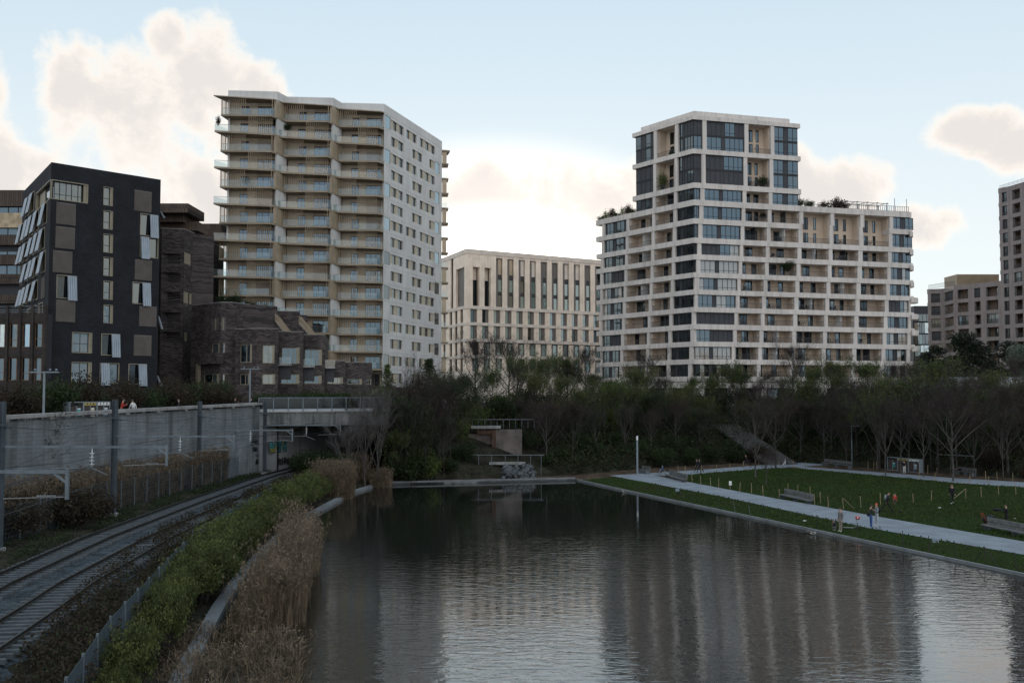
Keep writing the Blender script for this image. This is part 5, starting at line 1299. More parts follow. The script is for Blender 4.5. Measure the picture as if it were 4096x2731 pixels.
MT['bark_pale'] = mat('pale_bark', (.075, .068, .062), .9, .3, 2, .4, 10)
MT['twig_purple'] = leafmat('purple_brown_twigs', (.062, .046, .041), (.030, .024, .023), .9, 0)
MT['twig_grey'] = leafmat('grey_twigs', (.062, .055, .047), (.030, .027, .024), .9, 0)
MT['leaf_fresh'] = leafmat('fresh_green_leaves', (.115, .155, .036), (.036, .056, .015))
MT['leaf_spring'] = leafmat('spring_yellow_leaves', (.14, .155, .036), (.05, .055, .02))
MT['leaf_dark'] = leafmat('dark_green_leaves', (.042, .064, .022), (.016, .026, .012))
MT['leaf_brown'] = leafmat('brown_leaves', (.055, .040, .024), (.022, .018, .012))
MT['leaf_pine'] = leafmat('pine_needles', (.022, .032, .020), (.008, .013, .009), .8, .1)
MT['leaf_silver'] = leafmat('silver_leaves', (.14, .17, .13), (.05, .07, .05))
MT['willow'] = leafmat('willow_leaves', (.125, .145, .045), (.024, .034, .014))
MT['reed'] = leafmat('dry_reed_stems', (.235, .175, .115), (.055, .042, .031), .85, .15)
MT['reed_plume'] = leafmat('reed_plumes', (.25, .19, .135), (.10, .075, .055), .95, .3)
MT['blossom'] = leafmat('pale_blossom', (.45, .42, .38), (.2, .19, .16), .8, .3)

def tri_strokes(P0, P1, w):
    """one slim triangle for each line P0 -> P1"""
    d = P1 - P0; r = ng.normal(size=P0.shape); s = np.cross(d, r); s /= (np.linalg.norm(s, axis=1, keepdims=True) + 1e-9)
    V = np.stack([P0 - s * w[:, None], P0 + s * w[:, None], P1], 1).reshape(-1, 3)
    return V, np.arange(len(V)).reshape(-1, 3)
def quads(P, size, up=0.0):
    """one small leaf-shaped quad at each point"""
    n = len(P); a = ng.normal(size=(n, 3)); a /= np.linalg.norm(a, axis=1, keepdims=True)
    if up: a[:, 2] += up; a /= np.linalg.norm(a, axis=1, keepdims=True)
    b = np.cross(a, ng.normal(size=(n, 3))); b /= np.linalg.norm(b, axis=1, keepdims=True) + 1e-9
    s = (size * ng.uniform(.6, 1.3, n))[:, None]
    V = np.stack([P, P + a * s * .5 + b * s * .28, P + a * s, P + a * s * .5 - b * s * .28], 1).reshape(-1, 3)
    return V, np.arange(4 * n).reshape(-1, 4)
def skeleton(seed, h, first, nlimb, ang, lens, subs, up, crook=.12):
    """branch segments: list of (p0, p1, r0, r1, level)"""
    q = random.Random(seed); segs = []
    def grow(p, d, L_, r, lev):
        n = 4 if lev < 2 else 3; pts = [p]
        for i in range(n):
            d = (d + Vector((q.gauss(0, crook), q.gauss(0, crook), q.gauss(0, crook) + up * (.10 if lev else .02)))).normalized()
            pts.append(pts[-1] + d * L_ / n)
        for i in range(n): segs.append((pts[i], pts[i + 1], lerp(r, r * .45, i / n), lerp(r, r * .45, (i + 1) / n), lev))
        if lev >= len(subs): return
        for k in range(subs[lev]):
            t = q.uniform(.25, 1.0) * n; i = min(int(t), n - 1); b = pts[i].lerp(pts[i + 1], t - i)
            ax = Vector((q.gauss(0, 1), q.gauss(0, 1), q.gauss(0, 1))); ax = (ax - ax.project(d)).normalized()
            nd = (d * math.cos(R(ang[1])) + ax * math.sin(R(ang[1]))).normalized()
            grow(b, nd, L_ * lens * q.uniform(.7, 1.15), r * .45, lev + 1)
    top = Vector((q.gauss(0, .1), q.gauss(0, .1), 1)).normalized()
    hb = h * first; tr = max(.05, h * .014); pts = [Vector((0, 0, -.2))]
    for i in range(6): pts.append(Vector((q.gauss(0, .05), q.gauss(0, .05), h * .8 * (i + 1) / 6)))
    for i in range(6): segs.append((pts[i], pts[i + 1], lerp(tr, tr * .3, i / 6), lerp(tr, tr * .3, (i + 1) / 6), 0))
    for k in range(nlimb):
        f = (k + .5) / nlimb; z = lerp(hb, h * .78, f ** 1.1); a = k * 2.4 + q.uniform(-.4, .4); th = R(lerp(ang[0], ang[0] * .55, f))
        x = interp(z, [p.z for p in pts], [p.x for p in pts])
        grow(Vector((x, 0, z)), Vector((math.cos(a) * math.sin(th), math.sin(a) * math.sin(th), math.cos(th))), (h - z) * lerp(.95, .7, f), tr * lerp(.55, .3, f), 1)
    return segs
def tree_meshes(seed, h, twig, bark, leaf=None, nleaf=0, first=.22, nlimb=13, ang=(52, 34), lens=.55, subs=(0, 5, 5, 5), up=.6, lsize=.16, tw=.011):
    segs = skeleton(seed, h, first, nlimb, ang, lens, subs, up)
    mb = MB()
    for a, b, r0, r1, lev in segs:
        if lev <= 1: mb.tube([a, b], [r0, r1], 5 if lev == 0 else 4, False)
    trunk = mb.mesh('trunk', bark, True)
    fine = [(a, b, max(r0, tw * .8)) for a, b, r0, r1, lev in segs if lev >= 2]
    P0 = np.array([s[0] for s in fine]); P1 = np.array([s[1] for s in fine]); w = np.array([s[2] for s in fine])
    P1 = P1 + (P1 - P0) * .35
    k = ng.integers(0, len(P0), len(P0)); t = ng.uniform(.2, 1, len(P0))[:, None]; B0 = P0[k] * (1 - t) + P1[k] * t
    dd = (P1[k] - P0[k]); dd /= np.linalg.norm(dd, axis=1, keepdims=True) + 1e-9; B1 = B0 + (dd * .6 + ng.normal(size=dd.shape) * .45 + np.array([0, 0, .25])) * ng.uniform(.3, .8, (len(k), 1))
    V, Fc = tri_strokes(np.concatenate([P0, B0]), np.concatenate([P1, B1]), np.concatenate([w, np.full(len(B0), tw * .7)]))
    crown = np_mesh('crown', V, Fc, twig); lm = None
    if leaf:
        j = ng.integers(0, len(B0), nleaf); lp = B0[j] + (B1[j] - B0[j]) * ng.uniform(0, 1.1, (nleaf, 1)) + ng.normal(size=(nleaf, 3)) * .06
        V2, F2 = quads(lp, lsize); lm = np_mesh('foliage', V2, F2, leaf)
    return trunk, crown, lm
def conifer_meshes(seed, h, leaf, n=2600, width=.26, dens=.22):
    q = random.Random(seed); mb = MB(); mb.tube([(0, 0, -.2), (0, 0, h * .98)], [h * .014, .01], 5); P = []; A = []
    for k in range(int(h * 9)):
        z = h * lerp(.12, .98, (k / (h * 9))); L_ = (h - z) * width * q.uniform(.75, 1.2) + .12; a = k * 2.4; e = Vector((math.cos(a) * L_, math.sin(a) * L_, L_ * q.uniform(.05, .4)))
        mb.tube([(0, 0, z), (e.x, e.y, z + e.z)], [.022, .006], 3, False); A.append((Vector((0, 0, z)), e))
    pts = np.array([np.array(p + e * (q.random() ** .7)) for p, e in (q.choice(A) for _ in range(n))]) + ng.normal(size=(n, 3)) * .10
    V, Fc = quads(pts, dens); return mb.mesh('trunk', MT['bark'], True), None, np_mesh('foliage', V, Fc, leaf)
def pine_meshes(seed, h, leaf, n=9000, clumps=26, size=.32):
    q = random.Random(seed); mb = MB(); mb.tube([(0, 0, -.2), (.1, 0, h * .5), (0, .1, h * .95)], [h * .022, h * .014, .03], 6); C_ = []
    for k in range(clumps):
        z = h * lerp(.30, .97, (k + q.random()) / clumps); a = q.uniform(0, 2 * PI); r = (1.05 - abs(z / h - .5)) * h * .26 * q.uniform(.3, 1.0); c = Vector((math.cos(a) * r, math.sin(a) * r, z))
        mb.tube([(0, 0, z - r * .35), c], [.06, .02], 4, False); C_.append((c, h * q.uniform(.07, .13)))
    k = ng.integers(0, clumps, n); d = ng.normal(size=(n, 3)); d /= np.linalg.norm(d, axis=1, keepdims=True); rr = ng.uniform(.35, 1, n) ** .5
    P = np.array([C_[i][0] for i in k]) + d * (np.array([C_[i][1] for i in k]) * rr)[:, None] * np.array([1.25, 1.25, .75])
    V, Fc = quads(P, size); return mb.mesh('trunk', MT['bark'], True), None, np_mesh('foliage', V, Fc, leaf)
def bush_meshes(seed, r, h, leaf, n=3000, size=.13, twig=None, upright=False, nst=26):
    q = random.Random(seed); stems = []
    for k in range(nst):
        a = q.uniform(0, 2 * PI); s = q.random() ** .5 * .95; tip = Vector((math.cos(a) * r * s, math.sin(a) * r * s, h * q.uniform(.65, 1.05) * (1 - .35 * s * s)))
        b = Vector((tip.x * (.55 if upright else .15), tip.y * (.55 if upright else .15), -.1)); stems.append((b, tip))
    P0 = np.array([s[0] for s in stems for _ in range(3)]) ; P1 = np.array([s[1] for s in stems for _ in range(3)]) + ng.normal(size=(nst * 3, 3)) * r * .12
    V, Fc = tri_strokes(P0, P1, np.full(len(P0), .016)); st = np_mesh('stems', V, Fc, twig or MT['bark'])
    k = ng.integers(0, len(P0), n); t = ng.uniform(.3, 1.05, n)[:, None] ** .7; lp = P0[k] * (1 - t) + P1[k] * t + ng.normal(size=(n, 3)) * r * (.09 if upright else .14); lp[:, 2] = np.maximum(lp[:, 2], .02)
    V2, F2 = quads(lp, size, 1.2 if upright else .2); return st, None, np_mesh('foliage', V2, F2, leaf)
def plant(name, meshes, loc, s, rz, label, cat, group=None):
    t = thing(name, label, cat, loc, rz, group); M0 = WM[t.name] @ Matrix.Diagonal((s[0], s[0], s[1], 1)) if isinstance(s, tuple) else WM[t.name] @ Matrix.Scale(s, 4)
    for m in meshes:
        if m is not None: obj(m.name.split('.')[0], m, None, t, M0)
    return t
def bank_z(x, y):                     # rough height of the embankment under a point
    b = interp(x, [p[0] for p in bank_base], [p[1] for p in bank_base]) if x < 38 else interp(x, [38, 52, 60, 75, 110], [149, 131.5, 119.5, 101, 72])
    t = interp(x, [-14, -12, -2, 7, 15, 27, 42, 54, 64, 76, 100, 140], [113.5, 128, 141, 149, 153, 160, 165, 157, 147, 141, 126, 104])
    if y <= b: return .4
    return lerp(.4, 8.32, min(1, (y - b) / max(1, t - b)))
BARE = [tree_meshes(s, 10, tw, bk, first=f, nlimb=n, ang=a, up=u) for s, tw, bk, f, n, a, u in
        ((1, MT['twig_purple'], MT['bark'], .24, 13, (50, 32), .7), (2, MT['twig_grey'], MT['bark'], .2, 12, (44, 30), .8), (3, MT['twig_purple'], MT['bark_pale'], .3, 14, (58, 36), .5), (4, MT['twig_grey'], MT['bark_pale'], .25, 12, (36, 26), 1.0))]
BUDS = [tree_meshes(s, 9, MT['twig_grey'], MT['bark'], lf, n, first=.2, nlimb=12, ang=a, up=.8, lsize=.2) for s, lf, n, a in
        ((11, MT['leaf_fresh'], 5600, (40, 30)), (12, MT['leaf_spring'], 4200, (46, 32)), (13, MT['leaf_dark'], 6500, (48, 34)), (14, MT['leaf_fresh'], 4200, (34, 26)), (15, MT['leaf_brown'], 3600, (46, 34)))]
MT['twig_pale'] = leafmat('pale_grey_twigs', (.13, .12, .115), (.07, .064, .062), .9, 0)
SAPL = tree_meshes(5, 10, MT['twig_pale'], MT['bark_pale'], first=.1, nlimb=14, ang=(24, 22), up=1.2)
BLOS = tree_meshes(21, 7, MT['twig_purple'], MT['bark'], MT['blossom'], 700, nlimb=11, lsize=.22)
LARCH = [conifer_meshes(31, 7, MT['leaf_fresh'], 2800), conifer_meshes(32, 7, MT['leaf_dark'], 3200, .3)]
PINE = [pine_meshes(41, 12, MT['leaf_pine']), pine_meshes(42, 12, MT['leaf_pine'], 8000, 20)]
SILV = pine_meshes(43, 8, MT['leaf_silver'], 5000, 22, .28)
BUSH_D = [bush_meshes(51 + i, 1.6, 2.2, MT[m], 3600, .17) for i, m in enumerate(('leaf_dark', 'leaf_brown', 'leaf_dark'))]
BUSH_W = [bush_meshes(61 + i, 1.35, 2.3, MT['willow'], 5200, .13, MT['bark'], True, 46) for i in range(3)]
BUSH_S = [bush_meshes(71, .8, .9, MT['leaf_dark'], 1300, .12), bush_meshes(72, .8, 1.1, MT['leaf_fresh'], 1000, .11), bush_meshes(73, .8, .9, MT['leaf_brown'], 1100, .12)]
GB = 'bare trees on the embankment and round the lawn'; GL = 'leafing trees on the embankment'
def top_h(u, vtop, Y, zb): return gy(u, vtop, Y).z - zb
def tree_px(proto, u, vtop, Y, zb, label, h0, cat='tree', group=None, name='bare_tree', wide=1.0):
    p = gy(u, 901, Y); h = top_h(u, vtop, Y, zb) / h0 * 1.03
    return plant(name, proto, (p.x, Y, zb - .05), (h * wide, h), rnd.uniform(0, 6.28), label, cat, group)
# trees that can be singled out
tree_px(LARCH[0], 889, 838, 126, GZ, 'small bright green conical conifer beside the right end of the bridge balustrade', 7, name='conifer_tree', wide=1.15)
tree_px(LARCH[1], 985, 826, 140, GZ, 'grey-green conical conifer before the lower right corner of the beige tower', 7, name='conifer_tree', wide=1.3)
tree_px(BUDS[0], 1190, 836, 146, GZ - 1, 'tall fresh green tree before the middle of the office block', 9, name='leafing_tree')
tree_px(BUDS[3], 1302, 836, 150, GZ - .5, 'fresh green tree before the right-hand end of the office block', 9, name='leafing_tree', wide=1.2)
tree_px(BARE[0], 1092, 790, 152, GZ, 'tall bare tree rising before the left corner of the office block', 10)
tree_px(BARE[1], 1170, 792, 155, GZ, 'tallest bare tree rising before the centre of the office block', 10, wide=1.25)
tree_px(BARE[3], 1345, 812, 156, GZ, 'bare tree before the gap between the office block and the grid block', 10)
tree_px(BARE[1], 1488, 822, 158, GZ, 'bare tree before the left face of the grid block', 10)
tree_px(BARE[0], 1822, 806, 160, GZ, 'bare tree standing highest before the main face of the grid block', 10)
tree_px(BUDS[1], 1912, 836, 158, GZ, 'yellow-green budding tree before the right part of the grid block', 9, name='leafing_tree')
tree_px(BARE[2], 2080, 842, 158, GZ, 'bare tree before the right-hand end of the grid block', 10)
tree_px(BUDS[1], 2265, 868, 150, GZ - 1, 'yellowish leafing tree in front of the sign pavilion', 9, name='leafing_tree', wide=1.25)
tree_px(PINE[0], 2225, 770, 178, GZ, 'dark broad pine before the curved apartment block', 12, name='pine_tree', wide=1.3)
tree_px(PINE[1], 2140, 800, 182, GZ, 'dark pine beside the glass block', 12, name='pine_tree', wide=1.1)
tree_px(PINE[1], 2330, 790, 180, GZ, 'dark pine at the right edge behind the pavilion', 12, name='pine_tree', wide=1.3)
tree_px(SILV, 2345, 798, 172, GZ, 'silvery green round tree above the sign at the right edge', 8, name='silver_tree', wide=.75)
for u, v, vt, pr, lab, wd in ((1735, 1097, 935, BARE[3], 'bare tree on the lawn corner with a straight grey trunk', 1.0), (1782, 1075, 915, BARE[0], 'bare tree by the cross path next to the child in white on a bicycle', 1.1), (1911, 1063, 925, BARE[2], 'bare pale-barked tree with a bent trunk left of the lamp post', .9),
                          (2021, 1075, 900, BARE[0], 'wide bare tree to the left of the recycling bins', 1.35), (2034, 1095, 930, BARE[3], 'slim bare tree standing in the back path before the recycling bins', .7), (2156, 1084, 900, BARE[1], 'wide bare tree to the right of the recycling bins', 1.3),
                          (2189, 1105, 905, BARE[2], 'bare tree beside the person lying on the back bench', .9), (2316, 1095, 895, BARE[0], 'large bare tree at the right edge behind the back path', 1.3)):
    p = gz(u, v, .4); h = (gy(u, vt, p.y).z - .4) / 10; plant('bare_tree', pr, (p.x, p.y, .35), (h * wd, h), rnd.uniform(0, 6), lab, 'tree')
p = gz(1760, 1115, .4); plant('bare_tree', BARE[2], (p.x, p.y, .38), (.42, .36), 1.0, 'small dark crooked tree on the lawn behind the wooden stakes', 'tree')
for u, v, vt, lab in ((912, 1101, 905, 'bare tree on the far pond bank left of the concrete niche'), (1010, 1098, 900, 'bare tree behind the far pond ledge, straight pale trunk'), (962, 1088, 920, 'bare tree between two pale trunks on the far pond bank'),
                      (1120, 1065, 950, 'small bare tree in front of the concrete niche'), (1085, 1055, 960, 'slight bare tree left of the concrete niche'), (1235, 1080, 930, 'bare tree to the right of the boulders')):
    p = gz(u, v, .45); h = (gy(u, vt, p.y).z - .4) / 10; plant('bare_tree', BARE[(int(u) // 7) % 4], (p.x, p.y, .35), (h * .95, h), u, lab, 'tree')
# the wood on the slope, tree by tree
k = 0
q = random.Random(5)
for i in range(104):
    u = lerp(905, 2400, (i + q.random()) / 104); t = [.06, .35, .62, .9][i % 4] + q.uniform(-.06, .08)
    X0 = (u - 1176) / 2297 * 150
    xb = min(X0, 64); b_ = interp(xb, [p_[0] for p_ in bank_base[:9]] , [p_[1] for p_ in bank_base[:9]]) if xb < 52 else interp(xb, [52, 60, 75], [131.5, 119.5, 108]); tp = interp(xb, [p_[0] for p_ in bank_top], [p_[1] for p_ in bank_top])
    Y = lerp(b_ + 1, tp, t); x = (u - 1176) / 2297 * Y; z = bank_z(x, Y)
    vt = {0: 950, 1: 905, 2: 872, 3: 855}[i % 4] + q.uniform(-28, 22) + (35 if u < 1020 else 0)
    h = max(3.2, gy(u, vt, Y).z - z); r = q.random()
    if 1620 < u < 1800 and i % 4 < 2: continue
    if 1075 < u < 1225 and i % 4 < 3 or 1040 < u < 1250 and i % 4 == 0: continue
    row = ('foot', 'lower part', 'upper part', 'top')[i % 4]; below = 'below the beige tower' if u < 1030 else 'below the office block' if u < 1390 else 'below the left half of the grid block' if u < 1740 else 'below the right half of the grid block' if u < 2110 else 'below the sign pavilion'
    if r < (.55 if i % 4 == 0 else .3):
      j = q.randrange(4); plant('bare_tree', BARE[j], (x, Y, z - .1), (h / 10 * q.uniform(.6, .95), h / 10), q.uniform(0, 6), ('leafless purple-brown', 'leafless grey-twigged', 'leafless broad pale-trunked', 'leafless upright pale-trunked')[j] + ' tree, ' + row + ' of slope ' + below, 'tree', GB)
    else:
        j = q.choice([0, 0, 1, 2, 2, 3, 3, 4]); plant('leafing_tree', BUDS[j], (x, Y, z - .1), (h / 9 * q.uniform(.75, 1.15), h / 9), q.uniform(0, 6), ('fresh green', 'yellow-green', 'dark green', 'slim fresh green', 'brown-leaved')[j] + ' tree, ' + row + ' of slope ' + below, 'tree', GL)
for u, v in ((2150, 1030), (2280, 1040)): p = gz(u, 1075, .4); plant('blossom_tree', BLOS, (p.x, p.y + 4, .4), 1.0, u, 'pale blossoming tree behind the bins' if u < 2200 else 'pale blossoming tree near the goal frame', 'tree')
# shrubs
for i in range(46):                   # on the slope and along its foot
    u = lerp(850, 2380, (i + q.random()) / 46); Y0 = interp((u - 1176) / 2297 * 125, [p_[0] for p_ in bank_base[:11]], [p_[1] for p_ in bank_base[:11]]); Y = Y0 + q.uniform(.5, 9); x = (u - 1176) / 2297 * Y
    if 1085 < u < 1250 and Y < 130: continue
    j = q.randrange(3); plant('shrub', BUSH_D[j], (x, Y, bank_z(x, Y)), q.uniform(.7, 1.25), q.uniform(0, 6), ('dark green', 'brownish', 'deep green')[j] + ' low shrub at the slope foot ' + ('beside the bridge' if u < 1000 else 'left of the boulders' if u < 1180 else 'between the boulders and the light column' if u < 1464 else 'between the light column and the stairs' if u < 1700 else 'behind the cross path' if u < 1990 else 'behind the recycling bins' if u < 2150 else 'around the goal frame'), 'shrub', 'shrubs at the foot of the slope')
for u, v, s, lab in ((1105, 1085, 1.15, 'dark round evergreen shrub left of the boulders'), (1050, 1092, 1.2, 'dark evergreen shrub on the far pond bank'), (985, 1092, 1.0, 'low dark shrub behind the far pond ledge'), (1500, 1068, .9, 'glossy shrub behind the child in blue'), (1545, 1066, .85, 'glossy shrub right of the child in blue')):
    p = gz(u, v, .42); plant('shrub', BUSH_D[0] if u != 1500 else BUSH_D[2], (p.x, p.y, .38), s, u, lab, 'shrub')
for i in range(20):                   # behind the wall's coping, before the brick buildings
    y = lerp(58, 116, (i + .5) / 20); xx = xw(min(y, 108)) - 4.2 + q.uniform(-1, 1); z = GZ
    plant('shrub', BUSH_D[1 if i % 3 else 0], (xx - 1.5, y + 2, z), (q.uniform(1.0, 1.5), q.uniform(1.1, 1.7)), q.uniform(0, 6), ('brownish' if i % 3 else 'dark green') + ' shrub behind the retaining wall, ' + ('before the glazed low wing' if y < 74 else 'before the charcoal block' if y < 96 else 'before the brick terraces'), 'shrub', 'shrubs along the walkway above the wall')
for i in range(16):
    u = lerp(600, 900, (i + .5) / 16); Y = 122 + (i % 3) * 3; x = (u - 1176) / 2297 * Y; plant('shrub', BUSH_D[(0, 2, 1)[i % 3]], (x, Y, GZ), (q.uniform(1.0, 1.3), q.uniform(.85, 1.1)), q.uniform(0, 6), 'dark green hedge shrub behind the bridge', 'shrub', 'hedge behind the bridge')
WL = 'yellow-green willow shrub in the row between wire fence and kerb'
for i, y in enumerate(np.arange(28, 101, 2.0)):
    for r_ in range(2 if y > 46 else 1):
        if q.random() < .12: continue
        wd = xc(y) - xf(y); x = xf(y) + wd * ((.38 if r_ == 0 else .62) + q.uniform(-.1, .1)) if y > 46 else xf(y) + wd * q.uniform(.35, .6); s = q.uniform(.7, 1.2) * (.8 if y < 40 else 1.0)
        plant('willow_shrub', BUSH_W[q.randrange(3)], (x, y + q.uniform(-.7, .7), .75), (s * (.75 if y < 46 else 1.05), s * .95), q.uniform(0, 6), ('small ' if s < .85 else '') + 'yellow-green willow shrub, ' + ('near' if y < 40 else 'near middle' if y < 54 else 'middle' if y < 72 else 'far middle' if y < 86 else 'far') + ' part of the row' + (', by the wire fence' if r_ == 0 else ', by the pond kerb'), 'shrub', 'willow shrubs along the fence')
for u, v, s in ((60, 1215, 1.5), (120, 1205, 1.7), (175, 1210, 1.4), (215, 1190, 1.1), (10, 1240, 1.5), (-30, 1230, 1.5)):
    p = gz(u, v, 2.0); plant('shrub', BUSH_D[1], (p.x, p.y, 1.9), (s * .9, s * .75), u, 'dark brown thicket bush between the wire fence and the track', 'shrub', 'thicket left of the track')
for u, v, s, lab in ((100, 1060, 2.2, 'tall leafless grey-green bush before the left part of the retaining wall'), (30, 1062, 2.0, 'leafless bush at the left edge before the retaining wall')):
    p = gz(u, 1180, 2.0); plant('bare_tree', BUDS[4], (p.x - 1.5, p.y + 1, 2), (.62, .58), u, lab, 'tree')
for u, v, s, lab in ((690, 1068, 1.0, 'dark ivy bush under the bridge'), (720, 1060, 1.3, 'dark ivy bush before the tunnel mouth'), (770, 1050, 1.2, 'dark bush at the right side of the tunnel mouth'), (560, 1082, .8, 'ivy bush at the foot of the retaining wall')):
    p = gz(u, 1090, 1.8); plant('shrub', BUSH_D[0], (p.x, p.y + 1, 1.7), (s, s * .9), u, lab, 'shrub')
for u, Y, vt, lab in ((840, 106, 960, 'greyish leafless sapling beside the right end of the bridge'), (800, 104, 990, 'pale leafless sapling before the tunnel mouth'), (868, 109, 930, 'leafless sapling leaning on the bridge end')):
    p = gy(u, 901, Y); plant('bare_tree', SAPL, (p.x, Y, .9), (.6, (gy(u, vt, Y).z - .9) / 10), u, lab, 'tree')

# reeds, brambles, undergrowth: nobody could count these
def reed_mesh(name, P, h, lean, w=.012, plume=.6, arch=0.0):
    n = len(P); d = np.stack([ng.normal(size=n) * lean, ng.normal(size=n) * lean, np.ones(n)], 1); H = (np.asarray(h) * ng.uniform(.65, 1.1, n))[:, None]
    mid = P + d * H * .55; tip = P + d * H; tip[:, :2] += (d[:, :2]) * H * .5
    if arch:
        a = ng.uniform(0, 2 * PI, n); e = np.stack([np.cos(a), np.sin(a), np.zeros(n)], 1) * (arch * H * ng.uniform(.4, 1.2, (n, 1))); mid = mid + e * .35; tip = tip + e; tip[:, 2] -= (arch * .55 * H[:, 0])
    s = np.cross(d, ng.normal(size=(n, 3))); s /= np.linalg.norm(s, axis=1, keepdims=True); s *= w * ng.uniform(.7, 1.4, (n, 1))
    V = np.stack([P - s, P + s, mid + s * .8, mid - s * .8, tip + s * .3, tip - s * .3], 1).reshape(-1, 3)
    i = np.arange(n)[:, None] * 6; Fc = np.concatenate([i + np.array([0, 1, 2, 3]), i + np.array([3, 2, 4, 5])]); mi = np.zeros(len(Fc), int)
    k = ng.random(n) < plume
    if plume and k.any():
        pts = np.repeat(tip[k], 5, 0) + ng.normal(size=(k.sum() * 5, 3)) * np.array([.035, .035, .09]); V2, F2 = quads(pts, .13, 1.0)
        F2 = F2 + len(V); V = np.concatenate([V, V2]); Fc = np.concatenate([Fc, F2]); mi = np.concatenate([mi, np.ones(len(F2), int)])
    # side leaves
    j = ng.integers(0, n, n); t = ng.uniform(.3, .9, (n, 1)); b = P[j] * (1 - t) + tip[j] * t; a = ng.uniform(0, 2 * PI, n)
    e = b + np.stack([np.cos(a) * .28, np.sin(a) * .28, ng.uniform(.0, .28, n)], 1); s2 = np.cross(e - b, ng.normal(size=(n, 3))); s2 /= np.linalg.norm(s2, axis=1, keepdims=True); s2 *= .012
    V3 = np.stack([b - s2, b + s2, e + s2 * .2, e - s2 * .2], 1).reshape(-1, 3); F3 = np.arange(len(V3)).reshape(-1, 4) + len(V); V = np.concatenate([V, V3]); Fc = np.concatenate([Fc, F3]); mi = np.concatenate([mi, np.zeros(len(F3), int)])
    return np_mesh(name, V, Fc, [MT['reed'], MT['reed_plume']], mi)
def scatter(n, y0, y1, xl_, xr_, z, edge=.0):
    y = ng.uniform(y0, y1, n); a = np.array([xl_(v) for v in y]); b = np.array([xr_(v) for v in y]); x = a + (b - a) * ng.uniform(0, 1, n)
    nz = np.sin(x * 1.7 + y * .6) + np.sin(y * 1.1 - x * .9); nz = nz + np.sin(x * 4.3 + 1.3 * y) * .7; keep = nz + ng.normal(size=n) * .6 > -.75
    zz = np.array([z(p_, v) for p_, v in zip(x[keep], y[keep])]) if callable(z) else np.full(keep.sum(), z); return np.stack([x[keep], y[keep], zz], 1)
xr_bed = lambda y: interp(y, [20, 30, 36.5, 45, 55.5, 66, 70], [-4.5, -6.3, -7.6, -9.2, -11.0, -13.2, -15.8])
P = np.concatenate([scatter(3500, 43, 59, lambda y: xr_bed(y) - 1.9, xr_bed, .1), scatter(900, 57, 70, lambda y: xr_bed(y) - .9, lambda y: xr_bed(y) + .5, .1), scatter(1500, 42, 56, lambda y: xc(y) + 1.2, lambda y: xr_bed(y) - 1.2, .1)])
hh = np.where(np.arange(len(P)) < len(P) * .78, 2.9, 1.5)
o = obj('reed_bed', reed_mesh('reed_bed', P, hh, .07), None); tag(o, 'dry brown reed bed standing in the water along the curved kerb', 'reeds', kind='stuff')
o = obj('dry_sedge', reed_mesh('dry_sedge', scatter(5600, 20, 43, lambda y: xc(y) - .4, xr_bed, .1), 1.35, .16, plume=.06, arch=.6), None); tag(o, 'arching straw-coloured sedge in the near left corner of the pond', 'sedge', kind='stuff')
o = obj('wall_reeds', reed_mesh('wall_reeds', scatter(11000, 42, 99, lambda y: xw(y) + .4, lambda y: xl(y) - .2, 2.0), 2.9, .06, w=.014), None); tag(o, 'dry reeds between the wire fence and the retaining wall', 'reeds', kind='stuff')
for u, v, n, r, h, lab in ((876, 1124, 520, 1.25, 2.1, 'round clump of dry reeds alone in the water by the far ledge'), (768, 1150, 1500, 2.0, 3.4, 'tall dense clump of dry reeds on the kerb before the bridge'), (812, 1118, 900, 1.9, 3.2, 'reddish dry reed clump behind the tall one by the bridge')):
    p = gz(u, v, 0.0); a = ng.uniform(0, 2 * PI, n); rr = r * np.sqrt(ng.uniform(0, 1, n)); P = np.stack([p.x + np.cos(a) * rr, p.y + np.sin(a) * rr * 1.2, np.full(n, .0 if u == 876 else .2)], 1)
    o = obj('reed_clump', reed_mesh('reed_clump', P, h, .08, w=.014), None); tag(o, lab, 'reeds')
def leaf_stuff(name, P, size, m, label, cat, hv):
    P = P.copy(); P = P[~((P[:, 0] > -9) & (P[:, 0] < 4.5) & (P[:, 1] > 116) & (P[:, 1] < 132))]; P[:, 2] += ng.uniform(0, 1, len(P)) ** 1.6 * hv; V, Fc = quads(P, size, .2); k = len(P) // 6
    o = obj(name, np_mesh(name, V, Fc, m), None); return tag(o, label, cat, kind='stuff')
tb = lambda y: xa(y) + interp(y, [14, 36, 46, 56, 64, 108], [5.6, 4.9, 4.0, 3.0, 2.2, 1.9])
leaf_stuff('bramble_patch', scatter(60000, 14, 108, tb, lambda y: xf(y) + .3, 1.6), .15, MT['leaf_brown'], 'low dark brambles creeping over the outer track', 'brambles', .75)
leaf_stuff('ivy_cover', scatter(12000, 14, 108, tb, lambda y: xf(y) + .3, 1.35), .14, MT['leaf_dark'], 'dark ivy leaves among the brambles', 'ivy', .85)
leaf_stuff('verge_weeds', scatter(24000, 20, 112, lambda y: xl(y) - .5, lambda y: xa(y) - 1.75, 1.85), .13, MT['leaf_dark'], 'dark weeds on the verge between the wire fence and the track', 'weeds', .35)
leaf_stuff('bank_grass', scatter(22000, 14, 112, xf, lambda y: xc(y) - .5, .6), .14, MT['leaf_brown'], 'dry grass and fallen leaves between the shrubs and the kerb', 'dry grass', .3)
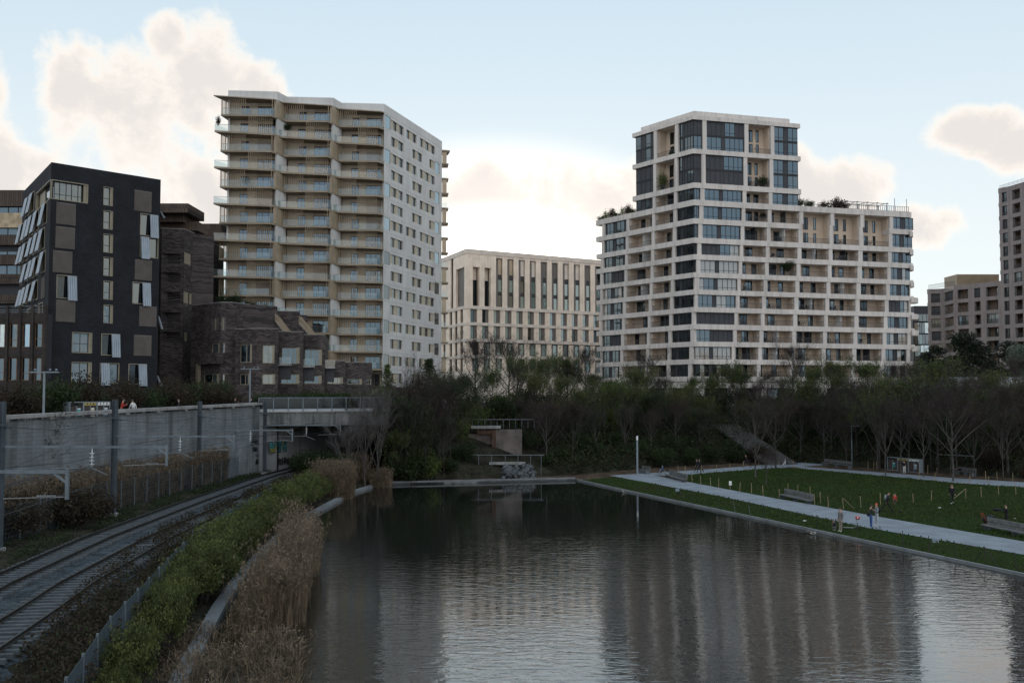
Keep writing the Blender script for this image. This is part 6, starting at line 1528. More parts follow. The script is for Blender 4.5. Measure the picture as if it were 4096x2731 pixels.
def bank_points(n, lo=0, hi=1):
    i = ng.uniform(-14, 90, n); t = ng.uniform(lo, hi, n); xs = []
    bx, by = [p_[0] for p_ in bank_base], [p_[1] for p_ in bank_base]; tx, ty = [p_[0] for p_ in bank_top], [p_[1] for p_ in bank_top]
    k = np.clip((i + 14) / 104, 0, 1) * 10; bxx = np.interp(k, range(len(bx) - 2), bx[:-2]); byy = np.interp(k, range(len(by) - 2), by[:-2]); txx = np.interp(k, range(len(tx) - 2), tx[:-2]); tyy = np.interp(k, range(len(ty) - 2), ty[:-2])
    return np.stack([bxx + (txx - bxx) * t, byy + (tyy - byy) * t, .4 + 7.9 * t], 1)
leaf_stuff('undergrowth', bank_points(52000), .32, MT['leaf_dark'], 'dark undergrowth on the wooded slope', 'undergrowth', 2.2)
leaf_stuff('dry_undergrowth', bank_points(34000), .28, MT['leaf_brown'], 'brown dry undergrowth on the wooded slope', 'undergrowth', 1.8)
# grass tufts: break up the mown surface and fray its edges along the path and the kerb
def in_poly(P, poly):
    x, y = P[:, 0], P[:, 1]; c = np.zeros(len(P), bool); n = len(poly)
    for i in range(n):
        (x0, y0), (x1, y1) = poly[i], poly[(i + 1) % n]
        k = ((y0 > y) != (y1 > y)); c ^= k & (x < (x1 - x0) * (y - y0) / ((y1 - y0) or 1e-9) + x0)
    return c
LAWN = GP([(1560, 1092), (1640, 1084.5), (1780, 1074.5), (1850, 1077)] + back_lo[1:] + [(2900, 1220)] + path_far[::-1][:-1], .41)
STRIP = [(8.1, 117.0), (12.6, 103.5), (20.9, 80.0), (29.1, 56.4), (40, 25)] + GP(path_near[::-1][:-1], .41)
MT['grass_blade'] = leafmat('grass_blades', (.058, .088, .022), (.012, .028, .007), .9, .1)
for nm, poly, n, lab in (('lawn_tufts', LAWN, 90000, 'short uneven grass tufts on the lawn'), ('strip_tufts', STRIP, 36000, 'short uneven grass tufts on the strip beside the pond')):
    A = np.array(poly); P = np.stack([ng.uniform(A[:, 0].min(), min(70, A[:, 0].max()), n), ng.uniform(max(48, A[:, 1].min()), A[:, 1].max(), n), np.full(n, .41)], 1)
    dn = np.sin(P[:, 0] * .35 + 1.2 * np.sin(P[:, 1] * .21)) + np.sin(P[:, 1] * .5 - P[:, 0] * .27); P = P[in_poly(P, poly) & (dn + ng.normal(size=n) * .8 > -1.2)]
    P[:, :2] += ng.normal(size=(len(P), 2)) * .06; V, Fc = quads(P, .15, 1.6); o = obj(nm, np_mesh(nm, V, Fc, MT['grass_blade']), None); tag(o, lab, 'grass', kind='stuff')
# green scrub along the crest of the slope and among the trees
CREST = [bush_meshes(81, 1.6, 2.4, MT['leaf_fresh'], 3000, .17), bush_meshes(82, 1.6, 2.4, MT['leaf_dark'], 3400, .18), bush_meshes(83, 1.6, 2.4, MT['leaf_spring'], 2600, .17)]
GC = 'scrub along the crest of the wooded slope'
for i in range(64):
    u = lerp(915, 2390, (i + q.random()) / 64); x0 = (u - 1176) / 2297 * 152; tp = interp(min(x0, 75), [p_[0] for p_ in bank_top], [p_[1] for p_ in bank_top]); t = (1.02, .8, .55)[i % 3] + q.uniform(-.05, .05)
    xb = min(x0, 64); b_ = interp(xb, [p_[0] for p_ in bank_base[:9]], [p_[1] for p_ in bank_base[:9]]) if xb < 52 else interp(xb, [52, 60, 75], [131.5, 119.5, 108])
    Y = lerp(b_ + 1, tp, t); x = (u - 1176) / 2297 * Y
    if i % 3 == 2 and (1075 < u < 1230 or 1620 < u < 1790): continue
    j = q.choice([0, 0, 1, 1, 2]); s = q.uniform(1.0, 1.5)
    plant('scrub_bush', CREST[j], (x, Y, min(GZ, bank_z(x, Y)) - .1), (s * 1.15, s * (1.25 if i % 3 else 1.0)), q.uniform(0, 6), ('fresh green', 'dark green', 'yellow-green')[j] + ' scrub bush, ' + ('on the crest', 'high on the slope', 'mid slope')[i % 3] + (' below the beige tower' if u < 1030 else ' below the office block' if u < 1390 else ' below the grid block, left half' if u < 1740 else ' below the grid block, right half' if u < 2110 else ' below the sign pavilion'), 'shrub', GC)
# ------------------------------------------------------------------ railway masts, wires and fences
def masts():
    G_ = 'overhead line masts beside the tracks'
    spec = [(-26.6, 38, 2.0, -16.8, 7.62, .0, 'overhead line mast out of frame whose thick boom enters at the left edge'), (-28.0, 55, 2.0, -18.9, 7.63, 10.1, 'steel overhead line mast at the very left edge with a long boom'),
            (-28.05, 70.8, 2.0, -19.6, 7.52, 10.08, 'tall steel overhead line mast in front of the reeds and the recycling bins'), (-28.75, 92.3, 2.0, -20.2, 7.14, 9.76, 'steel overhead line mast before the middle of the retaining wall'),
            (-26.35, 107, 2.0, -18.3, 7.1, 9.6, 'steel overhead line mast at the end of the retaining wall beside the graffiti')]
    tips = []
    for x, y, zb, xe, zb2, zt, lab in spec:
        zt = zt or 10.1; t = thing('line_mast', lab, 'railway mast', (x, y, zb), 0, G_); w = .17
        mb = MB(); mb.box((x - w, y - w, zb - .3), (x - w + .05, y + w, zt)); mb.box((x + w - .05, y - w, zb - .3), (x + w, y + w, zt)); mb.box((x - w + .05, y - .025, zb - .3), (x + w - .05, y + .025, zt)); obj('column', mb, MT['galv_dk'], t)
        mb = MB(); mb.bar((x + w, y, zb2), (xe, y, zb2 - .02), .09, .12); obj('boom', mb, MT['galv'], t)
        mb = MB(); mb.bar((xe, y, zb2 + .1), (xe, y, zb2 - 1.05), .12, .12); mb.bar((xe - .5, y, zb2 - .08), (xe, y, zb2 - .45), .08); obj('drop_post', mb, MT['galv'], t)
        mb = MB(); mb.box((x - .28, y - .28, zb - .3), (x + .28, y + .28, zb + .15)); obj('footing', mb, MT['concrete'], t)
        for xi in ((xe - .3) , ):
            mb = MB()
            for i in range(8): mb.tube([(xe - .45 - i * .09, y, zb2 - .95), (xe - .5 - i * .09, y, zb2 - .95)], [.075, .04], 8)
            mb.bar((xe, y, zb2 - .95), (xe - 2.4, y, zb2 - 1.02), .03); obj('insulator', mb, MT['white_dull'], t)
        if y in (55, 92.3, 107, 70.8):
            xs = x + (xe - x) * .55; mb = MB()
            for i in range(4): mb.tube([(xs, y, zb2 - .35 - i * .2), (xs, y, zb2 - .42 - i * .2)], [.15, .05], 9)
            mb.bar((xs, y, zb2), (xs, y, zb2 - 1.1), .03); obj('insulator_string', mb, MT['white'], t)
            mb = MB(); mb.bar((x + w, y, zb2 - 1.2), (xs, y, zb2 - 1.15), .045); mb.bar((xs, y, zb2 - 1.15), (xs + .9, y, zb2 - 1.55), .04); mb.bar((xs, y, zb2 - 1.15), (xs - .3, y, zb2 - .9), .03); obj('registration_arm', mb, MT['galv'], t)
        mb = MB(); mb.tube([(x - w - .02, y, zt - 1.3), (x + w + .4, y, zt - 1.45)], .06, 6); mb.box((x - w - .04, y - w - .04, zt - 1.36), (x + w + .04, y + w + .04, zt - 1.24)); obj('bracket', mb, MT['galv_dk'], t)
        tips.append((x, y, zb2, zt))
    MTL = tips
    def wire(pts, r, lab):
        mb = MB(); mb.tube(pts, r, 4); o = obj('overhead_wire', mb, MT['black']); return tag(o, lab, 'wire', 'overhead wires above the tracks')
    for off, nm in ((0, 'the track by the wall'), (3.65, 'the track by the pond')):
        ys = np.arange(12, 138, 2.0); wire([(xa(y) + off, y, 6.25) for y in ys], .017, 'lower contact wire above ' + nm)
        wire([(xa(y) + off, y, 6.75 + .55 * abs(math.cos((y - 4) * PI / 34))) for y in ys], .017, 'sagging carrier wire above ' + nm)
    for i in range(4):
        a, b = tips[i], tips[i + 1]; n = 8
        wire([(lerp(a[0], b[0], k / n), lerp(a[1], b[1], k / n), lerp(a[3] - 1.3, b[3] - 1.3, k / n) - .5 * math.sin(PI * k / n)) for k in range(n + 1)], .017, ('feeder wire between mast tops, nearest span', 'feeder wire between the two left masts', 'feeder wire between the middle masts', 'feeder wire between the masts before the bridge')[i])
    for i, (a, zz) in enumerate(((1, 9.0), (2, 9.2), (3, 9.0))):
        x, y, zb2, zt = tips[a]; wire([(x, y, zz), (lerp(x, xa(y), .6), y - 14, 7.3), (xa(y - 26), y - 26, 6.9)], .017, ('slanting stay wire from the left mast', 'slanting stay wire from the mast before the reeds', 'slanting stay wire from the mast before the wall')[i])
MT['white_dull'] = mat('grey_porcelain', (.22, .23, .235), .4, .1, 2)
masts()
MT['mesh_wire'] = mat('green_grey_mesh', (.06, .085, .10), .5, .15, 2, metal=.3)
def mesh_fence(fx_, y0, y1, zb, h, label, step=2.5, nv=26):
    root = thing('mesh_fence', label, 'fence', (fx_(y0), y0, zb(y0))); ys = np.arange(y0, y1 + .01, step)
    for i, y in enumerate(ys):
        x = fx_(y); z = zb(y); mb = MB(); mb.box((x - .035, y - .035, z - .3), (x + .035, y + .035, z + h + .08)); obj('fence_post', mb, MT['galv'], root)
        if i == len(ys) - 1: break
        x2, z2 = fx_(ys[i + 1]), zb(ys[i + 1]); mb = MB(); P = lambda t, q: (lerp(x, x2, t), lerp(y, ys[i + 1], t), lerp(z, z2, t) + q)
        for k in range(9): mb.bar(P(.01, .08 + (h - .1) * k / 8), P(.99, .08 + (h - .1) * k / 8), .022 if k % 2 == 0 else .012)
        for k in range(nv): mb.bar(P((k + .5) / nv, .06), P((k + .5) / nv, h), .011)
        obj('mesh_panel', mb, MT['mesh_wire'], root)
mesh_fence(xl, 44, 103, lambda y: 2.0, 2.1, 'wire mesh fence between the reeds and the track by the wall', nv=16)
mesh_fence(xf, 18, 95, lambda y: 1.1, 1.6, 'blue-grey wire mesh fence curving between the brambles and the willow shrubs', nv=40)
# ------------------------------------------------------------------ park furniture
MT['stake'] = mat('chestnut_stake', (.24, .19, .115), .85, .2, 3); MT['iron'] = mat('rusty_iron', (.030, .026, .024), .8, .3, 4)
MT['bench'] = mat('grey_bench_timber', (.13, .13, .13), .85, .25, 3, .3, 10)
q = random.Random(9)
bs_ = MB(); bs_.tube([(0, 0, -.2), (0, 0, .95), (0, 0, 1.0)], [.036, .033, .012], 6); STK = bs_.mesh('wooden_stake', MT['stake'])
stakes = {'wooden stake in the row between the near path and the lawn': [(1435, 2021), (1455, 2026), (1500, 2049)]}
rows = {
 'wooden stake in the row along the near edge of the lawn': [(2746, 1926.3), (2769, 1931), (2803.6, 1938.8), (2842.9, 1945.5), (2875, 1951.8), (2921, 1957.6), (2959, 1967.4), (3006.7, 1973), (3052.7, 1983), (3117, 1992), (3259, 2017.9), (3282, 2014), (3313.6, 2028), (3374, 2036), (3443.6, 2029), (3522, 2019.4), (3579, 2016), (3654, 2012.4), (3725, 2004.5), (3863, 1993), (3926, 1988), (3995, 1981), (4064, 1976.6), (3150, 1968.7), (3190, 1975), (3242, 1982.6)],
 'wooden stake in the row beside the cross path': [(2712, 1897), (2742, 1897), (2806, 1892), (2866, 1886), (2919.6, 1883), (2974.5, 1872.8), (3034.8, 1872.8), (3117, 1869.6), (3173, 1870.5), (3222, 1875)],
 'wooden stake in the row behind the back path': [(3471.6, 1876.4), (3495, 1876.4), (3507, 1876.4), (3686, 1890), (3710.6, 1895), (3749, 1899.7), (3943.6, 1918), (3955, 1937), (3989, 1918), (4050.8, 1920.6), (3677, 1913.6), (3740, 1920.6), (3879, 1932)]}
for lab, pts in rows.items():
    for i, (x, y) in enumerate(pts):
        p = at_z(x, y, .41); M0 = Matrix.Translation(p) @ Matrix.Rotation(q.uniform(-.07, .07), 4, 'X') @ Matrix.Rotation(q.uniform(-.07, .07), 4, 'Y') @ Matrix.Scale(q.uniform(.92, 1.12), 4)
        o = obj('wooden_stake', STK, None, None, M0); tag(o, lab, 'stake', lab.replace('stake in the row', 'stakes'))
for x, y, x2, y2, lab in ((3863, 1993, 3840, 1997, 'slanting wooden brace leaning on a lawn stake behind the walking person in black'), (3374, 2036, 3392, 2033, 'thin wooden brace leaning against a lawn stake beside the path')):
    a, b = at_z(x, y, .41), at_z(x2, y2, .41); mb = MB(); mb.tube([(a.x, a.y, 1.35), (b.x + (.5 if x2 > x else -.7), b.y, .42)], .03, 5); tag(obj('stake_brace', mb, MT['stake']), lab, 'stake')
p = at_z(2921, 1957.6, .41); t = thing('lawn_notice', 'small white notice fixed to a wooden stake at the near edge of the lawn', 'sign', (p.x, p.y - .06, .9)); F = Face((p.x - .14, p.y - .06), (p.x + .14, p.y - .06))
piece('board', MT['white'], t, F, 0, .28, .88, 1.30, -.01, .01); piece('printed_lines', MT['galv'], t, F, .04, .24, 1.05, 1.08, .0, .012); piece('printed_lines', MT['galv'], t, F, .04, .20, .97, .99, .0, .012)
b2 = MB(); b2.box((-.018, -.018, -.2), (.018, .018, 1.06)); b2.box((-.03, -.006, 1.0), (.03, .006, 1.05)); IRON = b2.mesh('iron_stake', MT['iron'])
pe = [Vector((*p_, 0)) for p_ in PE]; nrm = Vector((.94, .33, 0)); dist = 0; i = 0
def along(d):
    for a, b in zip(pe[:-1], pe[1:]):
        l = (b - a).length
        if d <= l: return a.lerp(b, d / l)
        d -= l
    return pe[-1]
for i in range(34):
    d = 1.2 + i * 2.32; c = along(d) + nrm * .45
    if c.y < 50: break
    M0 = Matrix.Translation((c.x, c.y, .41)) @ Matrix.Rotation(q.uniform(-.08, .08), 4, 'X') @ Matrix.Rotation(q.uniform(-.10, .04), 4, 'Y')
    tag(obj('iron_stake', IRON, None, None, M0), 'dark iron stake in the line along the right edge of the pond', 'stake', 'iron stakes along the pond edge')
    if i in (10, 26):
        for sg in (-1, 1):
            e = along(d + sg * .9) + nrm * .5; mb = MB(); mb.bar((c.x, c.y, 1.38), (e.x, e.y, .42), .035); tag(obj('stake_brace', mb, MT['iron']), 'iron brace leaning on the %s braced stake, on its %s side' % ('far' if i == 10 else 'near', 'left' if sg < 0 else 'right'), 'stake')
    if i in (14, 15):
        mb = MB(); e = along(d + .6) + nrm * .3
        for k in range(5): mb.bar(Vector((c.x, c.y, 1.3)).lerp(Vector((e.x, e.y, .45)), k / 5), Vector((c.x, c.y, 1.3)).lerp(Vector((e.x, e.y, .45)), (k + .55) / 5), .022, .01)
        tag(obj('barrier_tape', mb, MT['white_dull']), ('torn white tape hanging from a far iron stake', 'torn white tape on the iron stake left of the man in grey', 'torn white tape trailing to the kerb beside the man in grey')[(5, 14, 15).index(i)], 'tape')
def bench(a, b, lab, facing=1, slats=False):
    a, b = gz(*a, .41), gz(*b, .41); F = Face((a.x, a.y), (b.x, b.y)); t = thing('park_bench', lab, 'bench', (a.x, a.y, .41), 0)
    L_ = F.len
    if slats:
        for k in range(4): piece('seat_slat', MT['bench'], t, F, 0, L_, .85, .89, -.5 + k * .12, -.4 + k * .12)
        for k in range(3): piece('back_slat', MT['bench'], t, F, 0, L_, 1.0 + k * .13, 1.1 + k * .13, -.58, -.54)
        for s in (.15, L_ / 2, L_ - .2): piece('leg', MT['galv'], t, F, s, s + .05, .41, .85, -.5, -.02); piece('back_leg', MT['galv'], t, F, s, s + .05, .41, 1.36, -.63, -.58)
    else:
        piece('back_beam', MT['bench'], t, F, 0, L_, 1.02, 1.32, -.10, .02); piece('back_beam', MT['bench'], t, F, .02, L_ - .02, .80, .98, -.08, .03)
        for k in range(3): piece('seat_beam', MT['bench'], t, F, .0, L_, .72, .80, .06 + k * .17, .21 + k * .17)
        for s in (.25, L_ / 2 - .1, L_ - .45): piece('support', MT['galv_dk'], t, F, s, s + .12, .41, .72, .0, .5); piece('back_support', MT['galv_dk'], t, F, s, s + .1, .72, 1.3, -.14, -.10)
bench((1537, 1096), (1578, 1108), 'long grey timber bench at the far end of the near path'); bench((1802, 1143), (1868, 1158), 'long grey timber bench half way along the near path'); bench((2268, 1215), (2420, 1247), 'long grey timber bench cut by the right edge, beside the pushchair')
bench((1886, 1069), (1950, 1077), 'slatted bench with metal legs left of the lamp post', slats=True); bench((2192, 1089), (2234, 1094), 'slatted bench with a person lying on it behind the back path', slats=True); bench((1465, 1086), (1485, 1089), 'small low bench beside the child in blue', slats=True)
def lamp(x, y, z, h, lab, tbar=True):
    t = thing('street_lamp' if tbar else 'light_column', lab, 'lamp post', (x, y, z)); mb = MB(); mb.tube([(x, y, z - .1), (x, y, z + .25), (x, y, z + .26), (x, y, z + h)], [.13, .13, .085, .075] if tbar else [.13, .13, .12, .12], 10); obj('pole', mb, MT['galv_lamp'], t)
    if tbar:
        mb = MB(); mb.box((x - 1.05, y - .09, z + h), (x + 1.05, y + .09, z + h + .09)); obj('crossbar', mb, MT['galv_lamp'], t)
        for s in (-.75, .35, .8): mb = MB(); mb.tube([(x + s, y, z + h + .09), (x + s + .12, y - .1, z + h + .24)], [.05, .09], 8); obj('spotlight', mb, MT['galv'], t)
    else:
        mb = MB(); mb.tube([(x, y, z + h), (x, y, z + h + .5)], [.12, .11], 10); obj('lamp_head', mb, MT['white'], t)
MT['galv_lamp'] = mat('lamp_grey_paint', (.21, .245, .27), .5, .1, 2)
p = gy(101, 901, 73); lamp(p.x, 73, GZ, gy(101, 856, 73).z - GZ, 'T-shaped street lamp on the walkway before the glazed low wing'); p = gy(574, 901, 112); lamp(p.x, 112, GZ, gy(574, 848, 112).z - GZ, 'T-shaped street lamp before the brick terraces, left of the bridge')
p = gz(1957, 1069, .41); lamp(p.x, p.y, .41, gy(1957, 979, p.y).z - .41, 'T-shaped street lamp in the park beside the slatted bench'); p = gz(1464, 1091, .41); lamp(p.x, p.y, .41, gy(1464, 1001, p.y).z - .9, 'plain grey light column at the far end of the lawn', False)
p = gz(893, 1076, .6); lamp(p.x, p.y + 1, .6, gy(893, 970, p.y).z - .9, 'plain light column on the far bank near the bridge', False)
def bins(F, z, lab, H=1.55):
    t = thing('recycling_station', lab, 'recycling bins', tuple(F.pt(0, 0, z))); n = 3; w = F.len / n; L3 = (MT['black'], MT['bin_yellow'], MT['white']); L4 = (MT['bin_teal'], MT['bin_cream'], MT['bin_blue'])
    for i in range(n):
        a = i * w
        for s in (a, a + w - .07): piece('frame_post', MT['galv_lamp'], t, F, s, s + .07, z, z + H, -.7, .02)
        piece('top_frame', MT['galv_lamp'], t, F, a + .07, a + w - .07, z + H - .06, z + H, -.7, .02); piece('bottom_frame', MT['galv_lamp'], t, F, a + .07, a + w - .07, z, z + .06, -.7, .02); piece('middle_post', MT['galv_lamp'], t, F, a + w / 2 - .03, a + w / 2 + .03, z + .06, z + H - .3, -.1, .02)
        for j in range(2):
            s0, s1 = a + .09 + j * (w / 2 - .03), a + w / 2 - .05 + j * (w / 2 - .03)
            piece('wood_door', MT['bin_wood'], t, F, s0, s1, z + .07, z + H - .34, -.65, -.03); o = piece('lid_panel', L3[i], t, F, s0, s1, z + H - .30, z + H - .07, -.6, -.01)
            if i: mb = MB(); c = F.pt((s0 + s1) / 2, .004, z + H - .185); ring = [c + F.d * math.cos(k * PI / 6) * .07 + Vector((0, 0, math.sin(k * PI / 6) * .07)) for k in range(12)]; mb.add(ring, [tuple(range(12))]); obj('slot', mb, MT['black'], t)
            if i == 1:
                for e in (-.16, .14): piece('slot_mark', MT['black'], t, F, (s0 + s1) / 2 + e - .03, (s0 + s1) / 2 + e + .05, z + H - .20, z + H - .17, -.01, .002)
        s0 = a + w / 2 + .08; piece('poster', L4[i], t, F, s0, s0 + .36, z + .45, z + 1.05, -.03, -.005); piece('poster_heading', MT['white'], t, F, s0 + .02, s0 + .34, z + .95, z + 1.03, -.006, -.002)
        mb = MB(); c = F.pt(s0 + .18, -.002, z + .66); mb.add([c + F.d * math.cos(k * PI / 5) * .08 + Vector((0, 0, math.sin(k * PI / 5) * .08)) for k in range(10)], [tuple(range(10))]); obj('poster_symbol', mb, (MT['black'], MT['gold'], MT['galv'])[i], t)
MT['bin_yellow'] = mat('bin_yellow', (.45, .36, .12), .5, .05, 2); MT['bin_teal'] = mat('bin_teal', (.04, .30, .32), .5, .05, 2); MT['bin_cream'] = mat('bin_cream', (.52, .47, .30), .6, .05, 2); MT['bin_blue'] = mat('bin_pale_blue', (.33, .42, .52), .6, .05, 2); MT['bin_wood'] = mat('bin_wood', (.06, .045, .04), .8, .3, 5)
a, b = gz(2038, 1079, .41), gz(2112, 1086, .41); bins(Face(a.xy, b.xy), .41, 'row of recycling bins with teal, cream and blue posters beside the back path', 1.72)
a, b = gy(168, 946, 79), gy(253, 943, 83); bins(Face((a.x - .3, 79), (b.x, 83)), GZ, 'row of recycling bins with yellow lids on the walkway above the wall', 1.55)
# goal frame
a, b = gz(2200, 1091, .41), gz(2292, 1097, .41); t = thing('goal_frame', 'white goal frame among the bare trees on the right', 'goal', (a.x, a.y + 4, .41))
a.y += 6; b.y += 6; mb = MB(); mb.tube([(a.x, a.y, .4), (a.x, a.y, 2.6), (b.x, b.y, 2.6), (b.x, b.y, .4)], .06, 6); obj('goal_posts', mb, MT['white_dull'], t); mb = MB(); mb.tube([(a.x, a.y, 2.6), (a.x + .4, a.y + 1.6, .4)], .04, 5); mb.tube([(b.x, b.y, 2.6), (b.x + .4, b.y + 1.6, .4)], .04, 5); obj('back_stay', mb, MT['white_dull'], t)
# concrete niche, footbridge, boulders
def niche():
    o = (1780, 1550); k_ = 2.24; Y = 128.0; F = Face((-20, Y), (20, Y)); S = lambda x, y: F.hit(o[0] + x / k_, o[1] + y / k_)
    t = thing('concrete_niche', 'concrete wall with a rusty door recess behind the boulders', 'wall', (-5, Y, .5))
    w = mat('pinkish_shuttered_concrete', (.15, .125, .115), .9, .25, .8, .3, 5, streak=.35); rust = mat('rusty_steel', (.085, .045, .028), .8, .3, 2)
    s0, z1 = S(455, 375); s1, z0 = S(690, 600); piece('side_wall', w, t, F, s0, s1, .4, z1, -.6, .1); a, zt = S(205, 415); b, _ = S(420, 415); piece('back_wall', w, t, F, a, b, .4, zt, -.9, -.5); piece('rust_beam', rust, t, F, b, s0 - .01, .4, S(400, 380)[1], -.5, .3); piece('rust_lintel', rust, t, F, a + 1.2, b - .01, zt, zt + .45, -.5, .1)
    piece('ledge', MT['concrete'], t, F, S(235, 350)[0], S(500, 350)[0], S(235, 366)[1], S(235, 344)[1], -1.4, .4)
    a, b = S(-40, 288)[0], S(800, 288)[0]; z = S(300, 288)[1]; mb = MB(); mb.fbox(F, a, b, z - .03, z + .05, -1.5, -1.44)
    for i in range(16): s = lerp(a, b, i / 15); mb.fbox(F, s, s + .04, z - 1.1, z - .03, -1.5, -1.46)
    obj('upper_railing', mb, MT['galv'], t)
    F2 = Face((-20, 140), (20, 140)); S2 = lambda x, y: F2.hit(o[0] + x / k_, o[1] + y / k_); piece('upper_wall', MT['concrete'], t, F2, S2(85, 140)[0], S2(290, 140)[0], S2(85, 205)[1], S2(85, 133)[1], -2, 0)
    Yf = 122.6; F3 = Face((-20, Yf), (20, Yf)); S3 = lambda x, y: F3.hit(o[0] + x / k_, o[1] + y / k_); t = thing('footbridge', 'little concrete footbridge with a thin railing above the boulders', 'footbridge', (0, Yf, .5))
    a, b = S3(395, 680)[0], S3(720, 680)[0]; piece('deck', MT['concrete'], t, F3, a, b, S3(400, 690)[1], S3(400, 672)[1], -1.4, 0); mb = MB(); e0, e1 = S3(205, 606)[0], S3(888, 600)[0]; z = S3(500, 603)[1]
    mb.fbox(F3, e0, e1, z - .03, z + .04, -.05, .02); 
    obj('handrail', mb, MT['galv'], t)
    for x in (300, 415, 538, 652, 765, 860): s = S3(x, 640)[0]; piece('railing_post', MT['galv'], t, F3, s, s + .05, .5, z - .03, -.04, .01)
    # boulders: each its own stone
    qq = random.Random(3); protos = []
    for s in range(4):
        bm = bmesh.new(); bmesh.ops.create_icosphere(bm, subdivisions=2, radius=.5); rr = random.Random(s)
        ax = [Vector((rr.gauss(0, 1), rr.gauss(0, 1), rr.gauss(0, 1))).normalized() for _ in range(9)]
        for v in bm.verts:
            d = v.co.normalized(); c = min(1.0, *[(.36 + .1 * ((i * 7) % 5) / 5) / max(.05, d.dot(a_)) for i, a_ in enumerate(ax)]); v.co = d * .5 * max(.55, c)
        me = bpy.data.meshes.new('boulder'); bm.to_mesh(me); bm.free(); me.materials.append(MT['boulder']); protos.append(me)
    sl0, sl1 = gz(1143, 1103, .4), gz(1238, 1101, .4)
    for i in range(84):
        f, g = qq.random(), qq.random(); x = lerp(sl0.x + .3 + g * .5, sl1.x - .3 - g * .5, f); y = lerp(117.2 + .12 * x, 121.8, g); z = lerp(.55, 1.75, g); s = qq.uniform(.55, 1.25)
        o2 = obj('boulder', protos[i % 4], None, None, Matrix.Translation((x, y, z)) @ Matrix.Rotation(qq.uniform(0, 6), 4, 'Z') @ Matrix.Rotation(qq.uniform(0, 6), 4, 'X') @ Matrix.Diagonal((s, s * .85, s * .75, 1))); tag(o2, 'grey rounded boulder in the heap below the footbridge', 'boulder', 'boulders heaped at the pond edge')
MT['boulder'] = mat('grey_boulder', (.075, .08, .085), .95, .45, 1.6, .9, 5, fine=4)
niche()
# stone stairs up the slope
MT['stair_stone'] = mat('worn_stair_stone', (.085, .085, .083), .9, .25, .8, .3, 5)
t = thing('stone_staircase', 'wide stone stairs climbing the wooded slope beyond the lawn', 'stairs', (38, 143, .4)); F = Face((36.2, 141.0), (40.6, 142.6))
for i in range(34):
    z = .4 + i * .155; piece('step', MT['stair_stone'], t, F, 0, F.len, z - .2, z + .14, -.46 * (i + 1) - .1, -.46 * i)
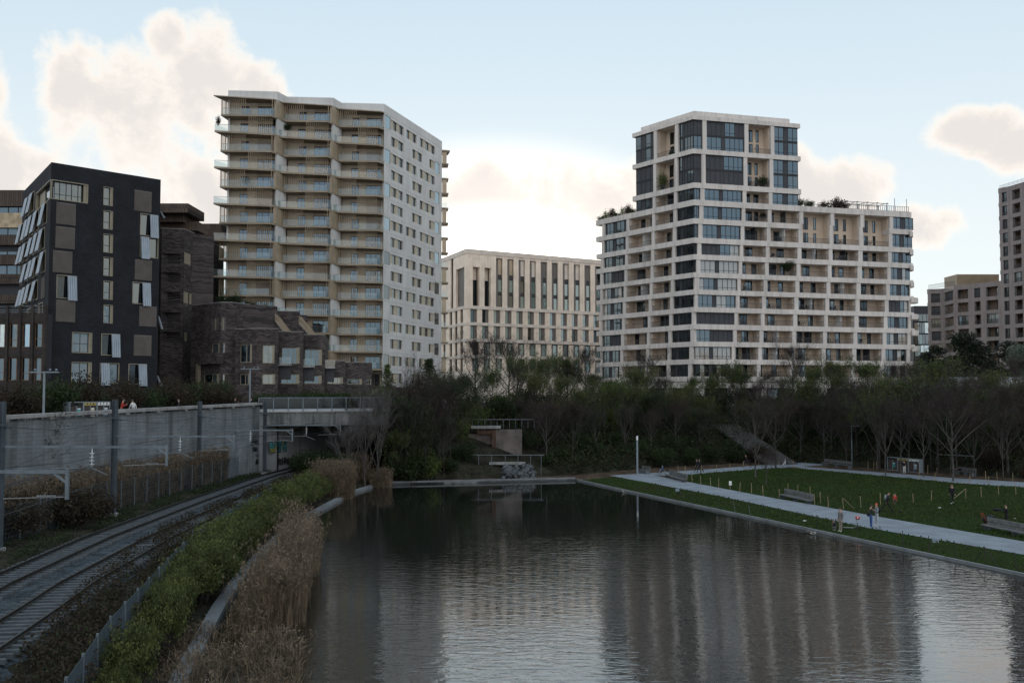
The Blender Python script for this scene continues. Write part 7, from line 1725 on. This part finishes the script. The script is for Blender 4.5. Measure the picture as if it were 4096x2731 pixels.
# ------------------------------------------------------------------ people
SKIN = mat('skin', (.40, .25, .18), .6, .08, 4); HAIR_D = mat('dark_hair', (.018, .014, .012), .7, .2, 6)
CL = {n: mat('cloth_' + n, c, .9, .15, 4) for n, c in dict(black=(.012, .012, .014), dark=(.022, .024, .03), grey=(.16, .155, .16), beige=(.25, .215, .175), blue=(.035, .085, .22), pale=(.40, .42, .45), red=(.42, .05, .035), orange=(.62, .10, .05), olive=(.035, .038, .03), white=(.62, .62, .62), coat=(.22, .24, .26), teal=(.06, .30, .38), denim=(.10, .14, .2), brown=(.07, .05, .04)).items()}
def person(loc, face, H, lab, top, legs, shoes='white', hair=HAIR_D, pose='stand', arms='down', head_mat=None, cat='person'):
    """one continuous body grown from a joint skeleton; face = heading of the front, degrees from +X"""
    s = H / 1.75; J = {}; E = []; Rr = {}
    def j(n, p, r): J[n] = Vector(p); Rr[n] = r
    lean, hipz, st = 0.0, .93, .0
    if pose == 'walk': lean, st = .06, .34
    if pose == 'run': lean, st = .12, .42
    if pose == 'crouch': hipz, lean = .38, .22
    if pose == 'sit': hipz, lean = .52, .02
    j('hip', (0, 0, hipz), (.15, .115)); j('waist', (0, lean * .4, hipz + .17), (.135, .105)); j('chest', (0, lean * .9, hipz + .38), (.165, .12)); j('neck', (0, lean * 1.15, hipz + .555), (.055, .055)); j('skull', (0, lean * 1.3 + .02, hipz + .70), (.085, .1)); j('crown', (0, lean * 1.3 + .01, hipz + .79), (.06, .07))
    E += [('hip', 'waist'), ('waist', 'chest'), ('chest', 'neck'), ('neck', 'skull'), ('skull', 'crown')]
    for k, sg in (('l', -1), ('r', 1)):
        sw = st * sg; ph = (0, .0)
        j(k + 'thigh', (sg * .09, 0, hipz - .08), (.088, .095))
        if pose == 'crouch': kn, an, to = (sg * .14, .34, .42), (sg * .12, .10, .08), (sg * .13, .28, .04)
        elif pose == 'sit': kn, an, to = (sg * .13, .40, .50), (sg * .12, .40 + .1 * sg, .12), (sg * .12, .56 + .1 * sg, .07)
        else: kn, an, to = (sg * .095, sw * .55 + (.05 if sw > 0 else 0), .50), (sg * .09, sw * 1.05 - (.1 if sw < 0 else 0), .09 + (.05 if sw < 0 else 0)), (sg * .105, sw * 1.05 + .14 - (.08 if sw < 0 else 0), .035)
        j(k + 'knee', kn, (.062, .066)); j(k + 'ankle', an, (.045, .05)); j(k + 'toe', to, (.042, .035))
        E.extend([('hip', k + 'thigh'), (k + 'thigh', k + 'knee'), (k + 'knee', k + 'ankle'), (k + 'ankle', k + 'toe')])
        c = J['chest']; sh = (sg * .19, c.y, c.z + .07)
        if arms == 'down': el, wr = (sg * .235, c.y - .03 - sw * .35, c.z - .19), (sg * .22, c.y + .06 - sw * .6, c.z - .43)
        elif arms == 'fold': el, wr = (sg * .24, c.y + .05, c.z - .17), (sg * .07, c.y + .26, c.z - .04)
        elif arms == 'reach': el, wr = (sg * .20, c.y + .24, c.z - .0), (sg * .12, c.y + .50, c.z + .03)
        elif arms == 'bar': el, wr = (sg * .22, c.y + .14, c.z - .15), (sg * .2, c.y + .36, c.z - .22)
        else: el, wr = (sg * .24, c.y + .02, c.z - .18), (sg * .2, c.y + .20, c.z - .10)
        j(k + 'shoulder', sh, (.068, .07)); j(k + 'elbow', el, (.05, .05)); j(k + 'wrist', wr, (.034, .034)); d = (Vector(wr) - Vector(el)).normalized(); j(k + 'palm', Vector(wr) + d * .08, (.038, .022))
        E.extend([('chest', k + 'shoulder'), (k + 'shoulder', k + 'elbow'), (k + 'elbow', k + 'wrist'), (k + 'wrist', k + 'palm')])
    names = list(J); idx = {n: i for i, n in enumerate(names)}
    me = bpy.data.meshes.new('person'); me.from_pydata([J[n] * s for n in names], [(idx[a], idx[b]) for a, b in E], [])
    o = bpy.data.objects.new('person', me); COL.objects.link(o); md = o.modifiers.new('skin', 'SKIN'); md.use_smooth_shade = True
    lay = me.skin_vertices[0]
    for i, n in enumerate(names): lay.data[i].radius = tuple(r * s for r in Rr[n]); lay.data[i].use_root = (n == 'hip')
    o.modifiers.new('sub', 'SUBSURF').levels = 1
    bpy.context.view_layer.update(); m2 = bpy.data.meshes.new_from_object(o.evaluated_get(bpy.context.evaluated_depsgraph_get())); bpy.data.objects.remove(o)
    mats = [CL[top], CL[legs], CL[shoes] , SKIN]; m2.materials.clear()
    for m in mats: m2.materials.append(m)
    zone = {'hip': 1, 'waist': 0, 'chest': 0, 'neck': 3, 'skull': 3, 'crown': 3}
    for k in 'lr': zone.update({k + 'thigh': 1, k + 'knee': 1, k + 'ankle': 1, k + 'toe': 2, k + 'shoulder': 0, k + 'elbow': 0, k + 'wrist': 0, k + 'palm': 3})
    jp = [(J[a] * s * (1 - f) + J[b] * s * f, zone[a] if f < .5 else zone[b]) for a, b in E for f in (0, .25, .5, .75, 1)]
    mi = []
    for p in m2.polygons:
        c = p.center; z = min(jp, key=lambda q_: (q_[0] - c).length_squared)[1]; mi.append(z)
    m2.polygons.foreach_set('material_index', mi); m2.polygons.foreach_set('use_smooth', [True] * len(mi))
    # fingers, thumb, ears, nose and eyes joined to the same figure
    mb = MB(); mb.cur = 3
    for k, sg in (('l', -1), ('r', 1)):
        w, p = J[k + 'wrist'] * s, J[k + 'palm'] * s; d = (p - w).normalized(); side = d.cross(Vector((0, 1, .2))).normalized() if abs(d.y) < .9 else Vector((1, 0, 0)); fw = side.cross(d)
        for i in range(4): b0 = p + side * (i - 1.5) * .018 * s; mb.tube([b0, b0 + d * (.045 - .006 * abs(i - 1.4)) * s + fw * .008 * s, b0 + d * .065 * s + fw * .03 * s], [.0095 * s, .0085 * s, .006 * s], 5)
        mb.tube([w + d * .03 * s + side * .025 * s * sg, w + d * .075 * s + side * .05 * s * sg, w + d * .10 * s + side * .045 * s * sg], [.011 * s, .009 * s, .006 * s], 5)
    hc = J['skull'] * s; mb.tube([hc + Vector((0, .09, .02)) * s, hc + Vector((0, .12, -.015)) * s], [.012 * s, .018 * s], 5)
    for sg in (-1, 1): mb.ball(hc + Vector((sg * .088, 0, 0)) * s, .025 * s, 6, 4, (.5, 1, 1.3))
    mb.cur = 0
    base = MB(); 
    for v in m2.vertices: base.v.append(tuple(v.co))
    base.f = [tuple(p.vertices) for p in m2.polygons]; base.mi = list(mi); off = len(base.v)
    base.v += mb.v; base.f += [tuple(i + off for i in f) for f in mb.f]; base.mi += [3] * len(mb.f)
    b3 = base; M0 = Matrix.Translation(loc) @ Matrix.Rotation(R(face - 90), 4, 'Z')
    body = obj('person', b3, mats, None, M0, True); bpy.data.meshes.remove(m2); tag(body, lab, cat)
    h = MB(); c = hc + Vector((0, -.012, .035)) * s
    h.ball(c, .108 * s, 10, 7, (.92, 1.05, 1.0)); h.v = [(x, min(y, c.y + .075 * s if z > c.z + .02 * s else c.y + .01 * s), max(z, c.z - .06 * s)) for x, y, z in h.v]
    obj('hair' if head_mat is None else 'headwear', h, head_mat or hair, body, M0, True)
    hd = MB()
    for sg in (-1, 1): hd.ball(hc + Vector((sg * .034, .092, .022)) * s, .010 * s, 5, 4)
    hd.tube([hc + Vector((-.025, .098, -.04)) * s, hc + Vector((.025, .098, -.04)) * s], .006 * s, 4); obj('face_features', hd, HAIR_D, body, M0)
    return body, M0, s, J
def addon(body, M0, mb, m, name): return obj(name, mb, m, body, M0, True)
def backpack(pr, m):
    body, M0, s, J = pr; c = J['chest'] * s; mb = MB(); mb.ball(c + Vector((0, -.19, -.06)) * s, .2 * s, 9, 7, (.85, .6, 1.25)); addon(body, M0, mb, m, 'backpack')
    mb = MB()
    for sg in (-1, 1): mb.tube([c + Vector((sg * .1, -.14, .12)) * s, c + Vector((sg * .11, .03, .16)) * s, c + Vector((sg * .11, .13, .0)) * s, c + Vector((sg * .12, -.1, -.2)) * s], .02 * s, 5)
    addon(body, M0, mb, m, 'shoulder_strap')
PG = lambda u, v, z=.415: gz(u, v, z)
person(PG(1931, 1221), 200, 1.78, 'person in grey hooded jacket and beige trousers looking down at the pond edge', 'grey', 'beige', 'white')
person(PG(1918, 1217), 215, 1.15, 'child crouching in dark clothes at the kerb beside the person in grey', 'dark', 'grey', 'pale', pose='crouch', arms='fold')
pr = person(PG(2001, 1211), 5, 1.72, 'person in a dark olive jacket and blue jeans facing the orange hat', 'olive', 'blue', 'white', arms='fold')
mb = MB(); c = pr[3]['hip']; mb.ball(c + Vector((-.2, -.12, .02)), .14, 8, 6, (.7, .9, 1.0)); addon(pr[0], pr[1], mb, CL['black'], 'shoulder_bag')
pr = person(PG(2014, 1209), 190, 1.76, 'person in an orange knitted hat, grey coat and pale trousers on the near path', 'coat', 'pale', 'white', arms='fold', head_mat=CL['orange']); backpack(pr, CL['black'])
pr = person(PG(2037, 1177), -10, 1.78, 'person in black striding across the lawn with a grey backpack', 'black', 'black', 'black', pose='run'); backpack(pr, CL['coat'])
person(PG(2056, 1162), 260, 1.15, 'child in a red top on the lawn beside a wooden stake', 'red', 'brown', 'dark')
person(PG(2187, 1156), 250, 1.8, 'person in a long black hooded coat and white shoes walking on the lawn', 'black', 'black', 'white', pose='walk', head_mat=CL['black'])
pr = person(PG(2312, 1210), 175, 1.72, 'person in black with both arms held out behind the right-hand bench', 'black', 'black', 'white', arms='reach')
mb = MB(); c = pr[3]['lpalm'].lerp(pr[3]['rpalm'], .5); mb.ball(c + Vector((0, .12, -.02)), .2, 9, 6, (1.0, 1.5, .55)); t = obj('dark_coat', mb, CL['black'], None, pr[1], True); tag(t, 'dark bundled coat held out by the person in black behind the bench', 'coat')
person(PG(1608, 1085), 190, 1.75, 'person in dark clothes walking on the cross path, nearer of the pair', 'black', 'black', 'dark', pose='walk'); person(PG(1602, 1084), 190, 1.7, 'person in dark clothes walking close behind another on the cross path', 'dark', 'black', 'dark', pose='walk')
person(PG(1716, 1073), 190, 1.75, 'person in dark clothes striding below the stone stairs', 'black', 'dark', 'dark', pose='run')
p = PG(1981, 1054); person((p.x, p.y + 1.0, .42), 90, 1.75, 'person in a pale checked shirt behind the park lamp post', 'coat', 'dark', 'dark')
p = PG(2077, 1087); person((p.x - .1, p.y - .3, .42), 80, 1.68, 'person in a dark jacket and white trousers standing at the recycling bins', 'black', 'white', 'white')
# person lying on the back bench
a = PG(2198, 1090); body, M0, s, J = person((0, 0, 0), 0, 1.7, 'person in black lying along the bench by the bare tree', 'black', 'black', 'dark', arms='fold')
M1 = Matrix.Translation((a.x + .5, a.y + .28, 1.02)) @ Matrix.Rotation(R(172), 4, 'Z') @ Matrix.Rotation(R(-84), 4, 'X') @ Matrix.Rotation(R(0), 4, 'Z') @ Matrix.Translation((0, 0, -.9))
M1 = Matrix.Translation((a.x + 1.6, a.y + .28, 1.02)) @ Matrix.Rotation(R(86), 4, 'Z') @ Matrix.Rotation(R(-86), 4, 'X')
for o in [body] + list(body.children):
    o.matrix_basis = M1; WM[o.name] = M1
for o in body.children: o.matrix_parent_inverse = M1.inverted()
def walkway(u, v, H, face, lab, top, legs, back=1.2, **kw):
    y = 80.0
    for _ in range(20):
        x = (u - 1176) / 2297 * y; y += (x - (xw(min(y, 108)) - back)) * -.9 if False else 0
        # distance where this sight line meets the walkway just behind the coping
        f = lambda yy: (u - 1176) / 2297 * yy - (xw(min(yy, 108)) - back)
    lo, hi = 45.0, 135.0
    for _ in range(40):
        m = (lo + hi) / 2
        if f(m) < 0: hi = m
        else: lo = m
    x = (u - 1176) / 2297 * lo; return person((x, lo, GZ), face, H, lab, top, legs, **kw)
walkway(280, 930, 1.78, 20, 'runner in a red top on the walkway behind the mast', 'red', 'grey', pose='run', arms='fold'); walkway(308, 930, 1.72, 160, 'person in a white top walking on the walkway above the wall', 'white', 'dark', pose='walk')
walkway(412, 930, 1.72, 200, 'person in a dark coat on the walkway above the middle of the wall', 'dark', 'black'); walkway(541, 930, 1.75, 20, 'person in black with pale arms left of the street lamp', 'black', 'dark', arms='fold'); walkway(578, 930, 1.72, 200, 'dark clothed person standing at the foot of the street lamp', 'black', 'black')
def bicycle(loc, face, s, lab, m):
    t = thing('bicycle', lab, 'bicycle', loc); M0 = Matrix.Translation(loc) @ Matrix.Rotation(R(face - 90), 4, 'Z') @ Matrix.Scale(s, 4)
    for y in (-.42, .42):
        w = MB(); w.tube([(0, y + .26 * math.cos(k * PI / 8), .27 + .26 * math.sin(k * PI / 8)) for k in range(17)], .022, 5, False); wl = obj('wheel', w, MT['black'], t, M0)
        sp = MB()
        for k in range(6): sp.bar((0, y, .27), (0, y + .25 * math.cos(k * PI / 3), .27 + .25 * math.sin(k * PI / 3)), .008)
        obj('spokes', sp, MT['galv'], wl, M0)
    f = MB(); f.tube([(0, -.42, .27), (0, -.1, .58), (0, .32, .60), (0, .42, .27)], .02, 5); f.tube([(0, -.1, .58), (0, 0, .27), (0, .32, .60)], .02, 5); f.tube([(0, 0, .27), (0, -.42, .27)], .015, 5); obj('frame', f, m, t, M0)
    h = MB(); h.tube([(-.22, .28, .80), (0, .33, .78), (.22, .28, .80)], .016, 5); h.tube([(0, .32, .60), (0, .33, .78)], .016, 5); obj('handlebar', h, MT['black'], t, M0); d = MB(); d.ball((0, -.12, .64), .08, 8, 5, (.8, 1.5, .5)); obj('saddle', d, MT['black'], t, M0)
    return t
for u, v, face, top, legs, hm, lab, fm in ((1522, 1089, 200, 'blue', 'dark', CL['teal'], 'child in blue with a teal helmet riding at the far end of the path', CL['pale']), (1804, 1072, 170, 'white', 'white', CL['white'], 'child in white with a white helmet riding on the cross path', CL['dark'])):
    p = PG(u, v, .43); bicycle((p.x, p.y, .43), face, 1.05, 'small bicycle ridden by the child in %s' % top, fm); person((p.x, p.y, .43 + .13), face, 1.22, lab, top, legs, 'dark', pose='sit', arms='bar', head_mat=hm)
# scooter, helmet, ball, pushchair, litter, ground lights, ducks
p = PG(1950, 1215); t = thing('kick_scooter', 'white kick scooter with a helmet on its handlebar, standing on the grass', 'scooter', (p.x, p.y, .41)); M0 = Matrix.Translation((p.x, p.y, .41)) @ Matrix.Rotation(R(-15), 4, 'Z') @ Matrix.Scale(1.15, 4)
mb = MB(); mb.box((-.35, -.06, .10), (.28, .06, .14)); obj('deck', mb, MT['white_dull'], t, M0); mb = MB(); mb.tube([(.28, 0, .12), (.42, 0, .16), (.52, 0, .80)], .022, 6); mb.tube([(.52, -.2, .82), (.52, .2, .82)], .018, 6); obj('steering_column', mb, MT['white_dull'], t, M0)
for x in (-.4, .42): mb = MB(); mb.tube([(x, -.025, .08), (x, .025, .08)], .08, 10); obj('wheel', mb, MT['black'], t, M0)
mb = MB(); mb.ball((.54, 0, .76), .15, 9, 6, (1.1, .9, .8)); o = obj('helmet', mb, CL['red'], None, M0, True); tag(o, 'red and white helmet hanging on the scooter handlebar', 'helmet'); mb = MB(); mb.box((.50, -.145, .74), (.57, -.13, .86)); obj('helmet_stripe', mb, MT['white'], o, M0)
p = PG(2068, 1178); mb = MB(); mb.ball((p.x, p.y, .53), .13, 12, 8); tag(obj('football', mb, CL['black'], smooth=True), 'dark ball on the lawn in front of the striding person', 'ball')
p = PG(2266, 1212); t = thing('pushchair', 'red framed pushchair loaded with dark bags at the end of the right bench', 'pushchair', (p.x, p.y, .41)); M0 = Matrix.Translation((p.x, p.y, .41))
for x, y in ((-.25, -.2), (.3, -.2), (-.25, .2), (.3, .2)): mb = MB(); mb.tube([(x, y - .02, .1), (x, y + .02, .1)], .1, 10); obj('wheel', mb, MT['black'], t, M0)
mb = MB()
for y in (-.2, .2): mb.tube([(.3, y, .1), (-.2, y, .75), (-.32, y, 1.08)], .018, 5); mb.tube([(-.25, y, .1), (.1, y, .6)], .018, 5)
mb.tube([(-.32, -.2, 1.08), (-.36, 0, 1.14), (-.32, .2, 1.08)], .02, 5); obj('frame', mb, CL['red'], t, M0); mb = MB(); mb.ball((.08, 0, .62), .34, 10, 7, (1.15, .75, .8)); obj('seat', mb, CL['black'], t, M0, True); mb = MB(); mb.ball((.35, 0, .85), .25, 10, 7, (1.1, .9, .6)); obj('hood', mb, CL['dark'], t, M0, True)
for i, (u, v, lab) in enumerate(((2330, 1191, 'white plastic bag lying on the lawn near the person with raised arms'), (1848, 1196, 'pale paper lying on the grass strip by the pond'), (2158, 1166, 'pale litter on the lawn right of the walking person'))):
    p = PG(u, v); mb = MB(); mb.ball((0, 0, .03), .13, 7, 5, (1.2, .7, .22)); mb.v = [(x + rnd.uniform(-.03, .03), y + rnd.uniform(-.03, .03), z) for x, y, z in mb.v]; tag(obj('litter', mb, MT['white'], None, Matrix.Translation((p.x, p.y, .41))), lab, 'litter')
for i, (u, v) in enumerate(((1556, 1128), (2148, 1245))):
    p = PG(u, v); mb = MB(); mb.hexa([(-.22, -.16, 0), (.22, -.16, 0), (.22, .16, 0), (-.22, .16, 0), (-.2, -.1, .12), (.2, -.1, .12), (.2, .15, .26), (-.2, .15, .26)]); o = obj('ground_light', mb, MT['galv'], None, Matrix.Translation((p.x, p.y, .41))); tag(o, ('grey box shaped ground light on the far part of the grass strip', 'grey box shaped ground light on the near part of the grass strip')[i], 'light'); mb = MB(); mb.add([(-.17, -.09, .14), (.17, -.09, .14), (.17, .13, .265), (-.17, .13, .265)], [(0, 1, 2, 3)]); obj('lens', mb, MT['glass_b'], o, Matrix.Translation((p.x, p.y, .41)))
def duck(u, v, face, lab, m, z=.29, s=1.0):
    p = gz(u, v, z); M0 = Matrix.Translation((p.x, p.y, z)) @ Matrix.Rotation(R(face), 4, 'Z') @ Matrix.Scale(s, 4); mb = MB()
    mb.tube([(-.30, 0, .13), (-.22, 0, .09), (-.1, 0, .07), (.06, 0, .08), (.16, 0, .11), (.20, 0, .18), (.21, 0, .25), (.235, 0, .29), (.27, 0, .29)], [.012, .06, .105, .11, .075, .042, .04, .05, .03], 9); o = obj('duck', mb, m, None, M0, True); tag(o, lab, 'duck', None)
    mb = MB(); mb.tube([(.27, 0, .285), (.335, 0, .275)], [.022, .012], 6); obj('bill', mb, MT['gold'], o, M0); mb = MB()
    for sg in (-1, 1): mb.ball((-.06, sg * .085, .12), .1, 8, 5, (1.5, .3, .6))
    obj('wing', mb, MT['duck_wing'], o, M0, True)
MT['duck_wing'] = mat('duck_wing', (.10, .085, .07), .8, .2, 8); DG, DW = mat('duck_grey', (.12, .11, .10), .8, .2, 8), mat('duck_white', (.28, .28, .27), .8, .1, 8)
duck(720, 1183, 20, 'grey duck at the kerb by the tall reed clump, nearest the kerb', DG, .53, 1.3); duck(712, 1192, 160, 'grey duck in the water below the kerb', DG, .29, 1.0); duck(720, 1197, 200, 'white-breasted duck in the group at the kerb', DW, .29, 1.0); duck(708, 1201, 10, 'white duck lowest in the group at the kerb', DW, .29, 1.0)
duck(1434, 1130, 180, 'pale duck swimming near the far right corner of the pond', DW, .29, 1.0); duck(1858, 1224, 150, 'dark duck swimming under the kerb left of the person in grey', DG, .29, 1.0); duck(1868, 1227, 20, 'lighter duck swimming right of the dark one under the kerb', DW, .29, 1.0)
# ------------------------------------------------------------------ plants and furniture on balconies and roofs
def fplant(F, x, y, t, proto, s, lab, z=None):
    s0, zz = F.hit(x, y, t); p = F.pt(s0, t, zz if z is None else z); plant('balcony_plant', proto, tuple(p), s, x, lab, 'plant')
zT = BZ4 = GRID_BZ[3][1]
for x, sc, lab in ((3190, 1.6, 'bushy roof plant beside the upper tower of the grid block'), (3235, 1.5, 'second roof shrub to the right of the upper tower'), (3290, 1.4, 'low roof shrub on the right wing parapet'), (3340, 2.2, 'large roof shrub beside the pergola'), (3372, 1.6, 'roof shrub touching the pergola on the right wing')):
    fplant(MFACE, x, 830, -1.2, BUSH_S[2] if x > 3280 else BUSH_S[0], sc, lab, zT)
for i, x in enumerate((2404, 2425, 2447, 2470, 2492, 2515, 2534)):
    fplant(LFACE, x, 880, -.6, BUSH_S[i % 3], (1.1, 1.0 + .5 * (i % 3)), 'roof terrace shrub on the left wing of the grid block, %s from its left end' % ('first', 'second', 'third', 'fourth', 'fifth', 'sixth', 'seventh')[i], zT)
fplant(MFACE, 3150, 1085, .3, BUSH_D[0], .85, 'large dark plant spilling over a balcony on the main face of the grid block'); fplant(LFACE, 2650, 755, -.5, BUSH_S[1], (1.3, 2.6), 'green bamboo in a tall corner loggia of the grid block'); fplant(MFACE, 3050, 745, -.4, BUSH_S[0], (1.5, 1.8), 'dense planting in the upper loggia of the grid block'); fplant(LFACE, 2690, 625, -.4, BUSH_S[0], 1.0, 'planter in the topmost left loggia of the grid block'); fplant(MFACE, 3050, 872, -.5, BUSH_S[2], 1.0, 'balcony plant under the upper tower of the grid block')
for (bi, x, y, t, pr, sc, lab) in ((0, 872, 500, 1.4, BUSH_S[2], (.6, 1.5), 'potted shrub on the pointed left balcony near the top of the beige tower'), (1, 1108, 508, .9, BUSH_S[0], (1.2, 1.5), 'large shrub on the middle balcony near the top of the beige tower'), (1, 1150, 520, .7, BUSH_S[0], 1.0, 'second shrub on the middle balcony near the top of the beige tower'), (2, 1312, 530, .8, BUSH_S[0], (.6, 1.5), 'climbing plant at the edge of the right-hand balcony of the beige tower'), (0, 985, 735, .3, BUSH_S[0], .9, 'row of dark plants behind glass on the left balcony of the beige tower')):
    fplant(TBAYS[bi], x, y, t, pr, sc, lab)
for x, y, Y, s, lab in ((900, 1190, 143, (1.5, 1.3), 'shrub on the left roof terrace of the brick building'), (945, 1195, 143.5, (1.3, 1.6), 'dark round shrub on the brick roof terrace below the beige tower'), (1000, 1205, 146, (1.3, 1.0), 'trailing shrub on the second brick roof terrace'), (1062, 1222, 149, (1.2, 1.0), 'shrub on the third brick roof terrace')):
    p = at_y(x, y + 25, Y); plant('terrace_shrub', BUSH_S[0], tuple(p), s, x, lab, 'plant')
ch = MB(); ch.box((-.25, -.25, .38), (.25, .25, .43)); ch.box((-.25, .21, .43), (.25, .26, .85))
for a in (-.22, .19):
    for b in (-.22, .19): ch.box((a, b, 0), (a + .03, b + .03, .38))
CHM = ch.mesh('balcony_chair', MT['dark_panel']); tb_ = MB(); tb_.tube([(0, 0, .68), (0, 0, .72)], .42, 12); tb_.tube([(0, 0, 0), (0, 0, .68)], .04, 6); TBM = tb_.mesh('balcony_table', MT['galv'])
for k in range(4, 13):
    for x in (2998, 3110, 3230, 3370, 3480):
        if q.random() < .75:
            z = GRID_BZ[k + 1][1]; xx = x - 3.0 * (k - 6); s0 = MFACE.hit(xx, 1569 - (z - CAMZ) * 4000 / 178)[0]; p = MFACE.pt(s0 + q.uniform(-.8, .8), q.uniform(-1.5, -.7), z)
            o = obj('balcony_chair', CHM, None, None, Matrix.Translation(p) @ Matrix.Rotation(q.uniform(0, 6), 4, 'Z') @ Matrix.Scale(1.15, 4)); tag(o, 'dark chair behind the railing of a grid block balcony', 'chair', 'chairs on the grid block balconies')
            if q.random() < .6:
                p2 = p + MFACE.d * q.uniform(.6, .9); o = obj('balcony_table', TBM, None, None, Matrix.Translation(p2)); tag(o, 'small round table on a grid block balcony', 'table', 'tables on the grid block balconies')
flush_stuff()
